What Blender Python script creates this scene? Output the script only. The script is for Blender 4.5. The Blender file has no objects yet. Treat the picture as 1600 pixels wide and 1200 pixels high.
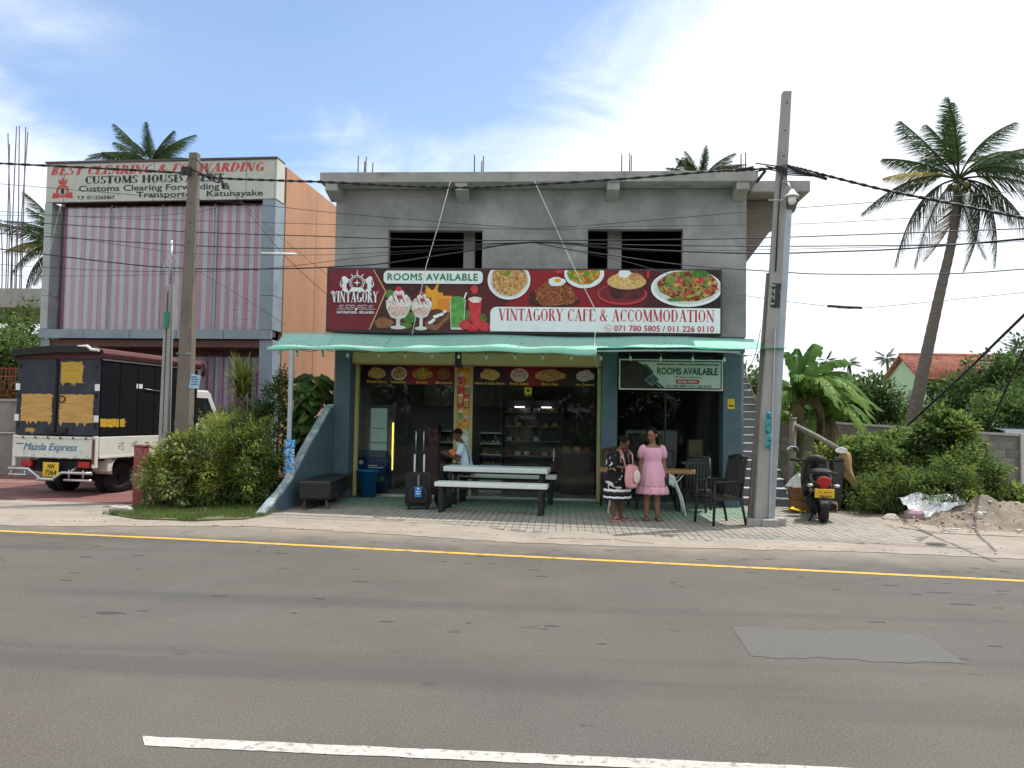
import bpy, bmesh, math, random
from mathutils import Vector, Matrix, Euler
R = math.radians
random.seed(7)
SC = bpy.context.scene
COL = SC.collection

# ------------------------------------------------------------------ camera
cam_d = bpy.data.cameras.new('camera'); cam = bpy.data.objects.new('camera', cam_d); COL.objects.link(cam)
cam_d.sensor_width = 36; cam_d.lens = 27.18; cam_d.clip_start = 0.05; cam_d.clip_end = 2000
cam.matrix_world = Matrix.Translation((0, 0, 1.8)) @ Matrix.Rotation(R(3.8), 4, 'Z') @ Matrix.Rotation(math.pi/2 + math.atan(52/1208), 4, 'X') @ Matrix.Rotation(0.017, 4, 'Z')
SC.camera = cam
SC.render.resolution_x = 1024; SC.render.resolution_y = 768
SC.view_settings.view_transform = 'Standard'; SC.view_settings.look = 'None'
SC.view_settings.gamma = 1; SC.view_settings.use_curve_mapping = False
SC.view_settings.exposure = 0.52

# ------------------------------------------------------------------ sun and sky
SUN = Vector((0.36, 0.20, 0.91)).normalized()
sd = bpy.data.lights.new('sun', 'SUN'); sun = bpy.data.objects.new('sun', sd); COL.objects.link(sun)
sd.energy = 3.7; sd.angle = R(0.6); sd.color = (1, .955, .89)
sun.rotation_euler = SUN.to_track_quat('Z', 'Y').to_euler()
world = bpy.data.worlds.new('World'); SC.world = world; world.use_nodes = True
def build_world():
    nt = world.node_tree; N = nt.nodes; L = nt.links
    for n in list(N): N.remove(n)
    out = N.new('ShaderNodeOutputWorld')
    sky = N.new('ShaderNodeTexSky'); sky.sky_type = 'NISHITA'; sky.sun_disc = False
    sky.sun_elevation = math.asin(SUN.z); sky.sun_rotation = math.atan2(SUN.x, SUN.y)
    sky.air_density = 1.0; sky.dust_density = 0.6; sky.ozone_density = 1.6
    bg = N.new('ShaderNodeBackground'); bg.inputs[1].default_value = 0.15
    L.new(sky.outputs[0], bg.inputs[0])
    # clouds: a high sheet, thick towards the horizon, broken overhead
    tc = N.new('ShaderNodeTexCoord'); sep = N.new('ShaderNodeSeparateXYZ'); L.new(tc.outputs['Generated'], sep.inputs[0])
    def math_(op, a, b=None, c=None):
        n = N.new('ShaderNodeMath'); n.operation = op
        for i, x in enumerate((a, b, c)):
            if x is None: continue
            if isinstance(x, (int, float)): n.inputs[i].default_value = x
            else: L.new(x, n.inputs[i])
        return n.outputs[0]
    zc = math_('ADD', math_('MAXIMUM', sep.outputs[2], 0.0), 0.16)
    px = math_('DIVIDE', sep.outputs[0], zc); py = math_('DIVIDE', sep.outputs[1], zc)
    cb = N.new('ShaderNodeCombineXYZ'); L.new(px, cb.inputs[0]); L.new(py, cb.inputs[1])
    def noise(scale, detail, rough, dist, off):
        mp = N.new('ShaderNodeMapping'); mp.inputs['Location'].default_value = off
        L.new(cb.outputs[0], mp.inputs[0])
        n = N.new('ShaderNodeTexNoise'); n.inputs['Scale'].default_value = scale; n.inputs['Detail'].default_value = detail
        n.inputs['Roughness'].default_value = rough; n.inputs['Distortion'].default_value = dist
        L.new(mp.outputs[0], n.inputs['Vector']); return n.outputs[0]
    big = noise(0.55, 4, .5, .3, (3.1, 0.4, 0)); fine = noise(2.2, 8, .6, .6, (1.7, 5.2, 0))
    # a broad opening in the cloud sheet above the roofs
    vm = N.new('ShaderNodeVectorMath'); vm.operation = 'DISTANCE'; L.new(tc.outputs['Generated'], vm.inputs[0])
    vm.inputs[1].default_value = CLEAR
    d = math_('SUBTRACT', vm.outputs['Value'], 0.425)
    s = math_('ADD', math_('MULTIPLY', d, 2.3), math_('MULTIPLY', math_('SUBTRACT', fine, .5), .95))
    s = math_('ADD', s, math_('MULTIPLY', math_('SUBTRACT', big, .5), .8))
    mr = N.new('ShaderNodeMapRange'); mr.interpolation_type = 'SMOOTHSTEP'
    mr.inputs['From Min'].default_value = -.26; mr.inputs['From Max'].default_value = .22
    L.new(s, mr.inputs['Value'])
    veil = math_('MULTIPLY', math_('MAXIMUM', math_('SUBTRACT', big, .35), 0.0), .55)
    cov = math_('MINIMUM', math_('ADD', math_('MULTIPLY', mr.outputs[0], 0.80), veil), 0.94)
    cr = N.new('ShaderNodeMix'); cr.data_type = 'RGBA'
    cr.inputs['A'].default_value = (.93, .965, 1, 1); cr.inputs['B'].default_value = (.80, .90, 1, 1)
    dn = N.new('ShaderNodeMapRange'); dn.inputs['From Min'].default_value = .5; dn.inputs['From Max'].default_value = .72
    L.new(noise(1.1, 6, .55, .4, (8.3, 2.1, 0)), dn.inputs['Value']); L.new(dn.outputs[0], cr.inputs['Factor'])
    bg2 = N.new('ShaderNodeBackground'); bg2.inputs[1].default_value = 0.92; L.new(cr.outputs['Result'], bg2.inputs[0])
    mx = N.new('ShaderNodeMixShader'); L.new(cov, mx.inputs[0]); L.new(bg.outputs[0], mx.inputs[1]); L.new(bg2.outputs[0], mx.inputs[2])
    L.new(mx.outputs[0], out.inputs[0])
CLEAR = (-0.265, 0.72, 0.641)
build_world()

# ------------------------------------------------------------------ materials
MATS = {}
def mat(name, col, rough=.6, var=.12, scale=6., bump=0., bscale=None, metal=0., spec=.4, trans=0., detail=4, col2=None, thresh=None, coat=0., stretch=None, emit=0.):
    """procedural Principled: base colour broken up by noise; col2 = second colour (stains, wear) mixed by a noise mask"""
    if name in MATS: return MATS[name]
    m = bpy.data.materials.new(name); m.use_nodes = True; MATS[name] = m
    nt = m.node_tree; N = nt.nodes; L = nt.links; p = N['Principled BSDF']
    p.inputs['Roughness'].default_value = rough; p.inputs['Metallic'].default_value = metal
    p.inputs['Specular IOR Level'].default_value = spec
    if coat: p.inputs['Coat Weight'].default_value = coat; p.inputs['Coat Roughness'].default_value = .1
    tc = N.new('ShaderNodeTexCoord'); vec = tc.outputs['Object']
    if stretch:
        mp = N.new('ShaderNodeMapping'); mp.inputs['Scale'].default_value = stretch; L.new(vec, mp.inputs[0]); vec = mp.outputs[0]
    n = N.new('ShaderNodeTexNoise'); n.inputs['Scale'].default_value = scale; n.inputs['Detail'].default_value = detail; n.inputs['Roughness'].default_value = .6
    L.new(vec, n.inputs['Vector'])
    mr = N.new('ShaderNodeMapRange'); mr.inputs['From Min'].default_value = .3; mr.inputs['From Max'].default_value = .7
    L.new(n.outputs[0], mr.inputs['Value'])
    mx = N.new('ShaderNodeMix'); mx.data_type = 'RGBA'
    c = list(col)
    mx.inputs['A'].default_value = [x*(1-var) for x in c] + [1]; mx.inputs['B'].default_value = [min(1, x*(1+var)) for x in c] + [1]
    L.new(mr.outputs[0], mx.inputs['Factor']); res = mx.outputs['Result']
    if col2 is not None:
        n2 = N.new('ShaderNodeTexNoise'); n2.inputs['Scale'].default_value = (thresh or (2, .5, .6))[0]; n2.inputs['Detail'].default_value = 8; n2.inputs['Roughness'].default_value = .65
        L.new(vec, n2.inputs['Vector'])
        r2 = N.new('ShaderNodeMapRange'); r2.inputs['From Min'].default_value = (thresh or (2, .5, .6))[1]; r2.inputs['From Max'].default_value = (thresh or (2, .5, .6))[2]
        L.new(n2.outputs[0], r2.inputs['Value'])
        m2 = N.new('ShaderNodeMix'); m2.data_type = 'RGBA'; m2.inputs['B'].default_value = list(col2) + [1]
        L.new(res, m2.inputs['A']); L.new(r2.outputs[0], m2.inputs['Factor']); res = m2.outputs['Result']
    L.new(res, p.inputs['Base Color'])
    if bump:
        b = N.new('ShaderNodeBump'); b.inputs['Strength'].default_value = bump; b.inputs['Distance'].default_value = .02
        if bscale:
            n3 = N.new('ShaderNodeTexNoise'); n3.inputs['Scale'].default_value = bscale; n3.inputs['Detail'].default_value = 5
            L.new(vec, n3.inputs['Vector']); L.new(n3.outputs[0], b.inputs['Height'])
        else: L.new(n.outputs[0], b.inputs['Height'])
        L.new(b.outputs[0], p.inputs['Normal'])
    if trans:
        t = N.new('ShaderNodeBsdfTranslucent'); L.new(res, t.inputs[0])
        ms = N.new('ShaderNodeMixShader'); ms.inputs[0].default_value = trans
        L.new(p.outputs[0], ms.inputs[1]); L.new(t.outputs[0], ms.inputs[2]); L.new(ms.outputs[0], N['Material Output'].inputs[0])
    if emit:
        p.inputs['Emission Color'].default_value = c + [1]; p.inputs['Emission Strength'].default_value = emit
    return m
def glass_mat(name, tint, refl=1.0, alpha=.9):
    m = bpy.data.materials.new(name); m.use_nodes = True; MATS[name] = m
    nt = m.node_tree; N = nt.nodes; L = nt.links; N.remove(N['Principled BSDF'])
    t = N.new('ShaderNodeBsdfTransparent'); t.inputs[0].default_value = list(tint) + [1]
    g = N.new('ShaderNodeBsdfGlossy'); g.inputs['Roughness'].default_value = .015
    f = N.new('ShaderNodeFresnel'); f.inputs[0].default_value = 1.5
    mu = N.new('ShaderNodeMath'); mu.operation = 'MULTIPLY'; mu.inputs[1].default_value = refl; L.new(f.outputs[0], mu.inputs[0])
    ms = N.new('ShaderNodeMixShader'); L.new(mu.outputs[0], ms.inputs[0]); L.new(t.outputs[0], ms.inputs[1]); L.new(g.outputs[0], ms.inputs[2])
    L.new(ms.outputs[0], N['Material Output'].inputs[0]); return m
def plain(name, r, g, b, rough=.6, **k):
    k.setdefault('var', .05); return mat(name, (r, g, b), rough, **k)
def srgb(r, g, b):
    f = lambda c: (c/255/12.92) if c/255 <= .04045 else ((c/255+.055)/1.055)**2.4
    return (f(r), f(g), f(b))

# ------------------------------------------------------------------ mesh builder
class MB:
    def __init__(s): s.v = []; s.f = []; s.m = []; s.sm = []
    def add(s, vs, fs, mi=0, smooth=False):
        o = len(s.v); s.v.extend([tuple(v) for v in vs])
        for f in fs: s.f.append([i+o for i in f]); s.m.append(mi); s.sm.append(smooth)
        return s
    def box(s, x0, x1, y0, y1, z0, z1, mi=0):
        return s.add([(x0,y0,z0),(x1,y0,z0),(x1,y1,z0),(x0,y1,z0),(x0,y0,z1),(x1,y0,z1),(x1,y1,z1),(x0,y1,z1)],
                     [(3,2,1,0),(4,5,6,7),(0,1,5,4),(1,2,6,5),(2,3,7,6),(3,0,4,7)], mi)
    def obox(s, c, size, rot=(0,0,0), mi=0):
        M = Matrix.Translation(c) @ Euler(rot).to_matrix().to_4x4(); a, b, h = [x/2 for x in size]
        vs = [M @ Vector(p) for p in [(-a,-b,-h),(a,-b,-h),(a,b,-h),(-a,b,-h),(-a,-b,h),(a,-b,h),(a,b,h),(-a,b,h)]]
        return s.add(vs, [(3,2,1,0),(4,5,6,7),(0,1,5,4),(1,2,6,5),(2,3,7,6),(3,0,4,7)], mi)
    def bar(s, p0, p1, w, h, mi=0, up=(0,0,1)):
        """rectangular bar from p0 to p1"""
        p0, p1 = Vector(p0), Vector(p1); d = (p1-p0).normalized(); u = Vector(up)
        x = d.cross(u)
        if x.length < 1e-4: x = d.cross(Vector((0,1,0)))
        x.normalize(); z = x.cross(d)
        vs = [p + x*a*w/2 + z*b*h/2 for p in (p0, p1) for a, b in ((-1,-1),(1,-1),(1,1),(-1,1))]
        return s.add(vs, [(0,1,2,3)[::-1],(4,5,6,7),(0,1,5,4),(1,2,6,5),(2,3,7,6),(3,0,4,7)], mi)
    def tube(s, pts, rad, n=8, mi=0, smooth=True, caps=True, sq=(1,1), up=(0,0,1)):
        pts = [Vector(p) for p in pts]
        if not isinstance(rad, (list, tuple)): rad = [rad]*len(pts)
        rings = []; px = None
        for i, p in enumerate(pts):
            d = (pts[min(i+1, len(pts)-1)] - pts[max(i-1, 0)]).normalized()
            if px is None:
                x = d.cross(Vector(up))
                if x.length < 1e-3: x = d.cross(Vector((0,1,0)))
            else: x = px - d*px.dot(d)
            x.normalize(); px = x; y = d.cross(x)
            r = rad[i]; ra, rb = (r if isinstance(r, (tuple, list)) else (r*sq[0], r*sq[1]))
            rings.append([p + x*math.cos(2*math.pi*k/n)*ra + y*math.sin(2*math.pi*k/n)*rb for k in range(n)])
        o = [v for r in rings for v in r]; fs = []
        for i in range(len(pts)-1):
            for k in range(n): fs.append((i*n+k, i*n+(k+1)%n, (i+1)*n+(k+1)%n, (i+1)*n+k))
        s.add(o, fs, mi, smooth)
        if caps:
            s.add(rings[0], [tuple(range(n))[::-1]], mi); s.add(rings[-1], [tuple(range(n))], mi)
        return s
    def lathe(s, prof, n=20, c=(0,0,0), mi=0, axis='Z', smooth=True, sx=1, sy=1):
        vs = []
        for r, z in prof:
            for k in range(n):
                a = 2*math.pi*k/n; x, y = r*math.cos(a)*sx, r*math.sin(a)*sy
                p = (x, y, z) if axis == 'Z' else ((z, x, y) if axis == 'X' else (x, z, y))
                vs.append((p[0]+c[0], p[1]+c[1], p[2]+c[2]))
        fs = []
        for i in range(len(prof)-1):
            for k in range(n):
                q = (i*n+k, i*n+(k+1)%n, (i+1)*n+(k+1)%n, (i+1)*n+k); fs.append(q if axis != 'Y' else q[::-1])
        return s.add(vs, fs, mi, smooth)
    def prism(s, poly, y0, y1, mi=0, plane='XZ'):
        n = len(poly)
        mk = {'XZ': lambda a, b, t: (a, t, b), 'YZ': lambda a, b, t: (t, a, b), 'XY': lambda a, b, t: (a, b, t)}[plane]
        vs = [mk(a, b, y0) for a, b in poly] + [mk(a, b, y1) for a, b in poly]
        fs = [tuple(range(n)), tuple(range(n, 2*n))[::-1]] + [(i, (i+1) % n + 0, (i+1) % n + n, i+n)[::-1] for i in range(n)]
        return s.add(vs, fs, mi)
    def grid(s, fn, nu, nv, mi=0, smooth=True):
        vs = [fn(i/nu, j/nv) for j in range(nv+1) for i in range(nu+1)]
        fs = [(j*(nu+1)+i, j*(nu+1)+i+1, (j+1)*(nu+1)+i+1, (j+1)*(nu+1)+i) for j in range(nv) for i in range(nu)]
        return s.add(vs, fs, mi, smooth)
    def ball(s, c, r, n=10, m=7, mi=0):
        r = r if isinstance(r, (tuple, list)) else (r, r, r)
        def fn(u, v):
            a, b = u*2*math.pi, (v-.5)*math.pi
            return (c[0]+r[0]*math.cos(a)*math.cos(b), c[1]+r[1]*math.sin(a)*math.cos(b), c[2]+r[2]*math.sin(b))
        return s.grid(fn, n, m, mi)
    def mesh(s, name, mats, fix=True):
        me = bpy.data.meshes.new(name); me.from_pydata(s.v, [], s.f)
        for m in (mats if isinstance(mats, (list, tuple)) else [mats]): me.materials.append(m)
        me.polygons.foreach_set('material_index', s.m); me.polygons.foreach_set('use_smooth', s.sm)
        if fix and len(s.f) < 40000:
            bm = bmesh.new(); bm.from_mesh(me); bmesh.ops.remove_doubles(bm, verts=bm.verts, dist=1e-5) if any(s.sm) else None
            bmesh.ops.recalc_face_normals(bm, faces=bm.faces); bm.to_mesh(me); bm.free()
        me.update(); return me
    def build(s, name, mats, parent=None, loc=(0,0,0), rot=(0,0,0), bevel=0, seg=2, fix=True):
        o = bpy.data.objects.new(name, s.mesh(name, mats, fix)); COL.objects.link(o)
        o.parent = parent; o.location = loc; o.rotation_euler = rot
        if bevel:
            b = o.modifiers.new('bevel', 'BEVEL'); b.width = bevel; b.segments = seg; b.limit_method = 'ANGLE'; b.angle_limit = R(40)
        return o
def inst(name, me, parent=None, loc=(0,0,0), rot=(0,0,0), scale=(1,1,1)):
    o = bpy.data.objects.new(name, me); COL.objects.link(o); o.parent = parent; o.location = loc; o.rotation_euler = rot; o.scale = scale; return o
def tag(o, label=None, cat=None, group=None, kind=None):
    if label: o['label'] = label
    if cat: o['category'] = cat
    if group: o['group'] = group
    if kind: o['kind'] = kind
    return o
def thing(name, label, cat, loc=(0,0,0), rz=0, group=None):
    o = bpy.data.objects.new(name, None); COL.objects.link(o); o.location = loc; o.rotation_euler = (0, 0, rz)
    o.empty_display_size = .2
    return tag(o, label, cat, group)
def copy_tree(o, parent=None):
    c = o.copy(); COL.objects.link(c); c.parent = parent
    for ch in o.children: copy_tree(ch, c)
    return c
def ell(cx, cz, rx, rz, n=32, a0=0, a1=360):
    full = abs(a1-a0) >= 360
    return [(cx+rx*math.cos(R(a0+(a1-a0)*i/n)), cz+rz*math.sin(R(a0+(a1-a0)*i/n))) for i in range(n if full else n+1)]
def rrect(x0, x1, z0, z1, r, corners=(1,1,1,1), n=5):
    pts = []
    for (cx, cz, a, on) in ((x1-r, z0+r, 270, corners[0]), (x1-r, z1-r, 0, corners[1]), (x0+r, z1-r, 90, corners[2]), (x0+r, z0+r, 180, corners[3])):
        if on: pts += [(cx+r*math.cos(R(a+90*i/n)), cz+r*math.sin(R(a+90*i/n))) for i in range(n+1)]
        else: pts.append((cx+r*math.copysign(1, math.cos(R(a+45))), cz+r*math.copysign(1, math.sin(R(a+45)))))
    return pts
def flat(poly, y, name, m, parent, th=.002):
    """a thin printed sheet facing -Y with its front at y"""
    b = MB(); b.prism(poly, y, y+th); return b.build(name, m, parent)
# ------------------------------------------------------------------ lettering
def text(s, parent, m, x, y, z, h, w=None, bold=0., shear=0., name='lettering', th=.0015, align='L', rot=(math.pi/2, 0, 0), sp=1.0):
    """sans lettering from the built-in font, baseline-left at x,y,z, cap height h, total width w"""
    c = bpy.data.curves.new('t', 'FONT'); c.body = s; c.offset = 0; c.shear = shear; c.extrude = th; c.resolution_u = 3; c.size = 1; c.space_character = sp
    o = bpy.data.objects.new('t', c); COL.objects.link(o)
    dg = bpy.context.evaluated_depsgraph_get(); me = bpy.data.meshes.new_from_object(o.evaluated_get(dg))
    bpy.data.objects.remove(o); bpy.data.curves.remove(c)
    xs = [v.co.x for v in me.vertices]; x0, x1 = min(xs), max(xs)
    sy = h/.70; sx = (w/(x1-x0)) if w else sy
    W = (x1-x0)*sx; off = {'L': 0, 'C': -W/2, 'R': -W}[align]
    for v in me.vertices: v.co = ((v.co.x-x0)*sx+off, v.co.y*sy, v.co.z)
    if bold:   # heavier strokes: the same outlines again, shifted sideways and a hair forward
        vs = [tuple(v.co) for v in me.vertices]; fs = [tuple(q.vertices) for q in me.polygons]; V_, F_ = list(vs), list(fs)
        for k, (dx, dz) in enumerate(((-.6, .5), (.6, .5), (0, 0), (0, 1))):
            o_ = len(V_); V_ += [(a+dx*bold*sx*1.6, c_+(dz-.5)*bold*sy*1.6, e_+.0004*(k+1)) for a, c_, e_ in vs]; F_ += [tuple(i+o_ for i in f) for f in fs]
        me = bpy.data.meshes.new(name); me.from_pydata(V_, [], F_)
    me.materials.clear(); me.materials.append(m)
    return inst(name, me, parent, (x, y, z), rot)
# serif capitals drawn as strokes in a 1-high box: l = slanted stem, h = bar, a = arc (thick at the sides), s = serif
_T, _t = .17, .05
GL = {
 'V': (.72, [('l',.14,1,.38,0,_T),('l',.62,1,.38,0,_t),('s',.14,1,.14),('s',.62,1,.10)]),
 'I': (.34, [('l',.17,0,.17,1,_T),('s',.17,0,.15),('s',.17,1,.15)]),
 'N': (.78, [('l',.14,0,.14,1,_t),('l',.14,1,.64,0,_T),('l',.64,0,.64,1,_t),('s',.14,0,.11),('s',.12,1,.10),('s',.64,1,.11)]),
 'T': (.66, [('l',.33,0,.33,1,_T),('h',.04,.62,.965,_t*1.3),('l',.05,.80,.05,1,_t),('l',.61,.80,.61,1,_t),('s',.33,0,.14)]),
 'A': (.74, [('l',.12,0,.36,1,_t),('l',.60,0,.36,1,_T),('h',.20,.52,.34,_t),('s',.12,0,.11),('s',.60,0,.14)]),
 'G': (.72, [('a',.37,.5,.31,.5,50,345,_t,_T),('l',.60,.05,.60,.42,_T*.9),('s',.57,.44,.13)]),
 'O': (.74, [('a',.37,.5,.33,.5,0,360,_t,_T)]),
 'R': (.70, [('l',.16,0,.16,1,_T),('a',.26,.74,.27,.26,-90,90,_t,_T*.9),('h',.16,.30,.975,_t),('h',.16,.30,.50,_t),('l',.36,.48,.60,0,_T),('s',.16,0,.14),('s',.60,0,.08),('s',.12,1,.10)]),
 'Y': (.70, [('l',.12,1,.35,.45,_T),('l',.60,1,.37,.45,_t),('l',.35,0,.35,.47,_T),('s',.35,0,.14),('s',.12,1,.13),('s',.60,1,.10)]),
 'C': (.68, [('a',.37,.5,.32,.5,45,315,_t,_T),('l',.60,.72,.60,.95,_t)]),
 'F': (.58, [('l',.16,0,.16,1,_T),('h',.12,.54,.97,_t),('h',.16,.42,.52,_t),('l',.53,.78,.53,1,_t),('s',.16,0,.14)]),
 'E': (.62, [('l',.16,0,.16,1,_T),('h',.12,.56,.97,_t),('h',.16,.42,.52,_t),('h',.12,.58,.03,_t),('l',.55,.78,.55,1,_t),('l',.57,0,.57,.22,_t)]),
 'M': (.92, [('l',.13,0,.13,1,_t),('l',.15,1,.46,.05,_T),('l',.74,1,.46,.05,_t),('l',.76,0,.76,1,_T),('s',.13,0,.10),('s',.76,0,.13),('s',.11,1,.08),('s',.79,1,.09)]),
 'D': (.74, [('l',.16,0,.16,1,_T),('a',.28,.5,.38,.5,-90,90,_t,_T),('h',.12,.30,.975,_t),('h',.12,.30,.025,_t)]),
 '&': (.80, [('a',.33,.76,.17,.24,0,360,_t,_T*.7),('a',.30,.27,.25,.27,30,330,_t,_T),('l',.24,.66,.66,0,_T),('l',.50,.12,.68,.45,_t),('s',.70,.45,.10)]),
 'U': (.74, [('l',.16,.3,.16,1,_T),('a',.37,.32,.27,.32,180,360,_t,_T*.6),('l',.60,.3,.60,1,_t),('s',.16,1,.13),('s',.60,1,.10)]),
 'S': (.58, [('a',.29,.745,.23,.255,40,270,_t,_T*.8),('a',.29,.255,.24,.255,-140,90,_t,_T*.8),('l',.49,.76,.49,.98,_t),('l',.06,.02,.06,.26,_t)]),
 'H': (.82, [('l',.16,0,.16,1,_T),('l',.64,0,.64,1,_T),('h',.16,.64,.5,_t),('s',.16,0,.13),('s',.16,1,.13),('s',.64,0,.13),('s',.64,1,.13)]),
 'B': (.66, [('l',.16,0,.16,1,_T),('a',.27,.75,.24,.25,-90,90,_t,_T*.8),('a',.27,.26,.28,.26,-90,90,_t,_T),('h',.12,.30,.975,_t),('h',.16,.30,.51,_t),('h',.12,.30,.025,_t)]),
 'L': (.60, [('l',.16,0,.16,1,_T),('h',.12,.54,.03,_t),('l',.55,0,.55,.26,_t),('s',.16,1,.14)]),
 'W': (1.02, [('l',.12,1,.30,0,_T),('l',.50,1,.30,0,_t),('l',.50,1,.70,0,_T),('l',.88,1,.70,0,_t),('s',.12,1,.12),('s',.50,1,.12),('s',.88,1,.09)]),
 ' ': (.36, []), '-': (.4, [('h',.05,.35,.4,.1)]),
}
def serif(s, parent, m, x, y, z, h, w, name='lettering', shear=0., weight=1.0, first=1.0, gap=0.):
    b = MB(); cx = 0.; k = 0
    def put(poly):
        nonlocal k
        dy = -.0006*(k % 5); k += 1
        b.prism([(a + c*shear, c) for a, c in poly], dy, dy+.0012+.0006*(k % 5))
    for i, ch in enumerate(s):
        wd, st = GL[ch]; sc = first if i == 0 else 1.
        for q in st:
            X = lambda a: cx + a*sc
            if q[0] == 'l':
                _, x0, y0, x1, y1, t = q; t = t*weight/2
                put([(X(x0)-t, y0*sc), (X(x0)+t, y0*sc), (X(x1)+t, y1*sc), (X(x1)-t, y1*sc)])
            elif q[0] == 'h':
                _, x0, x1, yy, t = q; t = t*max(1, weight)/2; put([(X(x0), yy*sc-t), (X(x1), yy*sc-t), (X(x1), yy*sc+t), (X(x0), yy*sc+t)])
            elif q[0] == 's':
                _, x0, yy, hw = q; t = .045*max(1, weight); yy = yy*sc; lo = yy if yy < .25 else yy-t
                put([(X(x0)-hw, lo), (X(x0)+hw, lo), (X(x0)+hw, lo+t), (X(x0)-hw, lo+t)])
            else:
                _, ax, az, rx, rz, a0, a1, t0, t1 = q; n = 14
                for j in range(n):
                    quad = []
                    for (aa, io) in ((a0+(a1-a0)*j/n, 1), (a0+(a1-a0)*(j+1)/n, 1), (a0+(a1-a0)*(j+1)/n, -1), (a0+(a1-a0)*j/n, -1)):
                        c_, s_ = math.cos(R(aa)), math.sin(R(aa)); th = (t0 + (t1-t0)*c_*c_)*weight
                        if io > 0: quad.append((X(ax+rx*c_), az+rz*s_))
                        else: quad.append((X(ax+(rx-th)*c_), az+(rz-t0*1.1*weight-(th-t0*weight)*.15)*s_))
                    b.prism([(a + c*shear, c) for a, c in quad], -.0016, .0012)
        cx += wd*sc + gap
    sx = w/cx
    b.v = [(v[0]*sx, v[1], v[2]*h) for v in b.v]
    return b.build(name, m, parent, (x, y, z))

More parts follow.
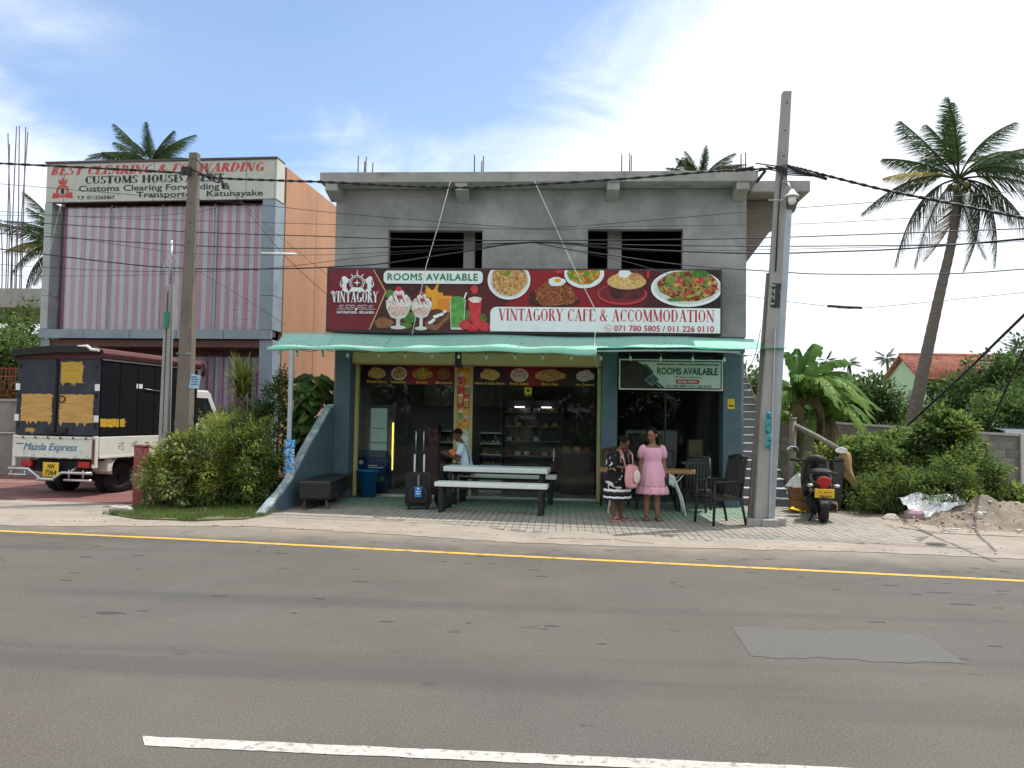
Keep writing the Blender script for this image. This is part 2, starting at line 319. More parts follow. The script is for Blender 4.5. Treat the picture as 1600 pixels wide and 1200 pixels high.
# ================================================================== the setting
def band_sheet(name, front, back, z, m, kind='structure', parent=None):
    """sheet between two polylines given as (x, y) lists of the same length"""
    b = MB(); n = len(front)
    b.add([(x, y, z) for x, y in front] + [(x, y, z) for x, y in back], [(i, i+1, n+i+1, n+i) for i in range(n-1)])
    o = b.build(name, m, parent, fix=False)
    if parent is None: tag(o, kind=kind)
    return o
def resample(pts, step, jit, rnd):
    out = []
    for (x0, y0), (x1, y1) in zip(pts, pts[1:]):
        n = max(1, int(math.hypot(x1-x0, y1-y0)/step))
        for i in range(n):
            t = i/n; out.append((x0+(x1-x0)*t, y0+(y1-y0)*t + rnd.uniform(-jit, jit)))
    out.append(pts[-1]); return out
def asphalt():
    m = mat('asphalt', (.094, .087, .078), .86, var=.16, scale=.55, bump=.5, bscale=95, detail=9, spec=.25)
    nt = m.node_tree; N = nt.nodes; L = nt.links; p = N['Principled BSDF']
    base = p.inputs['Base Color'].links[0].from_socket
    tc = N['Texture Coordinate']
    # pale and dark aggregate grains, about two centimetres
    v = N.new('ShaderNodeTexNoise'); v.inputs['Scale'].default_value = 75; v.inputs['Detail'].default_value = 3; L.new(tc.outputs['Object'], v.inputs['Vector'])
    r = N.new('ShaderNodeMapRange'); r.inputs['From Min'].default_value = .50; r.inputs['From Max'].default_value = .72; r.inputs['To Max'].default_value = .7; L.new(v.outputs[0], r.inputs['Value'])
    a = N.new('ShaderNodeMix'); a.data_type = 'RGBA'; a.inputs['B'].default_value = (.19, .174, .152, 1); L.new(base, a.inputs['A']); L.new(r.outputs[0], a.inputs['Factor'])
    # long tyre-polished and oil-darkened streaks along the road
    mp = N.new('ShaderNodeMapping'); mp.inputs['Scale'].default_value = (.05, .9, 1); mp.inputs['Rotation'].default_value = (0, 0, .05); L.new(tc.outputs['Object'], mp.inputs[0])
    s = N.new('ShaderNodeTexNoise'); s.inputs['Scale'].default_value = 1.4; s.inputs['Detail'].default_value = 5; L.new(mp.outputs[0], s.inputs['Vector'])
    r2 = N.new('ShaderNodeMapRange'); r2.inputs['From Min'].default_value = .52; r2.inputs['From Max'].default_value = .66; r2.inputs['To Max'].default_value = .5; L.new(s.outputs[0], r2.inputs['Value'])
    c = N.new('ShaderNodeMix'); c.data_type = 'RGBA'; c.inputs['B'].default_value = (.066, .063, .059, 1); L.new(a.outputs['Result'], c.inputs['A']); L.new(r2.outputs[0], c.inputs['Factor'])
    # small oil spots
    o = N.new('ShaderNodeTexNoise'); o.inputs['Scale'].default_value = 2.6; o.inputs['Detail'].default_value = 6
    mp2 = N.new('ShaderNodeMapping'); mp2.inputs['Scale'].default_value = (1, 1.8, 1); L.new(tc.outputs['Object'], mp2.inputs[0]); L.new(mp2.outputs[0], o.inputs['Vector'])
    r3 = N.new('ShaderNodeMapRange'); r3.inputs['From Min'].default_value = .66; r3.inputs['From Max'].default_value = .72; r3.inputs['To Max'].default_value = .55; L.new(o.outputs[0], r3.inputs['Value'])
    d = N.new('ShaderNodeMix'); d.data_type = 'RGBA'; d.inputs['B'].default_value = (.05, .048, .045, 1); L.new(c.outputs['Result'], d.inputs['A']); L.new(r3.outputs[0], d.inputs['Factor'])
    # sand blown in from the verge: within a metre of the road edge
    sp = N.new('ShaderNodeSeparateXYZ'); L.new(tc.outputs['Object'], sp.inputs[0])
    e1 = N.new('ShaderNodeMath'); e1.operation = 'MULTIPLY_ADD'; L.new(sp.outputs[0], e1.inputs[0]); e1.inputs[1].default_value = .07; L.new(sp.outputs[1], e1.inputs[2])
    nz = N.new('ShaderNodeTexNoise'); nz.inputs['Scale'].default_value = 1.3; nz.inputs['Detail'].default_value = 8; nz.inputs['Roughness'].default_value = .7; L.new(tc.outputs['Object'], nz.inputs['Vector'])
    e2 = N.new('ShaderNodeMath'); e2.operation = 'MULTIPLY_ADD'; L.new(nz.outputs[0], e2.inputs[0]); e2.inputs[1].default_value = 2.4; L.new(e1.outputs[0], e2.inputs[2])
    r4 = N.new('ShaderNodeMapRange'); r4.inputs['From Min'].default_value = 11.35; r4.inputs['From Max'].default_value = 12.9; r4.inputs['To Max'].default_value = .92; L.new(e2.outputs[0], r4.inputs['Value'])
    f = N.new('ShaderNodeMix'); f.data_type = 'RGBA'; f.inputs['B'].default_value = (.25, .215, .175, 1); L.new(d.outputs['Result'], f.inputs['A']); L.new(r4.outputs[0], f.inputs['Factor'])
    hn = N.new('ShaderNodeTexNoise'); hn.inputs['Scale'].default_value = .35; hn.inputs['Detail'].default_value = 6; hn.inputs['Roughness'].default_value = .65; L.new(tc.outputs['Object'], hn.inputs['Vector'])
    hr = N.new('ShaderNodeValToRGB'); hr.color_ramp.elements[0].position = .36; hr.color_ramp.elements[0].color = (1.04, 1.0, .95, 1); hr.color_ramp.elements[1].position = .64; hr.color_ramp.elements[1].color = (.93, .95, .97, 1); L.new(hn.outputs[0], hr.inputs[0])
    hm_ = N.new('ShaderNodeMix'); hm_.data_type = 'RGBA'; hm_.blend_type = 'MULTIPLY'; hm_.inputs['Factor'].default_value = 1; L.new(f.outputs['Result'], hm_.inputs['A']); L.new(hr.outputs[0], hm_.inputs['B'])
    L.new(hm_.outputs['Result'], p.inputs['Base Color']); return m
M_earth = mat('earth_grass', (.10, .12, .045), .95, var=.4, scale=.6, col2=(.25, .20, .14), thresh=(.8, .5, .6))
M_verge = mat('sandy_concrete', (.265, .228, .19), .9, var=.14, scale=1.6, bump=.35, bscale=30, col2=(.20, .175, .148), thresh=(1.9, .54, .68), detail=8)
M_yellow = mat('yellow_road_paint', (.56, .33, .055), .75, var=.18, scale=14, col2=(.17, .13, .08), thresh=(7, .53, .66), detail=8)
M_white = mat('white_road_paint', (.40, .39, .36), .8, var=.16, scale=9, col2=(.17, .16, .14), thresh=(18, .52, .66), detail=8)
M_red = bpy.data.materials.new('red_paving'); M_red.use_nodes = True
def red():
    nt = M_red.node_tree; N = nt.nodes; L = nt.links; p = N['Principled BSDF']; p.inputs['Roughness'].default_value = .85
    tc = N.new('ShaderNodeTexCoord'); br = N.new('ShaderNodeTexBrick'); br.inputs['Scale'].default_value = 4.5; br.inputs['Mortar Size'].default_value = .012
    br.inputs['Color1'].default_value = (.175, .060, .055, 1); br.inputs['Color2'].default_value = (.145, .053, .049, 1); br.inputs['Mortar'].default_value = (.12, .075, .06, 1)
    L.new(tc.outputs['Object'], br.inputs[0])
    n = N.new('ShaderNodeTexNoise'); n.inputs['Scale'].default_value = .9; n.inputs['Detail'].default_value = 7; L.new(tc.outputs['Object'], n.inputs[0])
    r = N.new('ShaderNodeMapRange'); r.inputs['From Min'].default_value = .52; r.inputs['From Max'].default_value = .72; r.inputs['To Max'].default_value = .7; L.new(n.outputs[0], r.inputs[0])
    mx = N.new('ShaderNodeMix'); mx.data_type = 'RGBA'; mx.inputs['B'].default_value = (.30, .24, .20, 1); L.new(br.outputs[0], mx.inputs['A']); L.new(r.outputs[0], mx.inputs['Factor']); L.new(mx.outputs['Result'], p.inputs['Base Color'])
red()

# ground to the horizon
g = MB(); g.add([(-900,-900,-.06),(900,-900,-.06),(900,1200,-.06),(-900,1200,-.06)], [(0,1,2,3)]); tag(g.build('ground', M_earth, fix=False), kind='structure')
# road
YL = [(-150, 19.8), (-60, 14.6), (-30, 12.35), (-14, 11.35), (-8.23, 10.93), (-5.48, 10.69), (-.63, 10.10), (5.37, 9.44), (12, 8.75), (40, 6.0), (150, -4.0)]
far = [(x, y+2.2) for x, y in YL]
road = band_sheet('road', [(x, y-16.5) for x, y in YL], far, 0, asphalt())
band_sheet('yellow_line', [(x, y-.06) for x, y in YL], [(x, y+.06) for x, y in YL], .004, M_yellow, parent=road)
rr = random.Random(2); n = 130; top_ = [(-2.30+6.5*i/n, 4.215+.015*i/n+rr.uniform(-.005, .005)) for i in range(n+1)]; bot_ = [(-2.22+6.42*i/n, 4.10+.02*i/n+rr.uniform(-.005, .005)) for i in range(n+1)]
band_sheet('white_line', bot_, top_, .004, M_white, parent=road)
b = MB(); b.add([(-8.9, 4.03, .004), (-8.9, 3.88, .004), (-5.3, 4.0, .004), (-5.3, 4.15, .004)], [(0,1,2,3)]); b.build('white_line', M_white, road, fix=False)
M_patch = mat('asphalt_patch', (.100, .096, .089), .9, var=.28, scale=75, bump=.4, bscale=60, detail=7)
b = MB(); rr = random.Random(3)
pp = [(1.5+1.6*t+.03*math.sin(9*t), 6.95+.03*math.sin(11*t)+.02*math.sin(37*t)) for t in [i/14 for i in range(15)]] + [(3.06-1.62*t+.04*math.sin(7*t), 6.12+.03*math.sin(13*t)+.02*math.sin(41*t)) for t in [i/14 for i in range(15)]]
b.add([(x, y, .003) for x, y in pp], [tuple(range(len(pp)))]); b.build('road_patch', M_patch, road, fix=False)
# verge: sandy concrete strip between asphalt and plots, uneven front edge
rv = random.Random(5)
vf = resample([(-150, 20.4), (-30, 13.0), (-14, 11.9), (-8.3, 11.45), (-6.2, 11.8), (-4.9, 12.05), (-2.5, 11.6), (-.6, 11.15), (2, 11.1), (4.2, 11.2), (7, 10.9), (12, 10.2), (40, 8.6), (150, -1)], .16, .05, rv)
vb = [(x, max(17.3, y+6)) for x, y in vf]
band_sheet('verge', vf, vb, .006, M_verge)
# red paved driveway of the office plot
b = MB(); b.add([(-30, 15.3, .012), (-14, 14.95, .012), (-8.1, 14.45, .012), (-7.7, 21.5, .012), (-30, 22.5, .012)], [(0,1,2,3,4)]); tag(b.build('driveway', M_red, fix=False), kind='structure')
# waste ground on the right of the cafe
M_sand = mat('waste_ground_sand', (.28, .24, .195), .95, var=.22, scale=2.2, bump=.5, bscale=14, col2=(.20, .18, .12), thresh=(1.1, .5, .66), detail=8)
b = MB(); b.add([(4.9, 15.6, .014), (6.2, 13.3, .014), (12.5, 12.2, .014), (40, 11.0, .014), (60, 60, .014), (3.0, 60, .014), (3.9, 17.5, .014)], [(0,1,2,3,4,5,6)]); tag(b.build('waste_ground', M_sand, fix=False), kind='structure')

# ---- forecourt: a bed with concrete pavers laid in it
M_bed = mat('paver_bed', (.13, .115, .097), .95, var=.2, scale=20)
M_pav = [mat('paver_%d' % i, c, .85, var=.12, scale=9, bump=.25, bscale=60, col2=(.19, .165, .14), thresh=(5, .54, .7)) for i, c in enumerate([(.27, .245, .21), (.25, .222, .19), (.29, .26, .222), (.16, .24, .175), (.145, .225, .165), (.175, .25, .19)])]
bed = MB(); bed.add([(-4.85, 13.7, .009), (-3.2, 13.35, .009), (-.7, 12.25, .009), (1.2, 11.8, .009), (3.6, 11.65, .009), (5.2, 11.9, .009), (6.1, 13.2, .009), (5.3, 16.9, .009), (-4.75, 16.9, .009)], [tuple(range(9))])
court = tag(bed.build('forecourt', M_bed, fix=False), kind='structure')
def inside(x, y):
    lo = [(-4.85, 13.75), (-3.2, 13.4), (-.7, 12.3), (1.2, 11.85), (3.6, 11.7), (5.2, 12.0), (6.0, 13.2)]
    if not (-4.75 < x < 5.95) or y > 16.75: return False
    if x > 5.2 and y > 13.2 + (5.95-x)*4.4: return False
    for (x0, y0), (x1, y1) in zip(lo, lo[1:]):
        if x0 <= x <= x1: return y > y0 + (y1-y0)*(x-x0)/(x1-x0)
    return False
pw, pl = .118, .236
def paver_geo(b, x, y, z, mi, tilt=(0,0)):
    hx, hy, c = pw/2-.005, pl/2-.005, .006
    vs = [(x-hx, y-hy, z-.03), (x+hx, y-hy, z-.03), (x+hx, y+hy, z-.03), (x-hx, y+hy, z-.03),
          (x-hx, y-hy, z-c), (x+hx, y-hy, z-c), (x+hx, y+hy, z-c), (x-hx, y+hy, z-c)]
    hx -= c; hy -= c
    vs += [(x-hx, y-hy, z), (x+hx, y-hy, z), (x+hx, y+hy, z), (x-hx, y+hy, z)]
    b.add(vs, [(0,1,5,4),(1,2,6,5),(2,3,7,6),(3,0,4,7),(4,5,9,8),(5,6,10,9),(6,7,11,10),(7,4,8,11),(8,9,10,11)], mi)
pav = []; rp = random.Random(11)
for i in range(int(11/pw)+2):
    for j in range(-1, int(5.5/pl)+2):
        x = -4.75 + i*pw; y = 11.6 + j*pl + (pl/2 if i % 2 else 0)
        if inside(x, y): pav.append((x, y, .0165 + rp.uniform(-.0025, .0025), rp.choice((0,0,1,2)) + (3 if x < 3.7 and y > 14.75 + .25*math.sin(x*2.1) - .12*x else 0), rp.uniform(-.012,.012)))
pav.sort(key=lambda p: p[0]*p[0] + p[1]*p[1] - (2.2 if -1 < p[0] < 4 else 0))
pm = []
for k in range(6):
    b = MB(); paver_geo(b, 0, 0, 0, 0); pm.append(b.mesh('paver', M_pav[k]))
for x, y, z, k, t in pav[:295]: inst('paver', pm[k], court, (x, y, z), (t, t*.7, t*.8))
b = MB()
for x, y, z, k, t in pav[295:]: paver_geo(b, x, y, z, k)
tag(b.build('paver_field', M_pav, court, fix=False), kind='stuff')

# sand drifted over the front edge of the pavers
rr = random.Random(8)
df = resample([(-5.0, 12.9), (-3.2, 12.6), (-.8, 11.7), (1.2, 11.35), (3.6, 11.3), (5.4, 11.5), (7.0, 11.6)], .12, .03, rr)
db = [(x, y+.62+.16*math.sin(x*2.3)+.10*math.sin(x*5.1+1)+rr.uniform(-.07, .07)+(.35 if x < -3.2 else 0)) for x, y in df]
b = MB(); n = len(df); b.add([(x, y, .0068) for x, y in df] + [(x, y-.12, .0185) for x, y in db] + [(x, y, .0195) for x, y in db], [(k*n+i, k*n+i+1, (k+1)*n+i+1, (k+1)*n+i) for k in (0, 1) for i in range(n-1)]); tag(b.build('sand_drift', M_verge, fix=False), kind='structure')
# cracks in the concrete strip
b = MB(); pts = [(-.2, 11.62), (.2, 11.66), (.55, 11.60), (.8, 11.66), (1.1, 11.45), (1.35, 11.40)]
for (x0, y0), (x1, y1) in zip(pts, pts[1:]): b.add([(x0, y0-.012, .0155), (x1, y1-.012, .0155), (x1, y1+.012, .0155), (x0, y0+.012, .0155)], [(0,1,2,3)])
b.build('crack', mat('crack_dirt', (.10, .085, .07), .95), road, fix=False)

M_oil = mat('oil_stain', (.050, .047, .043), .8, var=.2, scale=9)
rr = random.Random(31); b = MB()
for i in range(90):   # short dark skid dashes and drips
    x = rr.uniform(-7, 5.5); y = rr.choice((10.3, 10.6, 9.9, 8.8, 7.6, 9.4, 6.5)) - .08*x + rr.gauss(0, .35); l = rr.uniform(.02, .09)*(1.6 if i % 9 == 0 else 1); w = l*rr.uniform(.12, .4)
    b.add([(x+l*math.cos(a)*(1+.3*math.sin(3*a+i)), y+w*math.sin(a), .0025) for a in [k*math.pi/5 for k in range(10)]], [tuple(range(10))])
tag(b.build('oil_spots', M_oil, road, fix=False), kind='stuff')

# ================================================================== office building with striped blinds
M_clad = mat('aluminium_cladding', (.34, .37, .36), .45, var=.08, scale=1.5, metal=.0, spec=.5, col2=(.25, .27, .27), thresh=(1.6, .5, .72))
M_cladb = mat('aluminium_cladding_blue', (.22, .27, .315), .4, var=.08, scale=1.5, col2=(.17, .20, .235), thresh=(1.6, .5, .7))
M_fascia = mat('sign_fascia', (.47, .49, .43), .5, var=.05, scale=2, col2=(.35, .36, .32), thresh=(1.3, .52, .72))
M_orange = mat('orange_render', (.42, .225, .135), .9, var=.07, scale=1.2, bump=.1, bscale=40, col2=(.35, .19, .115), thresh=(.7, .5, .7), stretch=(1, 1, .5))
M_pink = mat('pink_blind', (.84, .34, .52), .8, var=.08, scale=5, stretch=(1, 1, .3), trans=.15)
M_wblind = mat('white_blind', (.95, .95, .96), .8, var=.06, scale=5, stretch=(1, 1, .3), trans=.15)
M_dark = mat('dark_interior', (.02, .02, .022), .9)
M_brown = mat('brown_soffit', (.11, .055, .045), .8)
M_redl = mat('red_letter_paint', (.50, .06, .055), .6, var=.15, col2=(.42, .25, .2), thresh=(14, .56, .7))
M_blackl = mat('black_letter_paint', (.022, .025, .025), .6, var=.2)
M_trim = mat('dark_trim', (.09, .065, .06), .6)
M_oglass = glass_mat('office_glass', (.98, .98, .99), 1.2)
M_oglass2 = glass_mat('office_shop_glass', (.80, .82, .85), .6)
off = thing('office_building', 'two-storey office with pink and white striped blinds, grey metal frame and orange side wall', 'building', (-8.03, 20.8, 0), R(-2.8))
W = 6.95
def panelrow(name, x0, x1, n, z0, z1, y0, y1, m, cuts=None):
    xs = cuts or [x0+(x1-x0)*i/n for i in range(n+1)]
    for a, c in zip(xs, xs[1:]):
        b = MB(); b.box(a+.006, c-.006, y0, y1, z0, z1); b.build(name, m, off, bevel=.006, seg=1)
# dark carcass behind the cladding
b = MB(); b.box(-W+.05, -.35, .042, .30, 7.80, 8.86); b.build('frame_core', M_trim, off); b = MB(); b.box(-W+.05, -.05, .042, .3, 3.92, 4.10); b.build('sill_core', M_trim, off)
panelrow('fascia_panel', 0, 0, 0, 7.76, 8.88, -.03, .04, M_fascia, [-W, -W+.56, -W+1.93, -W+3.30, -W+4.66, -W+6.05, -.06])
panelrow('sill_panel', -W-.05, -.02, 5, 3.84, 4.09, -.03, .04, M_cladb)
for z0, z1 in ((4.10, 5.05), (5.06, 7.75)):
    b = MB(); b.box(-W-.02, -W+.21, -.02, .62, z0, z1); b.build('jamb_panel', M_clad, off, bevel=.006, seg=1)
    b = MB(); b.box(-.40, -.02, -.02, .62, z0, z1); b.build('jamb_panel', M_cladb, off, bevel=.006, seg=1)
b = MB(); b.box(-W-.03, 0, -.07, .5, 8.885, 8.94); b.build('coping', M_trim, off)
b = MB(); b.box(-.055, -.003, -.03, .5, 7.76, 8.88); b.build('fascia_return', M_fascia, off)
# side and back walls, roof
b = MB(); b.box(-.12, 0, .63, 12, 0, 8.86); b.build('side_wall', M_orange, off)
b = MB(); b.box(-W, -W+.12, .63, 12, 0, 8.8); b.build('side_wall', M_orange, off)
b = MB(); b.box(-W+.12, -.12, .6, 12, 8.55, 8.75); b.build('roof', M_brown, off)
b = MB(); b.box(-W+.12, -.12, .64, 12, 3.6, 3.83); b.build('floor_slab', M_brown, off)
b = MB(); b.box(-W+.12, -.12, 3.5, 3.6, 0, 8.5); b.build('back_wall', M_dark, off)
b = MB(); b.box(-.125, .008, 3.0, 3.03, 0, 8.84); b.build('drain_pipe', M_orange, off)
# blinds: one strip after another, upstairs and on the ground floor
def blinds(x0, x1, y, z0, z1, w, seed, swing=.0):
    rr = random.Random(seed); meshes = []
    for m in (M_pink, M_wblind):
        b = MB(); b.grid(lambda u, v: ((u-.5)*w*1.02, .010*math.cos((u-.5)*math.pi)*-1, z0+(z1-z0)*v), 4, 1); meshes.append(b.mesh('blind_slat', m))
    n = int((x1-x0)/w)
    for i in range(n):
        if swing and rr.random() < .1: continue
        o = inst('blind_slat', meshes[i % 2], off, (x0+(i+.5)*w+rr.uniform(-.006, .006), y+rr.uniform(-.012, .012), 0), (rr.uniform(-.004, .004)*(1+9*swing), rr.uniform(-.0016, .0016)*(1+12*swing), rr.uniform(-.10, .10)))
blinds(-W+.26, -.42, .46, 4.12, 7.74, .1395, 1)
blinds(-2.5, -.42, 1.28, .25, 3.42, .150, 4, swing=1)
blinds(-W+.3, -2.6, 1.28, .25, 3.42, .150, 5)
for i in range(4):
    x0 = -W+.22+(W-.62)*i/4; x1 = -W+.22+(W-.62)*(i+1)/4
    b = MB(); b.box(x0+.02, x1-.02, .31, .318, 4.12, 7.74); b.build('window_pane', M_oglass, off)
    if i: b = MB(); b.box(x0-.012, x0+.012, .33, .37, 4.11, 7.75); b.build('mullion', M_clad, off)
for i in range(4):
    x0 = -W+.3+(W-.72)*i/4; x1 = x0+(W-.72)/4
    b = MB(); b.box(x0+.02, x1-.02, 1.15, 1.158, .2, 3.44); b.build('shop_pane', M_oglass2, off)
b = MB(); b.box(-W+.13, -.13, 1.10, 1.20, 3.45, 3.59); b.build('shop_header', M_brown, off)
b = MB(); b.box(-W+.25, -.42, 1.12, 1.19, 1.62, 1.66); b.build('shop_rail', M_clad, off)
b = MB(); b.box(-W+.1, -.1, .5, 3.4, 0, .18); b.build('plinth', M_brown, off)
b = MB(); b.box(-.40, -.02, .05, .62, 0, 3.83); b.build('corner_column', M_cladb, off, bevel=.006, seg=1)
b = MB(); b.box(-W-.02, -W+.25, .05, .62, 0, 3.83); b.build('corner_column', M_cladb, off, bevel=.006, seg=1)
b = MB(); b.box(-W+.12, -.42, .10, .62, 3.62, 3.82); b.build('soffit', M_brown, off)
# sign lettering
serif('BEST CLEARING & FORWARDING', off, M_redl, -W+.12, -.034, 8.55, .25, 6.42, shear=.22, weight=1.35)
serif('CUSTOMS HOUSE AGENT', off, M_blackl, -W+1.20, -.034, 8.28, .22, 4.2, weight=1.4)
text('Customs Clearing Forwarding &', off, M_blackl, -W+1.03, -.034, 8.06, .17, 4.55, bold=.012)
text('Transporter   Katunayake', off, M_blackl, -W+2.80, -.034, 7.86, .16, 3.75, bold=.014)
text('T.P. 0112265467', off, M_blackl, -W+.98, -.034, 7.83, .10, 1.15, bold=.02)
# round emblem: red ring with crossed ribbons and a dark oval centre
e = MB()
cx, cz = -W+.52, 8.08
for a in range(0, 360, 15):
    q = [(cx+.20*math.cos(R(a)), cz+.19*math.sin(R(a))), (cx+.20*math.cos(R(a+15)), cz+.19*math.sin(R(a+15))), (cx+.13*math.cos(R(a+15)), cz+.12*math.sin(R(a+15))), (cx+.13*math.cos(R(a)), cz+.12*math.sin(R(a)))]
    e.prism(q, -.036, -.033)
e.prism([(cx-.32, cz-.20), (cx-.1, cz-.2), (cx-.13, cz-.06), (cx-.28, cz-.05)], -.038, -.035); e.prism([(cx+.32, cz-.20), (cx+.1, cz-.2), (cx+.13, cz-.06), (cx+.30, cz-.03)], -.038, -.035)
e.prism([(cx-.11, cz+.2), (cx+.11, cz+.2), (cx+.15, cz+.36), (cx+.06, cz+.3), (cx, cz+.42), (cx-.06, cz+.3), (cx-.15, cz+.36)], -.037, -.034)
e.build('emblem', M_redl, off)
e = MB(); e.prism(ell(cx, cz, .055, .10, 14), -.037, -.034); e.build('emblem_centre', M_blackl, off)

# ================================================================== cafe building
M_conc = mat('raw_cement_render', (.30, .298, .29), .9, var=.22, scale=1.6, bump=.15, bscale=25, col2=(.165, .167, .165), thresh=(.62, .45, .66), detail=8)
M_conc2 = mat('cast_concrete', (.33, .32, .30), .9, var=.15, scale=2, bump=.25, bscale=18, col2=(.20, .195, .185), thresh=(2.2, .52, .68), detail=8)
M_bblue = mat('blue_grey_paint', (.085, .135, .170), .65, var=.1, scale=2.5, col2=(.12, .16, .18), thresh=(2.5, .56, .72))
M_tan = mat('tan_shutter_steel', (.50, .41, .19), .55, var=.06, scale=3)
M_rust = mat('rusty_rebar', (.07, .045, .035), .85)
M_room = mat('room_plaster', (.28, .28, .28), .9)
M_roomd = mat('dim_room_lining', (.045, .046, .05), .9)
M_tile = mat('floor_tile', (.45, .45, .44), .35, var=.05)
M_sglass = glass_mat('shop_glass', (.92, .94, .94), .45)
M_frame = mat('dark_frame', (.03, .03, .033), .5)
M_steel = mat('brushed_steel', (.55, .55, .55), .3, metal=.9, var=.05)
cafe = thing('cafe_building', 'unplastered grey two-storey cafe with flat slab roof and rebar stubs', 'building', (0, 16.4, 0))
X0, X1 = -5.0, 3.8
def wallgrid(name, xs, zs, holes, y0, y1, m, parent):
    b = MB()
    for i in range(len(xs)-1):
        for j in range(len(zs)-1):
            if (i, j) in holes: continue
            b.box(xs[i], xs[i+1], y0, y1, zs[j], zs[j+1])
    o = b.build(name, m, parent); return o
def facewall(name, x0, x1, z0, z1, holes, y0, y1, m, parent):
    """front wall with rectangular openings and their reveals, one clean surface"""
    xs = sorted({x0, x1, *[h[0] for h in holes], *[h[1] for h in holes]}); zs = sorted({z0, z1, *[h[2] for h in holes], *[h[3] for h in holes]})
    b = MB()
    def hole(x, z): return any(h[0] < x < h[1] and h[2] < z < h[3] for h in holes)
    for i in range(len(xs)-1):
        for j in range(len(zs)-1):
            if hole((xs[i]+xs[i+1])/2, (zs[j]+zs[j+1])/2): continue
            for y in (y0, y1): b.add([(xs[i], y, zs[j]), (xs[i+1], y, zs[j]), (xs[i+1], y, zs[j+1]), (xs[i], y, zs[j+1])], [(0,1,2,3) if y == y0 else (3,2,1,0)])
    for (a, c, d, e) in list(holes) + [(x0, x1, z0, z1)]:
        for p, q in (((a, d), (c, d)), ((c, d), (c, e)), ((c, e), (a, e)), ((a, e), (a, d))):
            b.add([(p[0], y0, p[1]), (q[0], y0, q[1]), (q[0], y1, q[1]), (p[0], y1, p[1])], [(0,1,2,3)])
    return b.build(name, m, parent, fix=False)
facewall('front_wall', X0, X1, 3.56, 6.70, [(-3.83, -1.78, 4.88, 5.81), (.48, 2.48, 4.88, 5.84)], 0, .2, M_conc, cafe)
for x in (X0, X1-.2):
    b = MB(); b.box(x, x+.2, .2, 8.6, 0, 6.70); b.build('side_wall', M_conc, cafe)
b = MB(); b.box(X0, X1, 8.6, 8.8, 0, 6.70); b.build('rear_wall', M_conc, cafe)
# upstairs shell: floor, back partition, bare columns
b = MB(); b.box(X0+.2, X1-.2, .2, 8.6, 3.58, 3.72); b.build('floor_slab', M_conc2, cafe)
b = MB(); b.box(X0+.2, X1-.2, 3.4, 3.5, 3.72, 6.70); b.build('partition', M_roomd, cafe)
for x0, x1 in ((-2.25, -2.0), (.93, 1.23)):
    b = MB(); b.box(x0, x1, .5, .8, 3.72, 6.7); b.build('column', M_conc2, cafe)
# sills with ragged mortar
for x0, x1 in ((-3.85, -1.76), (.46, 2.50)):
    rr = random.Random(int(x0*10)); n = 26
    b = MB(); pts = [(x0+(x1-x0)*i/n, 4.90+rr.uniform(0, .035)) for i in range(n+1)]
    b.prism([(x0, 4.84)] + [(x1, 4.84)] + pts[::-1], -.02, .21); b.build('window_sill', M_conc2, cafe)
# roof slab with cantilever beams
b = MB(); b.box(-5.22, 3.92, -.5, 8.9, 6.71, 6.93); b.build('roof_slab', M_conc2, cafe, bevel=.012)
b = MB(); b.box(3.92, 5.16, .15, 4.2, 6.68, 6.92); b.build('roof_slab', M_conc2, cafe, bevel=.012)
for x in (-4.98, -2.20, .98, 3.62):
    b = MB(); b.prism([(-.47, 6.71), (-.47, 6.55), (-.002, 6.42), (-.002, 6.71)], x-.13, x+.13, plane='YZ'); b.build('beam', M_conc2, cafe, bevel=.008)
for x, ys in ((-4.62, (0, .10, .17, .28)), (-2.02, (0, .14, .19)), (1.20, (0, .18, .2)), (3.75, (0, .13))):
    for i, dx in enumerate(ys):
        b = MB(); h = (.62, .55, .6, .52)[i] + (.15 if x > 1 and i == 1 else 0)
        b.tube([(x+dx, .3+.16*(i % 2), 6.9), (x+dx+.004*i, .3+.16*(i % 2), 6.93+h)], .013, 6); b.build('rebar', M_rust, cafe)
# raking mass under the roof stair on the right
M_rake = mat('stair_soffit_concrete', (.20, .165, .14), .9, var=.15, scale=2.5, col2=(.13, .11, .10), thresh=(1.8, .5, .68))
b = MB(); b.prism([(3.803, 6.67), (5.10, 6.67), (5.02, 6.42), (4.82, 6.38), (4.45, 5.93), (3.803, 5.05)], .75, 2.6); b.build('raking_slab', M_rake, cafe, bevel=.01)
# ground floor: painted piers, lintel, shutter boxes
for x0, x1 in ((-4.90, -4.58), (.81, 1.14), (3.33, 3.70)):
    b = MB(); b.box(x0, x1, -.04, .36, 0, 3.22); b.build('pier', M_bblue, cafe, bevel=.008)
b = MB(); b.box(-4.95, 3.78, 0, .36, 3.23, 3.55); b.build('lintel', M_bblue, cafe)
for x0, x1 in ((-4.57, -2.33), (-2.19, .80)):
    b = MB(); b.prism(rrect(.06, .42, 2.90, 3.215, .07), x0, x1, plane='YZ'); b.build('shutter_box', M_tan, cafe)
b = MB(); b.box(-2.325, -2.195, .05, .4, 2.86, 3.21); b.build('box_bracket', M_frame, cafe)
for x in (-4.56, .735):
    b = MB(); b.box(x, x+.075, .30, .42, .03, 2.90); b.build('shutter_rail', M_tan, cafe, bevel=.004)
for x in (-2.40, -2.04):
    b = MB(); b.box(x-.028, x+.028, .74, .82, .03, 2.93); b.build('door_post', M_tan, cafe)
b = MB(); b.box(-4.56, .80, .76, .84, 2.94, 3.22); b.build('transom', M_frame, cafe)
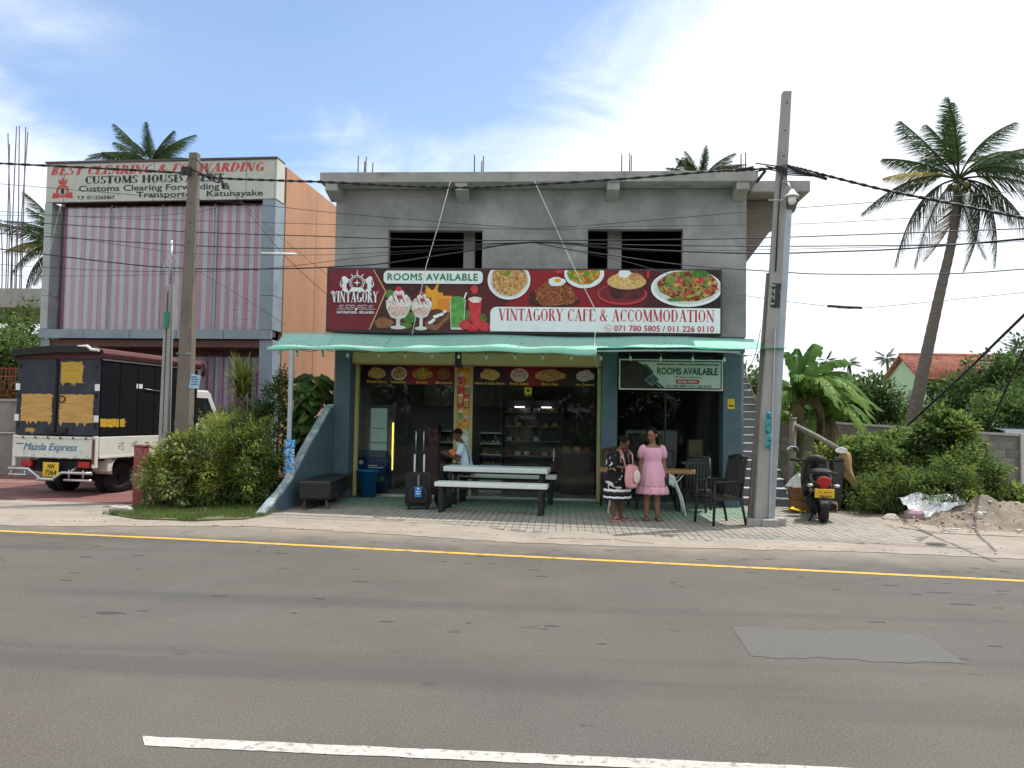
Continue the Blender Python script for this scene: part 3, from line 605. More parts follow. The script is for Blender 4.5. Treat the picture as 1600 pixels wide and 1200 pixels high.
for x0, x1 in ((-4.52, -3.48), (-3.46, -2.44), (-1.99, -1.10), (-1.08, -.16), (-.14, .74)):
    b = MB(); b.box(x0, x1, .78, .79, .05, 2.93); b.build('glass_door', M_sglass, cafe)
b = MB(); b.box(-.20, -.18, .74, .77, .85, 1.12); b.build('door_handle', M_steel, cafe)
b = MB(); b.box(-4.56, .80, .72, .86, .0, .045); b.build('threshold', M_steel, cafe)
for x0, x1 in ((1.15, 2.2), (2.22, 3.32)):
    b = MB(); b.box(x0, x1, .5, .51, .05, 3.2); b.build('glass_screen', M_sglass, cafe)
b = MB(); b.box(2.195, 2.225, .48, .53, .03, 3.2); b.build('screen_mullion', M_frame, cafe)
# room linings downstairs
b = MB(); b.box(-4.8, 3.6, .42, 6.0, -.02, .014); b.build('shop_floor', M_tile, cafe)
b = MB(); b.box(-4.8, .95, 4.6, 4.7, .03, 3.5); b.build('shop_back_wall', M_room, cafe)
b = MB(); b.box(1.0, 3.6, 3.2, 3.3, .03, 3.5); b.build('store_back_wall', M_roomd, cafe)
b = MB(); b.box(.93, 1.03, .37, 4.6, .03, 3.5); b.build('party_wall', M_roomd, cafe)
b = MB(); b.box(-4.8, 3.6, .36, 6.0, 3.50, 3.57); b.build('shop_ceiling', M_room, cafe)
b = MB(); b.box(-4.8, -4.7, .4, 4.6, .03, 3.5); b.build('shop_lining', M_room, cafe)
b = MB(); b.prism([(3.42, 2.05), (3.56, 2.05), (3.56, 2.26), (3.42, 2.26)], -.046, -.041); b.build('notice', mat('yellow_notice', (.75, .5, .02), .5), cafe)
b = MB(); b.prism([(3.44, 2.10), (3.54, 2.10), (3.54, 2.13), (3.44, 2.13)], -.048, -.0465); b.build('notice_print', M_blackl, cafe)
b = MB(); b.prism([(-.86, 2.31), (-.70, 2.31), (-.70, 2.47), (-.86, 2.47)], .770, .774); b.build('notice', MATS['yellow_notice'], cafe)
b = MB(); b.prism(ell(-.78, 2.40, .035, .035, 12), .767, .7695); b.build('notice_print', M_blackl, cafe)

# ---- outside stair on the right
M_riser = mat('grey_stair_tile', (.12, .13, .145), .5, var=.15, scale=6)
M_nose = mat('pale_stair_nosing', (.48, .48, .47), .6, var=.1, scale=8)
st = thing('staircase', 'outdoor stair with dark grey tiled risers beside the cafe wall', 'stairs', (3.85, 16.75, 0))
for k in range(19):
    b = MB(); z0 = k*.186; y0 = k*.265; b.box(0, .96, y0, y0+.265, 0, z0+.160); b.build('step', M_riser, st)
    b = MB(); b.box(-.0, .975, y0-.02, y0+.27, z0+.162, z0+.186); b.build('nosing', M_nose, st, bevel=.004, seg=1)
b = MB(); b.tube([(1.02, -.02, .02), (1.02, 4.6, 3.3)], .018, 6); b.build('side_cable', M_frame, st)
# ---- sloping forecourt wall on the left
M_cap = mat('worn_wall_cap', (.24, .30, .33), .8, var=.2, scale=8, col2=(.50, .50, .47), thresh=(6, .5, .62))
sw = thing('forecourt_wall', 'blue-grey side wall sloping down from the cafe to the road verge', 'wall', (-4.97, 16.36, 0), -.11)
prof = [(0, 1.98), (-.20, 1.93), (-.75, 1.50), (-1.3, 1.08), (-1.7, .74), (-2.0, .50), (-2.3, .33), (-2.6, .20), (-2.85, .08), (-3.0, 0)]
b = MB(); b.prism([(0, 0)] + [(y, z) for y, z in prof], -.06, .06, plane='YZ'); b.build('wall_body', M_bblue, sw)
b = MB()
for (y0, z0), (y1, z1) in zip(prof, prof[1:]): b.bar((0, y0, z0+.012), (0, y1, z1+.012), .15, .05)
b.build('wall_cap', M_cap, sw)

# ================================================================== cafe signboard
def print_mat(name, c1, c2, c3=None, scale=30, rough=.4, detail=3, kind='noise', stretch=None):
    """flat print: two or three colours broken up by a fine procedural pattern"""
    m = bpy.data.materials.new(name); m.use_nodes = True; MATS[name] = m
    nt = m.node_tree; N = nt.nodes; L = nt.links; p = N['Principled BSDF']; p.inputs['Roughness'].default_value = rough; p.inputs['Specular IOR Level'].default_value = .3
    tc = N.new('ShaderNodeTexCoord'); vec = tc.outputs['Object']
    if stretch: mp = N.new('ShaderNodeMapping'); mp.inputs['Scale'].default_value = stretch; L.new(vec, mp.inputs[0]); vec = mp.outputs[0]
    if kind == 'noise':
        n = N.new('ShaderNodeTexNoise'); n.inputs['Scale'].default_value = scale; n.inputs['Detail'].default_value = detail; n.inputs['Distortion'].default_value = 1.2; src = n.outputs[0]
    else:
        n = N.new('ShaderNodeTexVoronoi'); n.inputs['Scale'].default_value = scale; sp = N.new('ShaderNodeSeparateColor'); L.new(n.outputs['Color'], sp.inputs[0]); src = sp.outputs[0]
    L.new(vec, n.inputs['Vector'])
    cr = N.new('ShaderNodeValToRGB'); e = cr.color_ramp.elements
    e[0].position = .34; e[0].color = list(c1)+[1]; e[1].position = .66; e[1].color = list(c2 if c3 is None else c3)+[1]
    if c3 is not None: k = cr.color_ramp.elements.new(.5); k.color = list(c2)+[1]
    L.new(src, cr.inputs[0]); L.new(cr.outputs[0], p.inputs['Base Color']); return m
def grad_mat(name, stops, x0, x1, rough=.4, noise=.25, nscale=3):
    m = bpy.data.materials.new(name); m.use_nodes = True; MATS[name] = m
    nt = m.node_tree; N = nt.nodes; L = nt.links; p = N['Principled BSDF']; p.inputs['Roughness'].default_value = rough; p.inputs['Specular IOR Level'].default_value = .3
    tc = N.new('ShaderNodeTexCoord'); sp = N.new('ShaderNodeSeparateXYZ'); L.new(tc.outputs['Object'], sp.inputs[0])
    n = N.new('ShaderNodeTexNoise'); n.inputs['Scale'].default_value = nscale; n.inputs['Detail'].default_value = 3; L.new(tc.outputs['Object'], n.inputs['Vector'])
    mr = N.new('ShaderNodeMapRange'); mr.inputs['From Min'].default_value = x0; mr.inputs['From Max'].default_value = x1; L.new(sp.outputs[0], mr.inputs[0])
    ad = N.new('ShaderNodeMath'); ad.operation = 'MULTIPLY_ADD'; L.new(n.outputs[0], ad.inputs[0]); ad.inputs[1].default_value = noise; L.new(mr.outputs[0], ad.inputs[2])
    sb = N.new('ShaderNodeMath'); sb.operation = 'SUBTRACT'; L.new(ad.outputs[0], sb.inputs[0]); sb.inputs[1].default_value = noise/2
    cr = N.new('ShaderNodeValToRGB'); e = cr.color_ramp.elements
    e[0].position = stops[0][0]; e[0].color = list(stops[0][1])+[1]; e[1].position = stops[-1][0]; e[1].color = list(stops[-1][1])+[1]
    for q, c in stops[1:-1]: k = e.new(q); k.color = list(c)+[1]
    L.new(sb.outputs[0], cr.inputs[0]); L.new(cr.outputs[0], p.inputs['Base Color']); return m
P_burg = print_mat('print_burgundy', (.17, .016, .028), (.19, .018, .03), scale=2)
P_bg = grad_mat('print_background', [(0, (.05, .018, .016)), (.22, (.085, .025, .02)), (.36, (.09, .012, .014)), (.45, (.27, .012, .016)), (.66, (.25, .012, .018)), (.80, (.07, .012, .014)), (1, (.025, .016, .016))], -4.0, 3.24, nscale=2.4)
P_white = plain('print_white', .78, .80, .80, .45)
P_green = plain('print_green', .015, .20, .11, .45)
P_red = plain('print_red', .55, .05, .05, .45)
P_redt = plain('print_red_letters', .50, .035, .045, .45)
P_gold = plain('print_gold', .60, .38, .18, .45)
P_noodle = print_mat('print_noodles', (.22, .07, .015), (.55, .27, .08), (.72, .50, .25), 26)
P_noodle2 = print_mat('print_dark_noodles', (.07, .015, .006), (.24, .06, .018), (.42, .17, .05), 24)
P_rice = print_mat('print_rice', (.42, .18, .04), (.65, .38, .10), (.80, .62, .33), 34)
P_devil = print_mat('print_mixed_dish', (.20, .025, .012), (.50, .18, .07), (.20, .26, .05), 20, kind='vor')
P_salad = print_mat('print_salad', (.62, .30, .04), (.50, .05, .02), (.10, .28, .03), 22, kind='vor')
P_cream = print_mat('print_cream', (.55, .30, .30), (.78, .70, .66), (.82, .80, .78), 14)
P_sundae = print_mat('print_sundae', (.62, .10, .08), (.74, .60, .55), (.28, .22, .10), 12)
P_oj = plain('print_orange', .78, .33, .02, .4); P_oj2 = plain('print_amber', .70, .22, .015, .4)
P_kiwi = print_mat('print_kiwi', (.06, .25, .04), (.14, .38, .09), scale=9)
P_straw = print_mat('print_strawberry', (.50, .02, .03), (.62, .06, .07), scale=12)
P_cake = print_mat('print_cake', (.20, .07, .03), (.30, .13, .06), scale=18)
P_leaf = print_mat('print_leaf', (.03, .11, .02), (.10, .24, .04), scale=10)
P_bowl = print_mat('print_bowl', (.03, .010, .010), (.12, .02, .02), scale=4)
P_pale = print_mat('print_glass', (.55, .52, .50), (.72, .70, .68), scale=9)
P_grey = plain('print_grey', .30, .31, .31, .45)
M_signframe = plain('sign_frame', .045, .04, .04, .5)

sg = thing('cafe_signboard', 'long red signboard with food pictures above the green awning', 'signboard', (0, 16.2, 0))
U = lambda px: -5.08 + (px-516)*.013707
V = lambda py: 4.93 - (py-423.5)*.01372
A3 = lambda zx, zy: (U(500+zx/4.706), V(400+zy/4.706))
A4 = lambda zx, zy: (U(760+zx/3.478), V(397.5+zy/3.478))
b = MB(); b.box(-5.10, 3.26, .012, .16, 3.565, 4.95); b.build('board', M_signframe, sg)
flat([(-5.065, 3.60), (3.225, 3.60), (3.225, 4.915), (-5.065, 4.915)], .006, 'print_sheet', P_bg, sg, .006)
lay = [0]
def art(poly, m, name='food_picture', clip=True):
    lay[0] += 1; y = .005 - .0003*lay[0]
    if clip: poly = [(min(max(a, -5.06), 3.22), min(max(c, 3.605), 4.91)) for a, c in poly]
    # drop repeated points
    q = []
    for p in poly:
        if not q or (abs(p[0]-q[-1][0])+abs(p[1]-q[-1][1])) > 1e-4: q.append(p)
    return flat(q, y, name, m, sg, .0002)
def ring(A, cx, cy, rx, ry, m, n=40, name='food_picture'): 
    return art([A(cx+rx*math.cos(2*math.pi*i/n), cy+ry*math.sin(2*math.pi*i/n)) for i in range(n)], m, name)
def blob(A, cx, cy, rx, ry, m, seed=0, amp=.12, n=30, name='food_picture'):
    rr = random.Random(seed); ph = [rr.uniform(0, 6.28) for _ in range(4)]
    def k(a): return 1 + amp*(math.sin(3*a+ph[0])*.5 + math.sin(5*a+ph[1])*.4 + math.sin(9*a+ph[2])*.35)
    return art([A(cx+rx*k(2*math.pi*i/n)*math.cos(2*math.pi*i/n), cy+ry*k(2*math.pi*i/n)*math.sin(2*math.pi*i/n)) for i in range(n)], m, name)
def poly(A, pts, m, name='food_picture'): return art([A(*p) for p in pts], m, name)
# left crest panel
poly(A3, [(60, 112), (420, 112), (515, 280), (400, 560), (60, 560)], P_gold, 'panel_edge')
poly(A3, [(60, 110), (412, 110), (506, 280), (391, 562), (60, 562)], P_burg, 'crest_panel')
# leaves and dark sweets behind the drinks
blob(A3, 545, 300, 40, 32, P_leaf, 1); blob(A3, 690, 470, 45, 40, P_leaf, 2); blob(A3, 650, 530, 60, 25, P_leaf, 7); blob(A3, 500, 510, 70, 40, P_cake, 3)
blob(A3, 720, 270, 80, 35, P_bowl, 4); blob(A3, 1110, 450, 35, 40, P_leaf, 5); blob(A3, 1230, 480, 30, 40, P_leaf, 6)
# orange juice
blob(A3, 850, 290, 60, 30, P_oj, 8, .35); poly(A3, [(815, 235), (800, 232), (835, 300), (880, 300), (905, 225), (885, 222), (860, 280)], P_oj)
poly(A3, [(845, 290), (935, 285), (930, 410), (855, 410)], P_oj); poly(A3, [(890, 305), (1005, 308), (985, 440), (900, 440)], P_oj2); poly(A3, [(893, 312), (1002, 314), (1000, 330), (895, 328)], P_oj)
# cake with white pieces
poly(A3, [(805, 500), (880, 400), (985, 432), (985, 470), (890, 565), (812, 545)], P_cake)
poly(A3, [(805, 500), (880, 400), (985, 432), (890, 525)], plain('print_chocolate', .10, .03, .015, .4))
for i in range(16):
    rr = random.Random(i); t, u = rr.random(), rr.random(); blob(A3, 835+t*110-u*20+10, 492-t*55+u*18-15+20*(t < .3), 13, 11, P_white, i, .2, 8)
# sundaes
for (cx, cy, s) in ((608, 400, 1.0), (778, 405, .82)):
    poly(A3, [(cx-15*s, cy+60*s), (cx+15*s, cy+60*s), (cx+14*s, cy+135), (cx-14*s, cy+135)], P_pale); ring(A3, cx, cy+143, 56*s, 14, P_pale)
    poly(A3, [(cx-95*s, cy-55*s), (cx+95*s, cy-55*s), (cx+88*s, cy+5*s), (cx+55*s, cy+68*s), (cx, cy+86*s), (cx-55*s, cy+68*s), (cx-88*s, cy+5*s)], P_pale)
    blob(A3, cx, cy+2, 76*s, 62*s, P_sundae, int(cx)); blob(A3, cx-30*s, cy-50*s, 55*s, 45*s, P_cream, 21); blob(A3, cx+38*s, cy-52*s, 55*s, 44*s, P_cream, 22)
    blob(A3, cx, cy-95*s, 48*s, 40*s, P_cream, 23); ring(A3, cx+8*s, cy-78*s, 20*s, 17*s, P_straw); ring(A3, cx, cy-140*s, 22*s, 19*s, P_straw)
    for q in range(3): poly(A3, [(cx-50*s+q*32*s, cy-100*s), (cx-44*s+q*32*s, cy-100*s), (cx-20*s+q*34*s, cy-40*s), (cx-28*s+q*34*s, cy-40*s)], P_bowl)
# green and red drinks
poly(A3, [(985, 335), (1103, 335), (1092, 555), (998, 555)], P_pale); poly(A3, [(990, 340), (1098, 340), (1087, 540), (1002, 540)], P_kiwi); blob(A3, 1043, 332, 48, 20, P_kiwi, 31); poly(A3, [(1085, 330), (1096, 330), (1112, 284), (1101, 282)], P_white)
poly(A3, [(1122, 318), (1222, 322), (1210, 495), (1135, 495)], P_straw); blob(A3, 1172, 335, 46, 22, P_cream, 33); blob(A3, 1165, 262, 26, 32, P_straw, 34)
for cx, cy in ((1100, 520), (1200, 510), (1240, 535), (1160, 540)): blob(A3, cx, cy, 42, 36, P_straw, cx)
for cx, cy in ((1100, 520), (1205, 512), (1245, 540)): blob(A3, cx, cy, 15, 12, P_red, cx)
# dishes on the right
ring(A4, 142, 150, 115, 105, P_white); ring(A4, 142, 150, 104, 94, P_pale); blob(A4, 143, 148, 95, 86, P_noodle, 41, .04); blob(A4, 120, 112, 30, 18, P_salad, 42)
blob(A4, 560, 180, 0.1, 0.1, P_white, 1)
ring(A4, 385, 262, 135, 30, plain('print_black', .02, .012, .012, .4)); blob(A4, 385, 225, 112, 66, P_noodle2, 43, .10); blob(A4, 460, 255, 45, 24, P_noodle2, 44, .3)
blob(A4, 398, 157, 46, 24, P_white, 45, .1); ring(A4, 402, 151, 18, 11, P_oj); blob(A4, 270, 235, 18, 30, P_bowl, 46); blob(A4, 410, 98, 24, 16, P_straw, 47)
ring(A4, 543, 112, 106, 80, P_white); blob(A4, 540, 112, 88, 60, P_salad, 48, .05)
ring(A4, 745, 222, 132, 58, P_redt); ring(A4, 745, 218, 122, 50, P_burg); poly(A4, [(668, 158), (868, 158), (858, 215), (835, 245), (700, 245), (678, 215)], P_bowl)
ring(A4, 768, 155, 103, 42, P_gold); blob(A4, 768, 148, 94, 42, P_rice, 49, .05); blob(A4, 757, 112, 33, 22, P_white, 50, .05); blob(A4, 815, 130, 36, 20, P_noodle, 51)
blob(A4, 880, 112, 7, 25, P_straw, 52, .1)
ring(A4, 1082, 188, 186, 100, P_white); ring(A4, 1084, 184, 174, 90, P_pale); blob(A4, 1090, 176, 158, 82, P_devil, 53, .05)
for i in range(26):
    rr = random.Random(100+i); a, q = rr.uniform(0, 6.28), rr.random()**.5; blob(A4, 1095+145*q*math.cos(a), 176+70*q*math.sin(a), rr.uniform(10, 22), rr.uniform(8, 15), (P_noodle, P_straw, P_leaf, P_salad)[i % 4], i, .2, 10)
blob(A4, 1150, 108, 42, 26, P_leaf, 55, .2); blob(A4, 1020, 250, 38, 10, P_leaf, 56)
# white panels and lettering
art([(a, c) for a, c in rrect(*[f for f in (A3(495, 0)[0], A3(1225, 0)[0], A3(0, 222)[1], A3(0, 127)[1])], .09)], P_white, 'white_panel')
ytxt = .005 - .0003*(lay[0]+6)
text('ROOMS AVAILABLE', sg, P_green, A3(525, 0)[0], ytxt, A3(0, 197)[1], .145, A3(1187, 0)[0]-A3(525, 0)[0], bold=.032, sp=1.12)
x0, z1 = A4(45, 295); x1, z0 = A4(1252, 432)
art(rrect(x0, 3.22, 3.605, z1, .13, (0, 0, 1, 0)), P_white, 'white_panel')
serif('VINTAGORY CAFE & ACCOMMODATION', sg, P_redt, A4(88, 0)[0], ytxt, A4(0, 368)[1], .252, A4(1228, 0)[0]-A4(88, 0)[0], weight=1.0)
text('071 780 5805 / 011 226 0110', sg, P_redt, A4(705, 0)[0], ytxt, A4(0, 419)[1], .118, A4(1225, 0)[0]-A4(705, 0)[0], bold=.022)
cx, cz = A4(672, 404)
b = MB()
for i in range(20):
    a0, a1 = 2*math.pi*i/20, 2*math.pi*(i+1)/20
    b.prism([(cx+.075*math.cos(a0), cz+.075*math.sin(a0)), (cx+.075*math.cos(a1), cz+.075*math.sin(a1)), (cx+.064*math.cos(a1), cz+.064*math.sin(a1)), (cx+.064*math.cos(a0), cz+.064*math.sin(a0))], ytxt, ytxt+.002)
for a in range(180, 275, 18): b.prism([(cx+.02+.05*math.cos(R(a)), cz+.02+.05*math.sin(R(a))), (cx+.02+.05*math.cos(R(a+18)), cz+.02+.05*math.sin(R(a+18))), (cx+.02+.033*math.cos(R(a+18)), cz+.02+.033*math.sin(R(a+18))), (cx+.02+.033*math.cos(R(a)), cz+.02+.033*math.sin(R(a)))], ytxt-.001, ytxt+.002)
b.build('phone_symbol', P_redt, sg)
# crest: wheel with star, two rearing lions, name, flourish
b = MB(); yl = ytxt
C = lambda zx, zy: A3(zx, zy)
def line(p, q, w, k=0):
    (x0, z0), (x1, z1) = p, q; d = math.hypot(x1-x0, z1-z0); nx, nz = -(z1-z0)/d*w/2, (x1-x0)/d*w/2
    b.prism([(x0+nx, z0+nz), (x1+nx, z1+nz), (x1-nx, z1-nz), (x0-nx, z0-nz)], yl-.0004*k, yl+.001)
cx, cz = C(298, 218)
for rad, w in ((.155, .018), (.120, .010)):
    for i in range(28):
        a0, a1 = 2*math.pi*i/28, 2*math.pi*(i+1)/28; line((cx+rad*math.cos(a0), cz+rad*math.sin(a0)), (cx+rad*math.cos(a1), cz+rad*math.sin(a1)), w)
for a in (20, 55, 90, 125, 160): line((cx+.165*math.cos(R(a)), cz+.165*math.sin(R(a))), (cx+.225*math.cos(R(a)), cz+.225*math.sin(R(a))), .022, 1)
line((cx, cz+.16), (cx, cz+.27), .012, 2)
b.prism([(cx+(.085 if i % 2 == 0 else .02)*math.cos(R(90*i/2)), cz+(.085 if i % 2 == 0 else .02)*math.sin(R(90*i/2))) for i in range(8)], yl, yl+.001)
b.prism([C(235, 283), C(365, 283), C(335, 252), C(262, 252)], yl+.0004, yl+.001)
b.build('crest_wheel', P_white, sg)
for s in (-1, 1):
    b = MB(); L_ = lambda dx, dy: C(298 + s*dx, dy)
    b.prism([L_(62, 205), L_(75, 180), L_(95, 168), L_(112, 176), L_(115, 196), L_(105, 215), L_(112, 240), L_(104, 262), L_(88, 268), L_(76, 250), L_(80, 225), L_(68, 222)], yl, yl+.001)
    b.prism([L_(70, 262), L_(104, 258), L_(112, 272), L_(92, 284), L_(66, 282)], yl-.0004, yl+.001)
    b.prism([L_(112, 250), L_(120, 225), L_(116, 205), L_(122, 205), L_(128, 228), L_(118, 256)], yl-.0008, yl+.001)
    b.build('crest_lion', P_white, sg)
serif('VINTAGORY', sg, P_white, C(112, 0)[0], yl, C(0, 362)[1], .235, C(458, 0)[0]-C(112, 0)[0], weight=1.25, name='crest_name')
b = MB()
for i in range(10):
    a0, a1 = R(60+i*28), R(60+(i+1)*28); c0 = C(118, 292); line((c0[0]+.035*math.cos(a0), c0[1]+.03*math.sin(a0)), (c0[0]+.035*math.cos(a1), c0[1]+.03*math.sin(a1)), .016)
line(C(125, 284), C(140, 300), .02, 1)
line(C(155, 412), C(275, 412), .008); line(C(320, 412), C(438, 412), .008)
for s in (-1, 1):
    for (dx, rad) in ((110, .035), (60, .045), (25, .035)):
        c0 = C(297+s*dx, 392)
        for i in range(9): a0, a1 = R(i*34), R((i+1)*34); line((c0[0]+rad*math.cos(a0)*1.3, c0[1]+rad*.7*math.sin(a0)), (c0[0]+rad*math.cos(a1)*1.3, c0[1]+rad*.7*math.sin(a1)), .009, i % 3)
c0 = C(297, 412); b.prism([(c0[0]-.04, c0[1]), (c0[0], c0[1]-.03), (c0[0]+.04, c0[1]), (c0[0], c0[1]+.03)], yl-.001, yl)
b.build('crest_flourish', P_white, sg)
text('KATUNAYAKE - SRI LANKA', sg, P_white, C(155, 0)[0], yl, C(0, 445)[1], .055, C(430, 0)[0]-C(155, 0)[0], bold=.03)

# ------------------------------------------------------------------ rooms sign under the awning
rs = thing('rooms_sign', 'white framed rooms available sign hanging over the right-hand shop opening', 'sign', (0, 16.24, 0))
b = MB(); b.box(1.16, 3.30, .012, .06, 2.42, 3.06); b.build('board', plain('sign_white_frame', .7, .7, .68, .5), rs)
flat([(1.185, 2.445), (3.275, 2.445), (3.275, 3.035), (1.185, 3.035)], .0095, 'print_border', plain('print_border_dark', .02, .03, .028, .4), rs, .002)
flat([(1.21, 2.47), (3.25, 2.47), (3.25, 3.01), (1.21, 3.01)], .008, 'print_sheet', print_mat('print_rooms_sheet', (.52, .55, .53), (.60, .62, .60), scale=2), rs, .003)
flat([(1.20, 2.46), (2.02, 2.46), (1.85, 2.62), (1.80, 2.80), (1.66, 2.94), (1.52, 3.02), (1.20, 3.02)], .006, 'photo_print', print_mat('print_room_photo', (.012, .012, .012), (.05, .025, .02), scale=5), rs, .001)
flat([(1.66, 2.95), (1.72, 2.96), (1.86, 2.82), (1.90, 2.64), (2.10, 2.47), (2.03, 2.47), (1.84, 2.62), (1.79, 2.80)], .005, 'swoosh', plain('print_dark_green', .02, .07, .055, .4), rs, .0006)
flat([(1.84, 2.50), (2.00, 2.64), (1.86, 2.76), (1.69, 2.63)], .004, 'photo_frame', P_grey, rs, .0006)
flat([(1.84, 2.515), (1.983, 2.64), (1.86, 2.745), (1.707, 2.63)], .003, 'photo_print', print_mat('print_bed_photo', (.03, .05, .06), (.09, .12, .13), scale=9), rs, .0006)
P_dg = MATS['print_dark_green']
text('VINTAGORY CAFE & ACCOMMODATION', rs, P_dg, 1.93, .004, 2.935, .045, 1.28, bold=.03)
text('ROOMS AVAILABLE', rs, P_dg, 1.95, .004, 2.745, .145, 1.24, bold=.03)
text('24 Hours Service', rs, P_dg, 2.30, .004, 2.675, .042, .56)
flat(rrect(2.33, 2.82, 2.555, 2.645, .04), .006, 'button', P_redt, rs, .001)
text('BOOK NOW', rs, P_white, 2.38, .003, 2.578, .045, .39, bold=.03)
text('071 780 5805 / 011 226 0110', rs, P_dg, 2.14, .004, 2.485, .045, .92, bold=.025)

# ------------------------------------------------------------------ menu headers and juice banner on the shop glass
M_yel = plain('print_yellow', .80, .60, .08, .45)
def header(name, label, x0, x1, items, seed, bgmat):
    h = thing(name, label, 'menu board', (0, 17.165, 0))
    b = MB(); b.box(x0, x1, .004, .010, 2.50, 2.925); b.build('board', bgmat, h)
    for i, (s, cx, w, m, tw) in enumerate(items):
        rr = random.Random(seed+i)
        if m[1]: flat(ell(cx, 2.74, w/2+.03, .15, 24), .0025, 'plate_picture', P_pale, h, .001)
        q = [(cx+(w/2)*(1+.1*math.sin(3*a+seed)+.06*math.sin(7*a))*math.cos(a), 2.745+.125*(1+.1*math.sin(4*a+i))*math.sin(a)) for a in [2*math.pi*k/26 for k in range(26)]]
        flat(q, .0012, 'food_picture', m[0], h, .001)
        text(s, h, M_yel, cx, -.001, 2.525, .052, tw, bold=.022, align='C')
header('menu_board', 'red menu strip reading Fried Rice to Biriyani above the left glass doors', -4.52, -2.44,
       [('Fried Rice', -4.20, .40, (P_rice, 0), .44), ('Noodles', -3.69, .30, (P_noodle, 1), .34), ('Kottu', -3.16, .46, (P_salad, 0), .26), ('Biriyani', -2.67, .30, (P_noodle2, 0), .36)], 3,
       grad_mat('print_menu_left', [(0, (.035, .012, .025)), (.45, (.06, .012, .02)), (.6, (.30, .012, .015)), (1, (.10, .008, .01))], -4.5, -2.45))
header('menu_board', 'dark menu strip reading Pastry and Cake Items to Ice Creams above the right glass doors', -1.99, .74,
       [('Pastry & Cake Items', -1.64, .44, (P_rice, 0), .66), ('Fruit Salad', -.98, .34, (P_sundae, 1), .40), ('Short Eats', -.30, .70, (P_noodle, 0), .36), ('Ice Creams', .48, .40, (P_cream, 0), .40)], 9,
       grad_mat('print_menu_right', [(0, (.02, .012, .014)), (.25, (.04, .01, .012)), (.45, (.30, .012, .015)), (.7, (.05, .01, .012)), (1, (.012, .010, .012))], -1.99, .74))
jb = thing('juice_banner', 'tall narrow banner of fruit juices between the glass doors', 'banner', (-2.22, 17.16, 0))
b = MB(); b.box(-.165, .165, .01, .03, .62, 2.92); b.build('board', plain('banner_white_frame', .6, .6, .52, .5), jb)
bands = [(2.45, 2.90, print_mat('print_banner_yellow', (.62, .03, .03), (.75, .55, .05), scale=4)), (1.98, 2.45, print_mat('print_banner_red', (.55, .04, .04), (.62, .10, .04), scale=5)), (1.52, 1.98, print_mat('print_banner_orange', (.70, .22, .03), (.62, .40, .05), scale=5)), (1.10, 1.52, print_mat('print_banner_green', (.45, .55, .30), (.70, .70, .60), scale=5)), (.64, 1.10, print_mat('print_banner_low', (.62, .45, .10), (.55, .06, .05), scale=5))]
for z0, z1, m in bands: flat([(-.14, z0), (.14, z0), (.14, z1), (-.14, z1)], .006, 'print_sheet', m, jb, .003)
rr = random.Random(12); k = 0
def glass_pic(cx, cz, w, h_, m):
    """a printed tumbler: pale outline, drink, froth, straw"""
    global k
    k += 1; y = .0045 - .0009*(k % 5)
    flat([(cx-w*.55, cz+h_*.5), (cx+w*.55, cz+h_*.5), (cx+w*.40, cz-h_*.5), (cx-w*.40, cz-h_*.5)], y, 'drink_picture', P_pale, jb, .0003)
    flat([(cx-w*.48, cz+h_*.32), (cx+w*.48, cz+h_*.32), (cx+w*.36, cz-h_*.44), (cx-w*.36, cz-h_*.44)], y-.0004, 'drink_picture', m, jb, .0003)
    flat(ell(cx, cz+h_*.34, w*.46, h_*.10, 12), y-.0006, 'froth_picture', P_cream, jb, .0002)
    flat([(cx+w*.1, cz+h_*.3), (cx+w*.2, cz+h_*.3), (cx+w*.5, cz+h_*.8), (cx+w*.42, cz+h_*.8)], y-.0008, 'straw_picture', P_white, jb, .0002)
for cx, cz, w, h_, m in ((-.07, 2.62, .10, .26, P_straw), (.07, 2.40, .09, .18, P_kiwi), (-.07, 2.20, .10, .20, P_oj), (.06, 2.10, .09, .18, P_oj2), (-.06, 1.82, .09, .24, P_kiwi), (.06, 1.72, .09, .20, P_oj), (.07, 1.12, .09, .2, P_straw), (-.07, .86, .09, .2, P_kiwi)): glass_pic(cx, cz, w, h_, m)
for i in range(16):
    cx, cz = rr.uniform(-.11, .11), rr.uniform(.7, 2.85); r_ = rr.uniform(.018, .04); flat(ell(cx, cz, r_, r_*.9, 10), .0008-.0003*(i % 4), 'fruit_picture', rr.choice((P_straw, P_leaf, P_oj, P_kiwi)), jb, .0002)
flat(ell(-.04, 1.45, .09, .075, 18), .0002, 'fruit_picture', P_sundae, jb, .0004); flat(ell(.05, 1.30, .08, .06, 18), -.0006, 'fruit_picture', P_cream, jb, .0004)

# ------------------------------------------------------------------ green awning, post, string of bulbs
def tarp_mat():
    m = bpy.data.materials.new('green_tarpaulin'); m.use_nodes = True; nt = m.node_tree; N = nt.nodes; L = nt.links; p = N['Principled BSDF']
    tc = N.new('ShaderNodeTexCoord'); n = N.new('ShaderNodeTexNoise'); n.inputs['Scale'].default_value = 1.4; n.inputs['Detail'].default_value = 7; L.new(tc.outputs['Object'], n.inputs[0])
    cr = N.new('ShaderNodeValToRGB'); e = cr.color_ramp.elements; e[0].position = .3; e[0].color = (.42, .76, .68, 1); e[1].position = .72; e[1].color = (.55, .72, .68, 1); L.new(n.outputs[0], cr.inputs[0])
    p.inputs['Roughness'].default_value = .45; L.new(cr.outputs[0], p.inputs['Base Color'])
    t = N.new('ShaderNodeBsdfTranslucent'); t.inputs[0].default_value = (.20, .90, .68, 1)
    ms = N.new('ShaderNodeMixShader'); ms.inputs[0].default_value = .42; L.new(p.outputs[0], ms.inputs[1]); L.new(t.outputs[0], ms.inputs[2]); L.new(ms.outputs[0], N['Material Output'].inputs[0]); return m
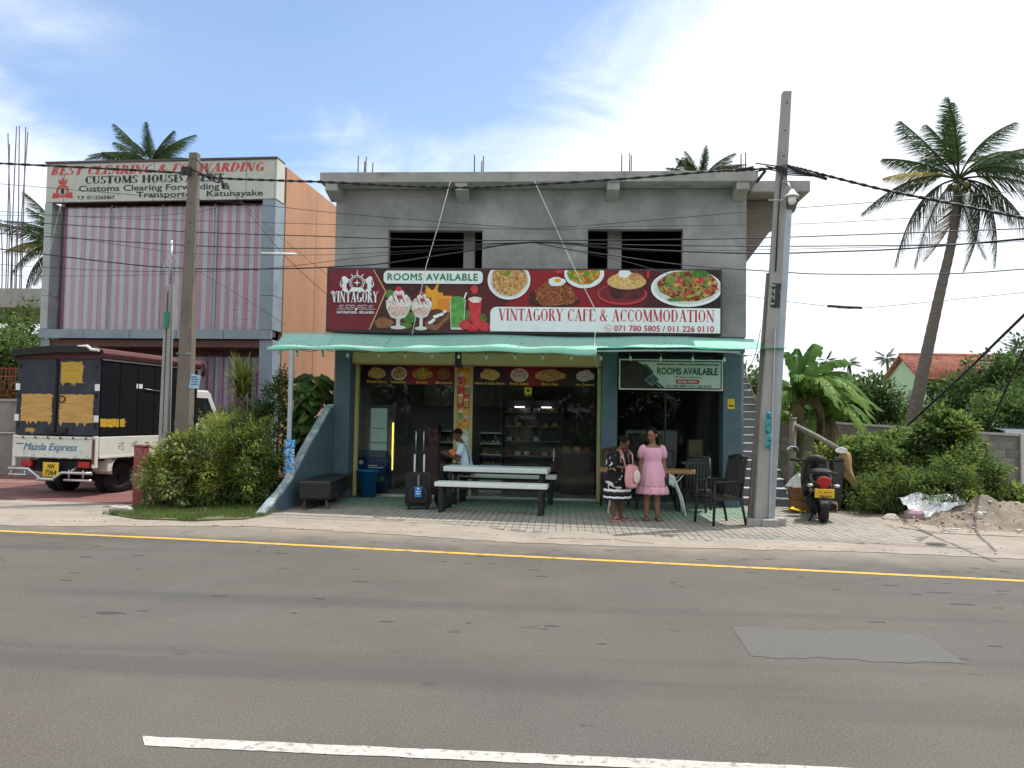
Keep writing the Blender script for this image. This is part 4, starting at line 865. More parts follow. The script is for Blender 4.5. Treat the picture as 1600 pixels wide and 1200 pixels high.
M_tarp = tarp_mat()
aw = thing('awning', 'sagging translucent green tarpaulin awning across the whole cafe front', 'awning', (0, 0, 0))
rt = random.Random(2); ph = [rt.uniform(0, 6.28) for _ in range(6)]
def front(u):   # front edge of the sheet
    x = -5.77 + 9.63*u
    y = 14.7 - 1.22*u
    z = 3.10 - .03*u + .012*math.sin(u*19+ph[0]) + .008*math.sin(u*47+ph[1])
    return x, y, z
def back(u):
    return -6.0 + 9.95*u, 16.18, 3.52 + .02*math.sin(u*17+ph[2])
def tarp(u, v):
    a, c = front(u), back(u)
    w = .035*math.sin(math.pi*v)*(math.sin(u*40+ph[3]+2*v) + .6*math.sin(u*73+ph[4]-3*v)) * .45 - .09*math.sin(math.pi*v)
    e = 0
    return (a[0]+(c[0]-a[0])*v, a[1]+(c[1]-a[1])*v, a[2]+(c[2]-a[2])*v + w + e)
b = MB(); b.grid(tarp, 90, 10); o = b.build('tarpaulin', M_tarp, aw, fix=False); md = o.modifiers.new('thick', 'SOLIDIFY'); md.thickness = .004
def val(u, v):
    x, y, z = front(u*.66); d = .05 + .075*u + .012*math.sin(u*13+1) + .008*math.sin(u*41)
    return (x, y-.03+.012*math.sin(u*37+v*2), z-.002 - d*(1-v))
b = MB(); b.grid(val, 80, 3); o = b.build('valance', M_tarp, aw, fix=False); md = o.modifiers.new('thick', 'SOLIDIFY'); md.thickness = .004
for u in (.115, .235, .36, .485, .60, .73, .86):   # stitched seams between the strips of sheeting
    b = MB(); b.tube([Vector(tarp(u, v/10)) + Vector((0, 0, .004)) for v in range(11)], .007, 5); b.build('seam', M_tarp, aw)
for k, (u, v) in enumerate(((.06, .35), (.21, .6), (.43, .3), (.52, .7), (.69, .45), (.80, .6), (.90, .35))):   # dead leaves and dirt lying on the sheet
    rr = random.Random(k); b = MB()
    for i in range(14):
        q = Vector(tarp(min(1, max(0, u+rr.gauss(0, .02))), min(.98, max(.02, v+rr.gauss(0, .16))))); a = rr.uniform(0, 6); l = rr.uniform(.015, .05)
        b.add([q+Vector((l*math.cos(a), l*math.sin(a), .012)), q+Vector((-l*.4*math.sin(a), l*.4*math.cos(a), .014)), q+Vector((-l*math.cos(a), -l*math.sin(a), .010)), q+Vector((l*.4*math.sin(a), -l*.4*math.cos(a), .012))], [(0, 1, 2, 3)])
    o = tag(b.build('fallen_leaves', mat('dead_leaf', (.20, .15, .09), .9), aw, fix=False), kind='stuff')
M_pole = mat('pale_blue_post', (.36, .43, .45), .5, var=.12, scale=6)
b = MB(); b.tube([(q[0], q[1]+.05, q[2]-.06) for q in (front(u/12+.004*(u == 0)) for u in range(12))], .018, 6); b.build('front_pipe', M_pole, aw)
for u in (.02, .33, .66, .93):
    f, k = front(u), back(u); b = MB(); b.tube([(f[0], f[1]+.1, f[2]-.12), (k[0], k[1], k[2]-.25)], .014, 6); b.build('rafter', M_pole, aw)
po = thing('awning_post', 'thin pale blue steel post holding up the left end of the awning', 'post', (-5.27, 14.66, 0))
b = MB(); b.box(-.038, .038, -.03, .03, 0, 3.03); b.build('shaft', M_pole, po, bevel=.004)
b = MB(); b.box(-.08, .08, -.07, .07, .0, .03); b.build('base_plate', M_pole, po)
M_rope = plain('white_rope', .66, .65, .60, .8)
b = MB(); b.tube([(-2.42, 15.88, 6.72), (-2.62, 15.75, 5.8), (-2.86, 15.7, 4.9), (-3.10, 15.6, 3.45)], .008, 5); tag(b.build('rope', M_rope), 'white rope from the roof edge down past the rooms panel to the awning', 'rope')
b = MB(); b.tube([(-.66, 15.88, 6.72), (-.28, 15.85, 5.9), (.18, 15.8, 4.9), (.66, 15.7, 3.95), (.60, 15.2, 3.30), (.55, 14.0, 2.95), (.66, 14.3, 2.62)], .008, 5); tag(b.build('rope', M_rope), 'white rope from the roof edge across the food pictures to the torn awning corner', 'rope')
sl = thing('string_lights', 'string of white bulbs hanging under the awning along the cafe front', 'lights', (0, 15.9, 0))
M_bulb = plain('bulb_glass', .75, .75, .72, .25); M_sock = plain('bulb_socket', .09, .09, .09, .5); M_wire = plain('black_wire', .02, .02, .022, .6)
bx = [-5.6, -5.05, -4.52, -3.86, -3.30, -2.74, -2.17, -1.60, -1.0, -.43, .15, .76, 1.36, 1.98, 2.62, 3.25, 3.92]
pts = []
for i, x in enumerate(bx):
    pts.append((x, 0, 3.16))
    if i < len(bx)-1: pts.append(((x+bx[i+1])/2, 0, 3.10))
b = MB(); b.tube(pts, .006, 5); b.build('wire', M_wire, sl)
mb1 = MB(); mb1.lathe([(.0, 0), (.019, 0), (.019, .05), (.012, .07), (0, .07)], 10); mS = mb1.mesh('bulb_socket', M_sock)
mb2 = MB(); mb2.lathe([(.0, -.095), (.018, -.09), (.031, -.065), (.031, -.045), (.02, -.01), (.017, .0)], 12); mB = mb2.mesh('bulb', M_bulb)
for i, x in enumerate(bx):
    s = inst('bulb_socket', mS, sl, (x, 0, 3.085), (random.uniform(-.15, .15), random.uniform(-.15, .15), 0)); inst('bulb', mB, s)

# ================================================================== poles and overhead lines
M_cpole = mat('weathered_pole_concrete', (.185, .158, .13), .9, var=.15, scale=3, bump=.3, bscale=30, col2=(.115, .10, .085), thresh=(3, .5, .66), stretch=(1, 1, .3))
M_cpole2 = mat('pale_pole_concrete', (.33, .325, .305), .9, var=.14, scale=3, bump=.25, bscale=30, col2=(.22, .215, .205), thresh=(3, .5, .68), stretch=(1, 1, .3))
M_gal = mat('galvanised_steel', (.36, .39, .42), .45, metal=.6, var=.12, scale=5)
M_cable = mat('black_cable', (.016, .016, .018), .55, var=.1)
def taper_pole(p, h, w0, w1, d0, d1, m, lean=(0,0), name='shaft', z0=0.):
    b = MB(); n = 8
    for i in range(n):
        t0, t1 = i/n, (i+1)/n
        r = []
        for t in (t0, t1):
            w, d = w0+(w1-w0)*t, d0+(d1-d0)*t; x, y, z = lean[0]*t, lean[1]*t, z0+(h-z0)*t
            r += [(x-w/2, y-d/2, z), (x+w/2, y-d/2, z), (x+w/2, y+d/2, z), (x-w/2, y+d/2, z)]
        b.add(r, [(0,1,5,4),(1,2,6,5),(2,3,7,6),(3,0,4,7)] + ([(3,2,1,0)] if i == 0 else []) + ([(4,5,6,7)] if i == n-1 else []))
    return b.build(name, m, p, bevel=.02)
pl = thing('utility_pole', 'brown square concrete power pole in front of the striped office', 'pole', (-7.55, 15.0, 0))
taper_pole(pl, 7.04, .32, .18, .26, .16, M_cpole, (.03, 0))
for z in (6.9, 6.7, 6.0, 5.6, 5.2):
    b = MB(); w = .32-.14*z/7; b.lathe([(.0, 0), (.016, 0), (.016, .01), (0, .01)], 8, (.02, -(.26-.10*z/7)/2-.008, z), axis='Y'); b.build('bolt_hole', M_frame, pl)
b = MB(); b.box(-.16, .02, -.15, -.10, 6.55, 6.72); b.tube([(-.1, -.14, 6.6), (-.16, -.2, 6.5), (-.1, -.22, 6.42)], .02, 6); b.tube([(.06, -.13, 6.66), (.3, -.2, 6.55), (.5, -.16, 6.42), (.62, -.1, 6.40)], .018, 6)
b.tube([(.1, -.13, 6.9), (.35, -.16, 6.66), (.62, -.1, 6.42)], .012, 6); b.tube([(.4, -.18, 6.62), (.44, -.18, 6.45)], .03, 6); b.tube([(.66, -.1, 6.44), (.70, -.1, 6.28)], .028, 6); b.build('cable_clamp', M_cable, pl)
b = MB(); b.tube([(-.14+.28*i/20, -.145-.02*math.sin(i), 2.95+.02*math.sin(i*2.3)) for i in range(21)], .006, 5); b.build('tie_wire', M_gal, pl)
nb = thing('paper_notice', 'small blue and white printed notice tied to the brown power pole', 'notice', (-7.40, 14.845, 2.28), R(-3))
b = MB(); b.add([(0, 0, 0), (.20, 0, -.02), (.25, 0, .24), (.05, 0, .27)], [(0,1,2,3)]); o = b.build('sheet', mat('pale_blue_paper', (.36, .52, .66), .6, var=.2, scale=9), nb, fix=False); o.modifiers.new('s', 'SOLIDIFY').thickness = .004
for i, (z, w) in enumerate(((.20, .12), (.15, .15), (.10, .13), (.05, .15))):
    b = MB(); b.box(.045, .045+w, -.006, -.003, z, z+.022); b.build('printed_line', plain('notice_ink', .10, .17, .30, .6), nb)
p2 = thing('service_post', 'slim pale concrete post standing in the bushes left of the brown pole', 'post', (-7.93, 14.98, 0))
taper_pole(p2, 4.35, .20, .135, .17, .13, M_cpole2, (0, 0))
b = MB(); b.box(-.004, .004, -.088, -.06, .1, 4.2); b.build('groove', M_frame, p2)
b = MB(); b.tube([(0, 0, 4.2), (0, 0, 5.25)], .030, 8); b.tube([(0, -.03, 5.0), (.12, -.08, 4.9), (.2, -.08, 4.7), (.06, -.1, 4.55), (-.1, -.1, 4.7), (0, -.05, 4.85)], .012, 5)
b.build('riser_pipe', M_gal, p2)
b = MB(); b.grid(lambda u, v: (-.06+.12*u, -.10-.02*math.sin(6*u), 3.45+.32*v+.03*u), 6, 6); b.build('green_tie', mat('green_cloth', (.05, .22, .16), .8), p2)
pr = thing('utility_pole', 'tall leaning pale concrete power pole beside the outdoor stair', 'pole', (3.42, 13.7, 0))
taper_pole(pr, 7.62, .26, .15, .24, .15, M_cpole2, (.44, 0))
b = MB(); b.bar((.17, -.02, .02), (.46, -.02, 5.5), .09, .12); b.build('backing_channel', M_gal, pr, bevel=.006)
b = MB(); b.bar((.12, -.135, .05), (.22, -.10, 3.4), .03, .03); b.build('conduit', M_gal, pr)
b = MB(); b.bar((-.16, .03, .02), (.16, .03, 4.4), .07, .10); b.build('backing_channel', M_cpole, pr, bevel=.006)
for x0, x1, y0, y1 in ((-.26, .02, -.20, -.02), (-.02, .26, -.26, -.06), (.20, .42, -.14, .06)):
    b = MB(); b.box(x0, x1, y0, y1, .0, .14+.02*(x0 > 0)); b.build('footing_block', M_conc2, pr, bevel=.02)
for z in (7.4, 6.9, 6.45, 6.05): b = MB(); b.lathe([(0, 0), (.014, 0), (.014, .01), (0, .01)], 8, (.44*z/7.62, -(.24-.09*z/7.62)/2-.006, z), axis='Y'); b.build('bolt_hole', M_frame, pr)
b = MB(); b.box(-.075, .075, -.005, .005, 0, .42); b.build('number_plate', mat('black_pole_paint', (.03, .03, .03), .7, col2=(.2, .2, .19), thresh=(9, .55, .65)), pr, (.225, -.110, 3.78), (0, R(3.3), 0))
text('1221', pr, plain('faded_white_paint', .38, .38, .36, .7), .205, -.118, 3.83, .07, .34, bold=.02, rot=(math.pi/2, R(-87), 0))
b = MB()
for k in range(7):
    a = k*.9; b.tube([(.1+.25*math.cos(a), -.14, 6.15+.05*k % .2), (.3+.1*math.sin(a), -.16, 6.2+.04*math.cos(2*a)), (.42, -.13, 6.28-.03*k), (.62+.05*k, -.1, 6.2-.02*k)], .012, 5)
b.tube([(.36, -.13, 6.25), (.30, -.16, 5.95), (.26, -.14, 5.3), (.22, -.14, 4.4)], .014, 5); b.tube([(.05, -.1, 6.18), (-.1, -.1, 5.98)], .03, 6); b.tube([(-.15, -.08, 6.25), (-.45, -.06, 6.2)], .03, 6); b.tube([(.75, -.1, 6.15), (.95, -.1, 6.08)], .03, 6); b.tube([(.9, -.1, 6.10), (1.1, -.1, 6.03)], .028, 6)
b.build('cable_joints', M_cable, pr)
b = MB(); b.tube([(-.02, -.1, 3.4), (-.12, -.15, 2.95), (-.22, -.15, 2.72), (-.1, -.15, 2.9), (.05, -.13, 3.2)], .006, 5); b.build('loose_wire', M_cable, pr)
sl_ = thing('street_lamp', 'small white lamp on a short arm fixed to the leaning pole', 'lamp', (3.80, 13.52, 5.62))
b = MB(); b.tube([(-.02, .06, .34), (.03, -.02, .30), (.06, -.10, .16)], .022, 8); b.tube([(-.3, .0, .02), (-.1, -.05, .0), (.02, -.06, .02)], .015, 6); b.build('arm', M_gal, sl_)
b = MB(); b.lathe([(.03, .17), (.06, .12), (.115, .06), (.12, .04), (.10, .04), (.05, .1), (0, .11)], 16, (.07, -.12, 0)); b.build('lamp_shade', plain('white_enamel', .75, .75, .73, .35), sl_)
b = MB(); b.lathe([(.0, -.10), (.04, -.09), (.07, -.04), (.06, .03), (.03, .07)], 14, (.07, -.12, 0)); b.build('bulb', M_bulb, sl_)

CABLES = [
    ('A thick', 0.022, [(-12.9,15.49,7.07),(-11.97,15.41,6.99),(-9.72,15.2,6.81),(-7.56,15.0,6.62),(-6.99,14.94,6.51),(-5.77,14.82,6.42),(-4.56,14.7,6.34),(-3.01,14.54,6.21),(-1.75,14.4,6.14),(-0.53,14.27,6.16),(1.09,14.08,6.2),(2.61,13.9,6.27),(3.02,13.85,6.27),(3.77,13.75,6.28)]),
    ('A2', 0.024, [(3.77,13.75,6.28),(3.99,13.7,6.27),(4.45,13.6,6.11),(5.39,13.39,5.78),(6.4,13.15,5.47),(7.4,12.9,5.16),(7.91,12.76,5.01)]),
    ('B', 0.007, [(-12.87,15.49,6.62),(-11.95,15.41,6.55),(-8.8,15.12,6.22),(-6.43,14.89,5.98),(-4.55,14.7,5.74),(-2.94,14.53,5.56),(-0.93,14.31,5.35),(-0.28,14.24,5.33),(0.69,14.13,5.37),(1.88,13.99,5.44),(3.35,13.8,5.52),(4.6,13.57,5.56),(5.84,13.28,5.58),(7.4,12.9,5.61),(7.92,12.76,5.62)]),
    ('C', 0.006, [(-12.84,15.49,6.0),(-11.92,15.41,5.96),(-9.75,15.21,5.78),(-7.53,15.0,5.66),(-4.8,14.73,5.52),(-2.77,14.51,5.41),(-0.28,14.24,5.3),(0.96,14.1,5.32),(3.22,13.82,5.28),(4.6,13.57,5.26),(7.4,12.9,5.27),(7.91,12.76,5.28)]),
    ('D', 0.012, [(-12.83,15.49,5.82),(-11.91,15.41,5.76),(-7.56,15.0,5.43),(-4.8,14.73,5.28),(-2.48,14.48,5.15),(-0.55,14.27,5.1),(1.35,14.05,5.06),(3.22,13.82,5.04),(4.6,13.57,5.03),(7.4,12.9,4.99),(7.91,12.76,4.98)]),
    ('E', 0.012, [(-12.82,15.49,5.55),(-11.9,15.41,5.49),(-7.55,15.0,5.15),(-4.79,14.73,5.04),(-2.47,14.48,5.04),(-0.55,14.27,5.06),(1.03,14.09,4.98),(3.22,13.82,4.9),(4.6,13.57,4.85),(6.4,13.15,4.79),(7.4,12.9,4.81),(7.91,12.76,4.82)]),
    ('F', 0.016, [(-12.8,15.49,5.23),(-11.88,15.41,5.16),(-8.89,15.13,4.79),(-7.44,14.99,4.68),(-5.51,14.8,4.65),(-4.26,14.67,4.68),(-3.38,14.58,4.73),(-1.91,14.42,4.92),(-0.55,14.27,5.07),(1.04,14.09,4.91),(3.22,13.82,4.77),(4.6,13.57,4.75),(5.83,13.28,4.75),(7.4,12.9,4.83),(7.91,12.76,4.86)]),
    ('G', 0.012, [(-0.55,14.27,5.05),(0.07,14.2,4.92),(1.04,14.09,4.76),(2.11,13.96,4.59),(3.75,13.75,4.43),(4.6,13.57,4.36),(6.4,13.15,4.3),(7.39,12.9,4.33),(7.9,12.76,4.34)]),
    ('H', 0.007, [(-12.79,15.49,4.89),(-11.87,15.41,4.83),(-9.36,15.18,4.67),(-7.08,14.96,4.62),(-5.51,14.8,4.69),(-4.0,14.65,4.84),(-2.22,14.46,4.96),(-0.55,14.27,5.06)]),
    ('I', 0.006, [(0.07,14.2,4.9),(1.24,14.06,4.63),(2.72,13.88,4.13),(3.35,13.8,3.99),(4.51,13.59,3.81),(5.07,13.46,3.76),(7.39,12.9,3.95),(7.9,12.76,4.0)]),
    ('J', 0.006, [(-12.83,15.49,5.68),(-11.91,15.41,5.65),(-9.22,15.16,5.21),(-7.51,15.0,4.99),(-5.52,14.8,4.92),(-4.0,14.65,4.92),(-2.22,14.46,4.99),(-0.55,14.27,5.05),(1.36,14.05,4.86),(3.22,13.82,4.83),(5.58,13.34,4.79),(7.39,12.9,4.78)]),
    ('K', 0.005, [(-12.84,15.49,5.92),(-11.92,15.41,5.88),(-8.95,15.14,5.78),(-7.54,15.0,5.82),(-6.84,14.93,5.94)]),
    ('L', 0.005, [(-12.78,15.49,4.68),(-11.86,15.41,4.6),(-9.35,15.18,4.56),(-7.63,15.01,4.58)]),
    ('M', 0.005, [(-12.79,15.49,5.0),(-11.86,15.41,4.74),(-11.13,15.34,4.46),(-10.48,15.29,4.05)]),
    ('J1', 0.007, [(-7.35,15.0,6.83),(-6.68,15.3,6.13),(-5.9,15.7,5.14),(-5.03,16.1,4.32)]),
    ('J2', 0.005, [(-7.17,15.0,6.74),(-6.68,15.3,6.17),(-6.11,15.6,5.62),(-5.04,16.1,4.75)]),
    ('J3', 0.005, [(-7.46,15.0,4.68),(-6.67,15.6,4.19),(-5.99,16.2,3.7)]),
    ('g1', 0.03, [(7.15,16.6,1.77),(7.17,14.5,2.66),(7.21,12.6,3.54),(7.36,11.6,4.12)]),
    ('g2', 0.03, [(8.88,16.8,1.7),(8.29,14.5,3.16),(7.93,12.5,4.46)]),
]
CL = {
 'A thick': 'thick twisted cable running from the left edge past the brown pole to the leaning pole', 'A2': 'thick twisted cable descending from the leaning pole past the coconut palm',
 'B': 'thin wire dipping across the grey wall above the upstairs windows', 'C': 'uppermost hair-thin wire just touching the tops of the upstairs windows',
 'D': 'straight black cable crossing the upper part of the upstairs windows', 'E': 'black cable crossing the middle of the left upstairs window and right of the wall',
 'F': 'heavy black bundled cable sagging low across the striped blinds', 'G': 'black cable falling from the wall centre to the right below the other wires',
 'H': 'thin wire running just above the heavy sagging cable on the left', 'I': 'thin low wire with a dark splice sleeve in the sky right of the leaning pole',
 'J': 'thin wire sloping down over the striped blinds into the cable bunch', 'K': 'hair-thin wire rising to the brown pole across the blinds',
 'L': 'hair-thin lowest wire reaching the brown pole from the left', 'M': 'short slack wire dropping down at the far left edge',
 'J1': 'black service wire slanting from the brown pole top to the signboard corner', 'J2': 'finer service wire slanting beside it to the top of the signboard',
 'J3': 'thin wire slanting from the middle of the brown pole to the awning', 'g1': 'left one of two thick black stay wires slanting up at the right edge', 'g2': 'right one of two thick black stay wires slanting up at the right edge'}
def smooth_path(p, k=6):
    p = [Vector(q) for q in p]; out = []
    for i in range(len(p)-1):
        a, b_, c, d = p[max(i-1, 0)], p[i], p[i+1], p[min(i+2, len(p)-1)]
        for j in range(k):
            t = j/k; out.append(.5*((2*b_) + (c-a)*t + (2*a-5*b_+4*c-d)*t*t + (3*b_-a-3*c+d)*t**3))
    out.append(p[-1]); return out
for n, r, p in CABLES:
    b = MB(); sp = smooth_path(p)
    b.tube(sp, r*.8, 6)
    if n in ('A thick', 'A2'):   # twisted strands
        for ph0 in (0, math.pi):
            b.tube([q + Vector((0, .018*math.cos(i*1.3+ph0), .018*math.sin(i*1.3+ph0))) for i, q in enumerate(smooth_path(p, 14))], r*.55, 5)
    tag(b.build('stay_wire' if n[0] == 'g' else 'overhead_cable', M_cable, fix=False), CL[n], 'cable', 'cables strung between the poles' if n[0] != 'g' else 'stay wires at the right edge')
sv = thing('cable_splice', 'dark splice sleeve on the low wire right of the leaning pole', 'sleeve', (4.79, 13.52, 3.785)); b = MB(); b.tube([(-.27, .06, .022), (.27, -.06, -.022)], .022, 8); b.build('sleeve', M_cable, sv)
sv = thing('cable_tube', 'short white plastic tube over the wires right of the brown pole', 'sleeve', (-5.62, 14.75, 4.93)); b = MB(); b.tube([(-.36, 0, .02), (.36, 0, -.0)], .022, 8); b.build('tube', plain('white_pvc', .72, .72, .70, .4), sv)
# blue strips of sachets
M_sach = print_mat('sachet_print', (.02, .22, .55), (.04, .34, .70), (.50, .62, .70), 34, kind='vor')
M_sach2 = print_mat('sachet_print_teal', (.02, .16, .26), (.05, .28, .42), (.04, .30, .22), 18, kind='vor')
for (loc, w, rows, hh, m, lab) in (((-5.23, 14.60, .62), .22, 4, .17, M_sach, 'bright blue sachet strips hanging on the awning post'), ((3.50, 13.50, 1.34), .085, 5, .125, M_sach2, 'narrow dark blue sachet strip hanging on the leaning pole')):
    s = thing('sachet_strip', lab, 'sachets', loc, 0, None)
    for k in range(rows):
        b = MB(); ph0 = random.uniform(0, 6)
        b.grid(lambda u, v: (-w/2+w*u+.01*math.sin(k*2), -.025-.012*math.sin(math.pi*u)*math.sin(math.pi*v)+.006*math.sin(7*u+ph0), k*hh+hh*.97*v), 4, 4); o = b.build('sachet', m, s, fix=False); o.modifiers.new('s', 'SOLIDIFY').thickness = .006

# ================================================================== delivery truck
M_tblack = mat('truck_navy_paint', (.024, .029, .040), .7, var=.2, scale=2, col2=(.05, .055, .065), thresh=(2.4, .52, .7), stretch=(1, 1, .4))
M_tside = mat('truck_black_side', (.005, .006, .008), .8, var=.25, scale=2, stretch=(1, 1, .3), spec=.15)
M_twhite = mat('truck_cream_white', (.62, .63, .56), .5, var=.06, scale=3, col2=(.42, .38, .30), thresh=(4.5, .60, .74))
M_mar = mat('maroon_tarpaulin', (.095, .034, .036), .8, var=.15, scale=4, bump=.3, bscale=12)
M_mustard = mat('mustard_brush_paint', (.52, .30, .085), .6, var=.22, scale=5, stretch=(.4, 1, 6), col2=(.40, .22, .06), thresh=(6, .5, .66))
M_rub = mat('tyre_rubber', (.018, .018, .018), .85, var=.2, scale=20)
M_chas = mat('chassis_black', (.016, .016, .016), .8, var=.2)
M_tube = mat('silver_tube', (.50, .50, .49), .35, metal=.7, var=.1)
M_plate = plain('yellow_plate', .72, .46, .02, .5)
M_tail = plain('red_lens', .38, .02, .02, .25)
M_cabw = mat('cab_white', (.72, .73, .72), .3, var=.03, coat=.3)
M_cglass = mat('cab_dark_glass', (.012, .014, .016), .08, spec=.6)
M_rustd = mat('rust', (.15, .07, .035), .9, var=.3, scale=20)
tk = thing('delivery_truck', 'small dark box truck with cream tailgate and mustard paint patches parked by the office', 'truck', (-9.58, 15.4, 0), R(-7))
WD, LN = 2.0, 3.45
b = MB(); b.box(-WD+.04, -.04, .06, LN, 1.26, 2.93); b.build('box_core', M_tside, tk)
for x0, x1 in ((-WD, -WD/2-.035), (-WD/2-.005, 0)):
    d = MB(); d.box(x0+.02, x1-.02, .005, .058, 1.27, 2.86); o = d.build('rear_door', M_tblack, tk, bevel=.01)
    for z in (1.55, 2.2): h = MB(); xx = x0+.05 if x0 < -1.5 else x1-.05; h.box(xx-.05, xx+.05, -.012, .004, z, z+.14); h.build('sticker', plain('white_sticker', .72, .72, .74, .5), o)
b = MB(); b.box(-WD/2-.033, -WD/2-.007, -.012, .03, 1.3, 2.85); b.build('lock_rod', M_chas, tk)
b = MB(); b.tube([(-WD/2+.12+.09*math.cos(a*.63), -.02, 2.02+.07*math.sin(a*.63)) for a in range(11)], .012, 5); b.build('door_ring', M_chas, tk)
b = MB(); b.obox((-1.06, -.03, 1.32), (.34, .05, .045), (0, .2, 0)); b.obox((-.82, -.03, 1.34), (.22, .05, .08), (0, -.3, 0)); b.build('door_latch', M_chas, tk)
def ragged(x0, x1, z0, z1, y, seed, name='paint_patch', m=None, side=False):
    rr = random.Random(seed); pts = []
    n = 18
    for i in range(n): pts.append((x0+(x1-x0)*i/n, z0+rr.uniform(-.012, .012)-(.07 if rr.random() < .1 else 0)))
    for i in range(n): pts.append((x1+rr.uniform(-.018, .025)+(.05 if rr.random() < .12 else 0), z0+(z1-z0)*i/n))
    for i in range(n): pts.append((x1-(x1-x0)*i/n, z1+rr.uniform(-.012, .012)))
    for i in range(n): pts.append((x0+rr.uniform(-.015, .015), z1-(z1-z0)*i/n))
    b = MB()
    if side: b.prism(pts, y, y+.003, plane='YZ')
    else: b.prism(pts, y, y+.003)
    return b.build(name, m or M_mustard, tk)
M_must2 = mat('ochre_brush_paint', (.48, .30, .035), .6, var=.2, scale=5, stretch=(.4, 1, 6))
ragged(-1.86, -1.12, 1.55, 2.12, .0005, 1); ragged(-.93, -.14, 1.53, 2.12, .0005, 2); ragged(-.93, -.42, 2.36, 2.80, .0005, 3, m=M_must2); ragged(-1.72, -1.52, 1.33, 1.40, .0005, 4, m=M_must2)
ragged(.06, .80, 1.45, 1.62, .0025, 5, m=M_must2, side=True)
b = MB(); b.box(-.038, .0, .06, LN, 1.27, 2.84); b.build('side_panel', M_tside, tk)
b = MB(); b.box(-WD, -WD+.038, .06, LN, 1.27, 2.84); b.build('side_panel', M_tside, tk)
b = MB(); b.box(.002, .006, 1.15, 1.35, 2.30, 2.40); b.build('sticker', MATS['white_sticker'], tk)
b = MB(); b.tube([(.02, 1.4, 2.30), (.02, 2.0, 2.26)], .008, 5); b.build('side_handle', M_tube, tk)
b = MB(); b.box(.0, .012, .06, LN, 2.845, 2.875); b.build('side_lacing', plain('pale_strip', .38, .37, .35, .7), tk)
# rounded canvas roof with rolled edges
prof = [(-WD-.02, 2.86), (-WD-.05, 2.95), (-WD-.02, 3.04), (-WD+.2, 3.10), (-WD/2, 3.13), (-.2, 3.11), (.01, 3.07), (.06, 2.99), (.03, 2.88), (-.05, 2.86)]
b = MB(); b.prism(prof, .02, LN+.12); b.build('canvas_roof', M_mar, tk, bevel=.02)
b = MB(); vis = [(-WD-.04, 2.87), (-WD-.07, 2.98), (-WD, 3.06), (-WD/2, 3.145), (-.1, 3.12), (.03, 3.06), (.0, 2.98), (-.2, 2.99), (-WD/2, 2.98), (-WD+.1, 2.93)]
b.prism(vis, -.12, .018); b.build('rear_visor', M_chas, tk, bevel=.01)
b = MB(); b.tube([(-.45, -.125, 3.125), (-.22, -.13, 3.12), (-.12, -.13, 3.05), (.05, -.11, 3.03)], [.015, .03, .035, .03], 6); b.build('torn_flap', plain('torn_white_canvas', .62, .61, .60, .7), tk)
b = MB(); b.tube([(-.05, LN+.13, 3.08), (.05, LN+.2, 3.0), (.06, LN+.2, 2.85), (.02, LN+.15, 2.7)], .05, 8); b.build('rolled_canvas', M_mar, tk)
# drop-side gates
b = MB(); b.box(-WD+.03, -.10, -.035, .0, .78, 1.245); b.build('tailgate', M_twhite, tk, bevel=.012)
for z in (.80, 1.20): b = MB(); b.box(-WD+.04, -.11, -.052, -.037, z, z+.035); b.build('gate_rib', M_twhite, tk, bevel=.005)
for x in (-WD, -.09): b = MB(); b.box(x, x+.085, -.03, .05, .60, 1.26); b.build('corner_post', M_twhite, tk, bevel=.01)
b = MB(); b.box(-.085, -.03, -.034, -.031, .68, 1.2); b.build('rust_streak', M_rustd, tk)
b = MB(); b.box(-.03, .008, .06, LN, .80, 1.245); b.build('side_gate', M_twhite, tk, bevel=.012)
b = MB(); b.box(.010, .024, .06, LN, .80, .835); b.build('gate_rib', M_twhite, tk)
b = MB(); b.box(-WD-.008, -WD+.03, .06, LN, .80, 1.245); b.build('side_gate', M_twhite, tk, bevel=.012)
for i in range(6): b = MB(); b.box(-WD+.25+i*.3, -WD+.29+i*.3, -.06, -.036, 1.19, 1.235); b.build('hinge', M_rustd, tk)
M_blet = plain('blue_letter_paint', .06, .18, .36, .6)
text('Mazda Express', tk, M_blet, -1.72, -.040, .95, .15, 1.28, bold=.008, shear=.35)
b = MB(); b.box(-1.9, -1.72, -.040, -.036, 1.07, 1.085); b.build('small_badge', M_chas, tk)
# worn characters on the side gate, drawn stroke by stroke
for k, yy in enumerate((.62, 1.05, 1.48)):
    b = MB(); rr = random.Random(k+3)
    for (a0, c0, a1, c1) in ((0, .14, .18, .14), (.09, .18, .09, .02), (.0, .08, .08, .08), (.02, .02, .07, .07), (.11, .12, .18, .05), (.12, .17, .18, .18), (.10, .02, .18, .02)):
        if rr.random() < .15: continue
        d = math.hypot(a1-a0, c1-c0); nx, nz = -(c1-c0)/d*.008, (a1-a0)/d*.008
        b.prism([(yy+a0+nx, .95+c0+nz), (yy+a1+nx, .95+c1+nz), (yy+a1-nx, .95+c1-nz), (yy+a0-nx, .95+c0-nz)], .0085+.0003*rr.randrange(5), .0105, plane='YZ')
    b.build('character', plain('faded_grey_paint', .20, .20, .18, .7), tk)
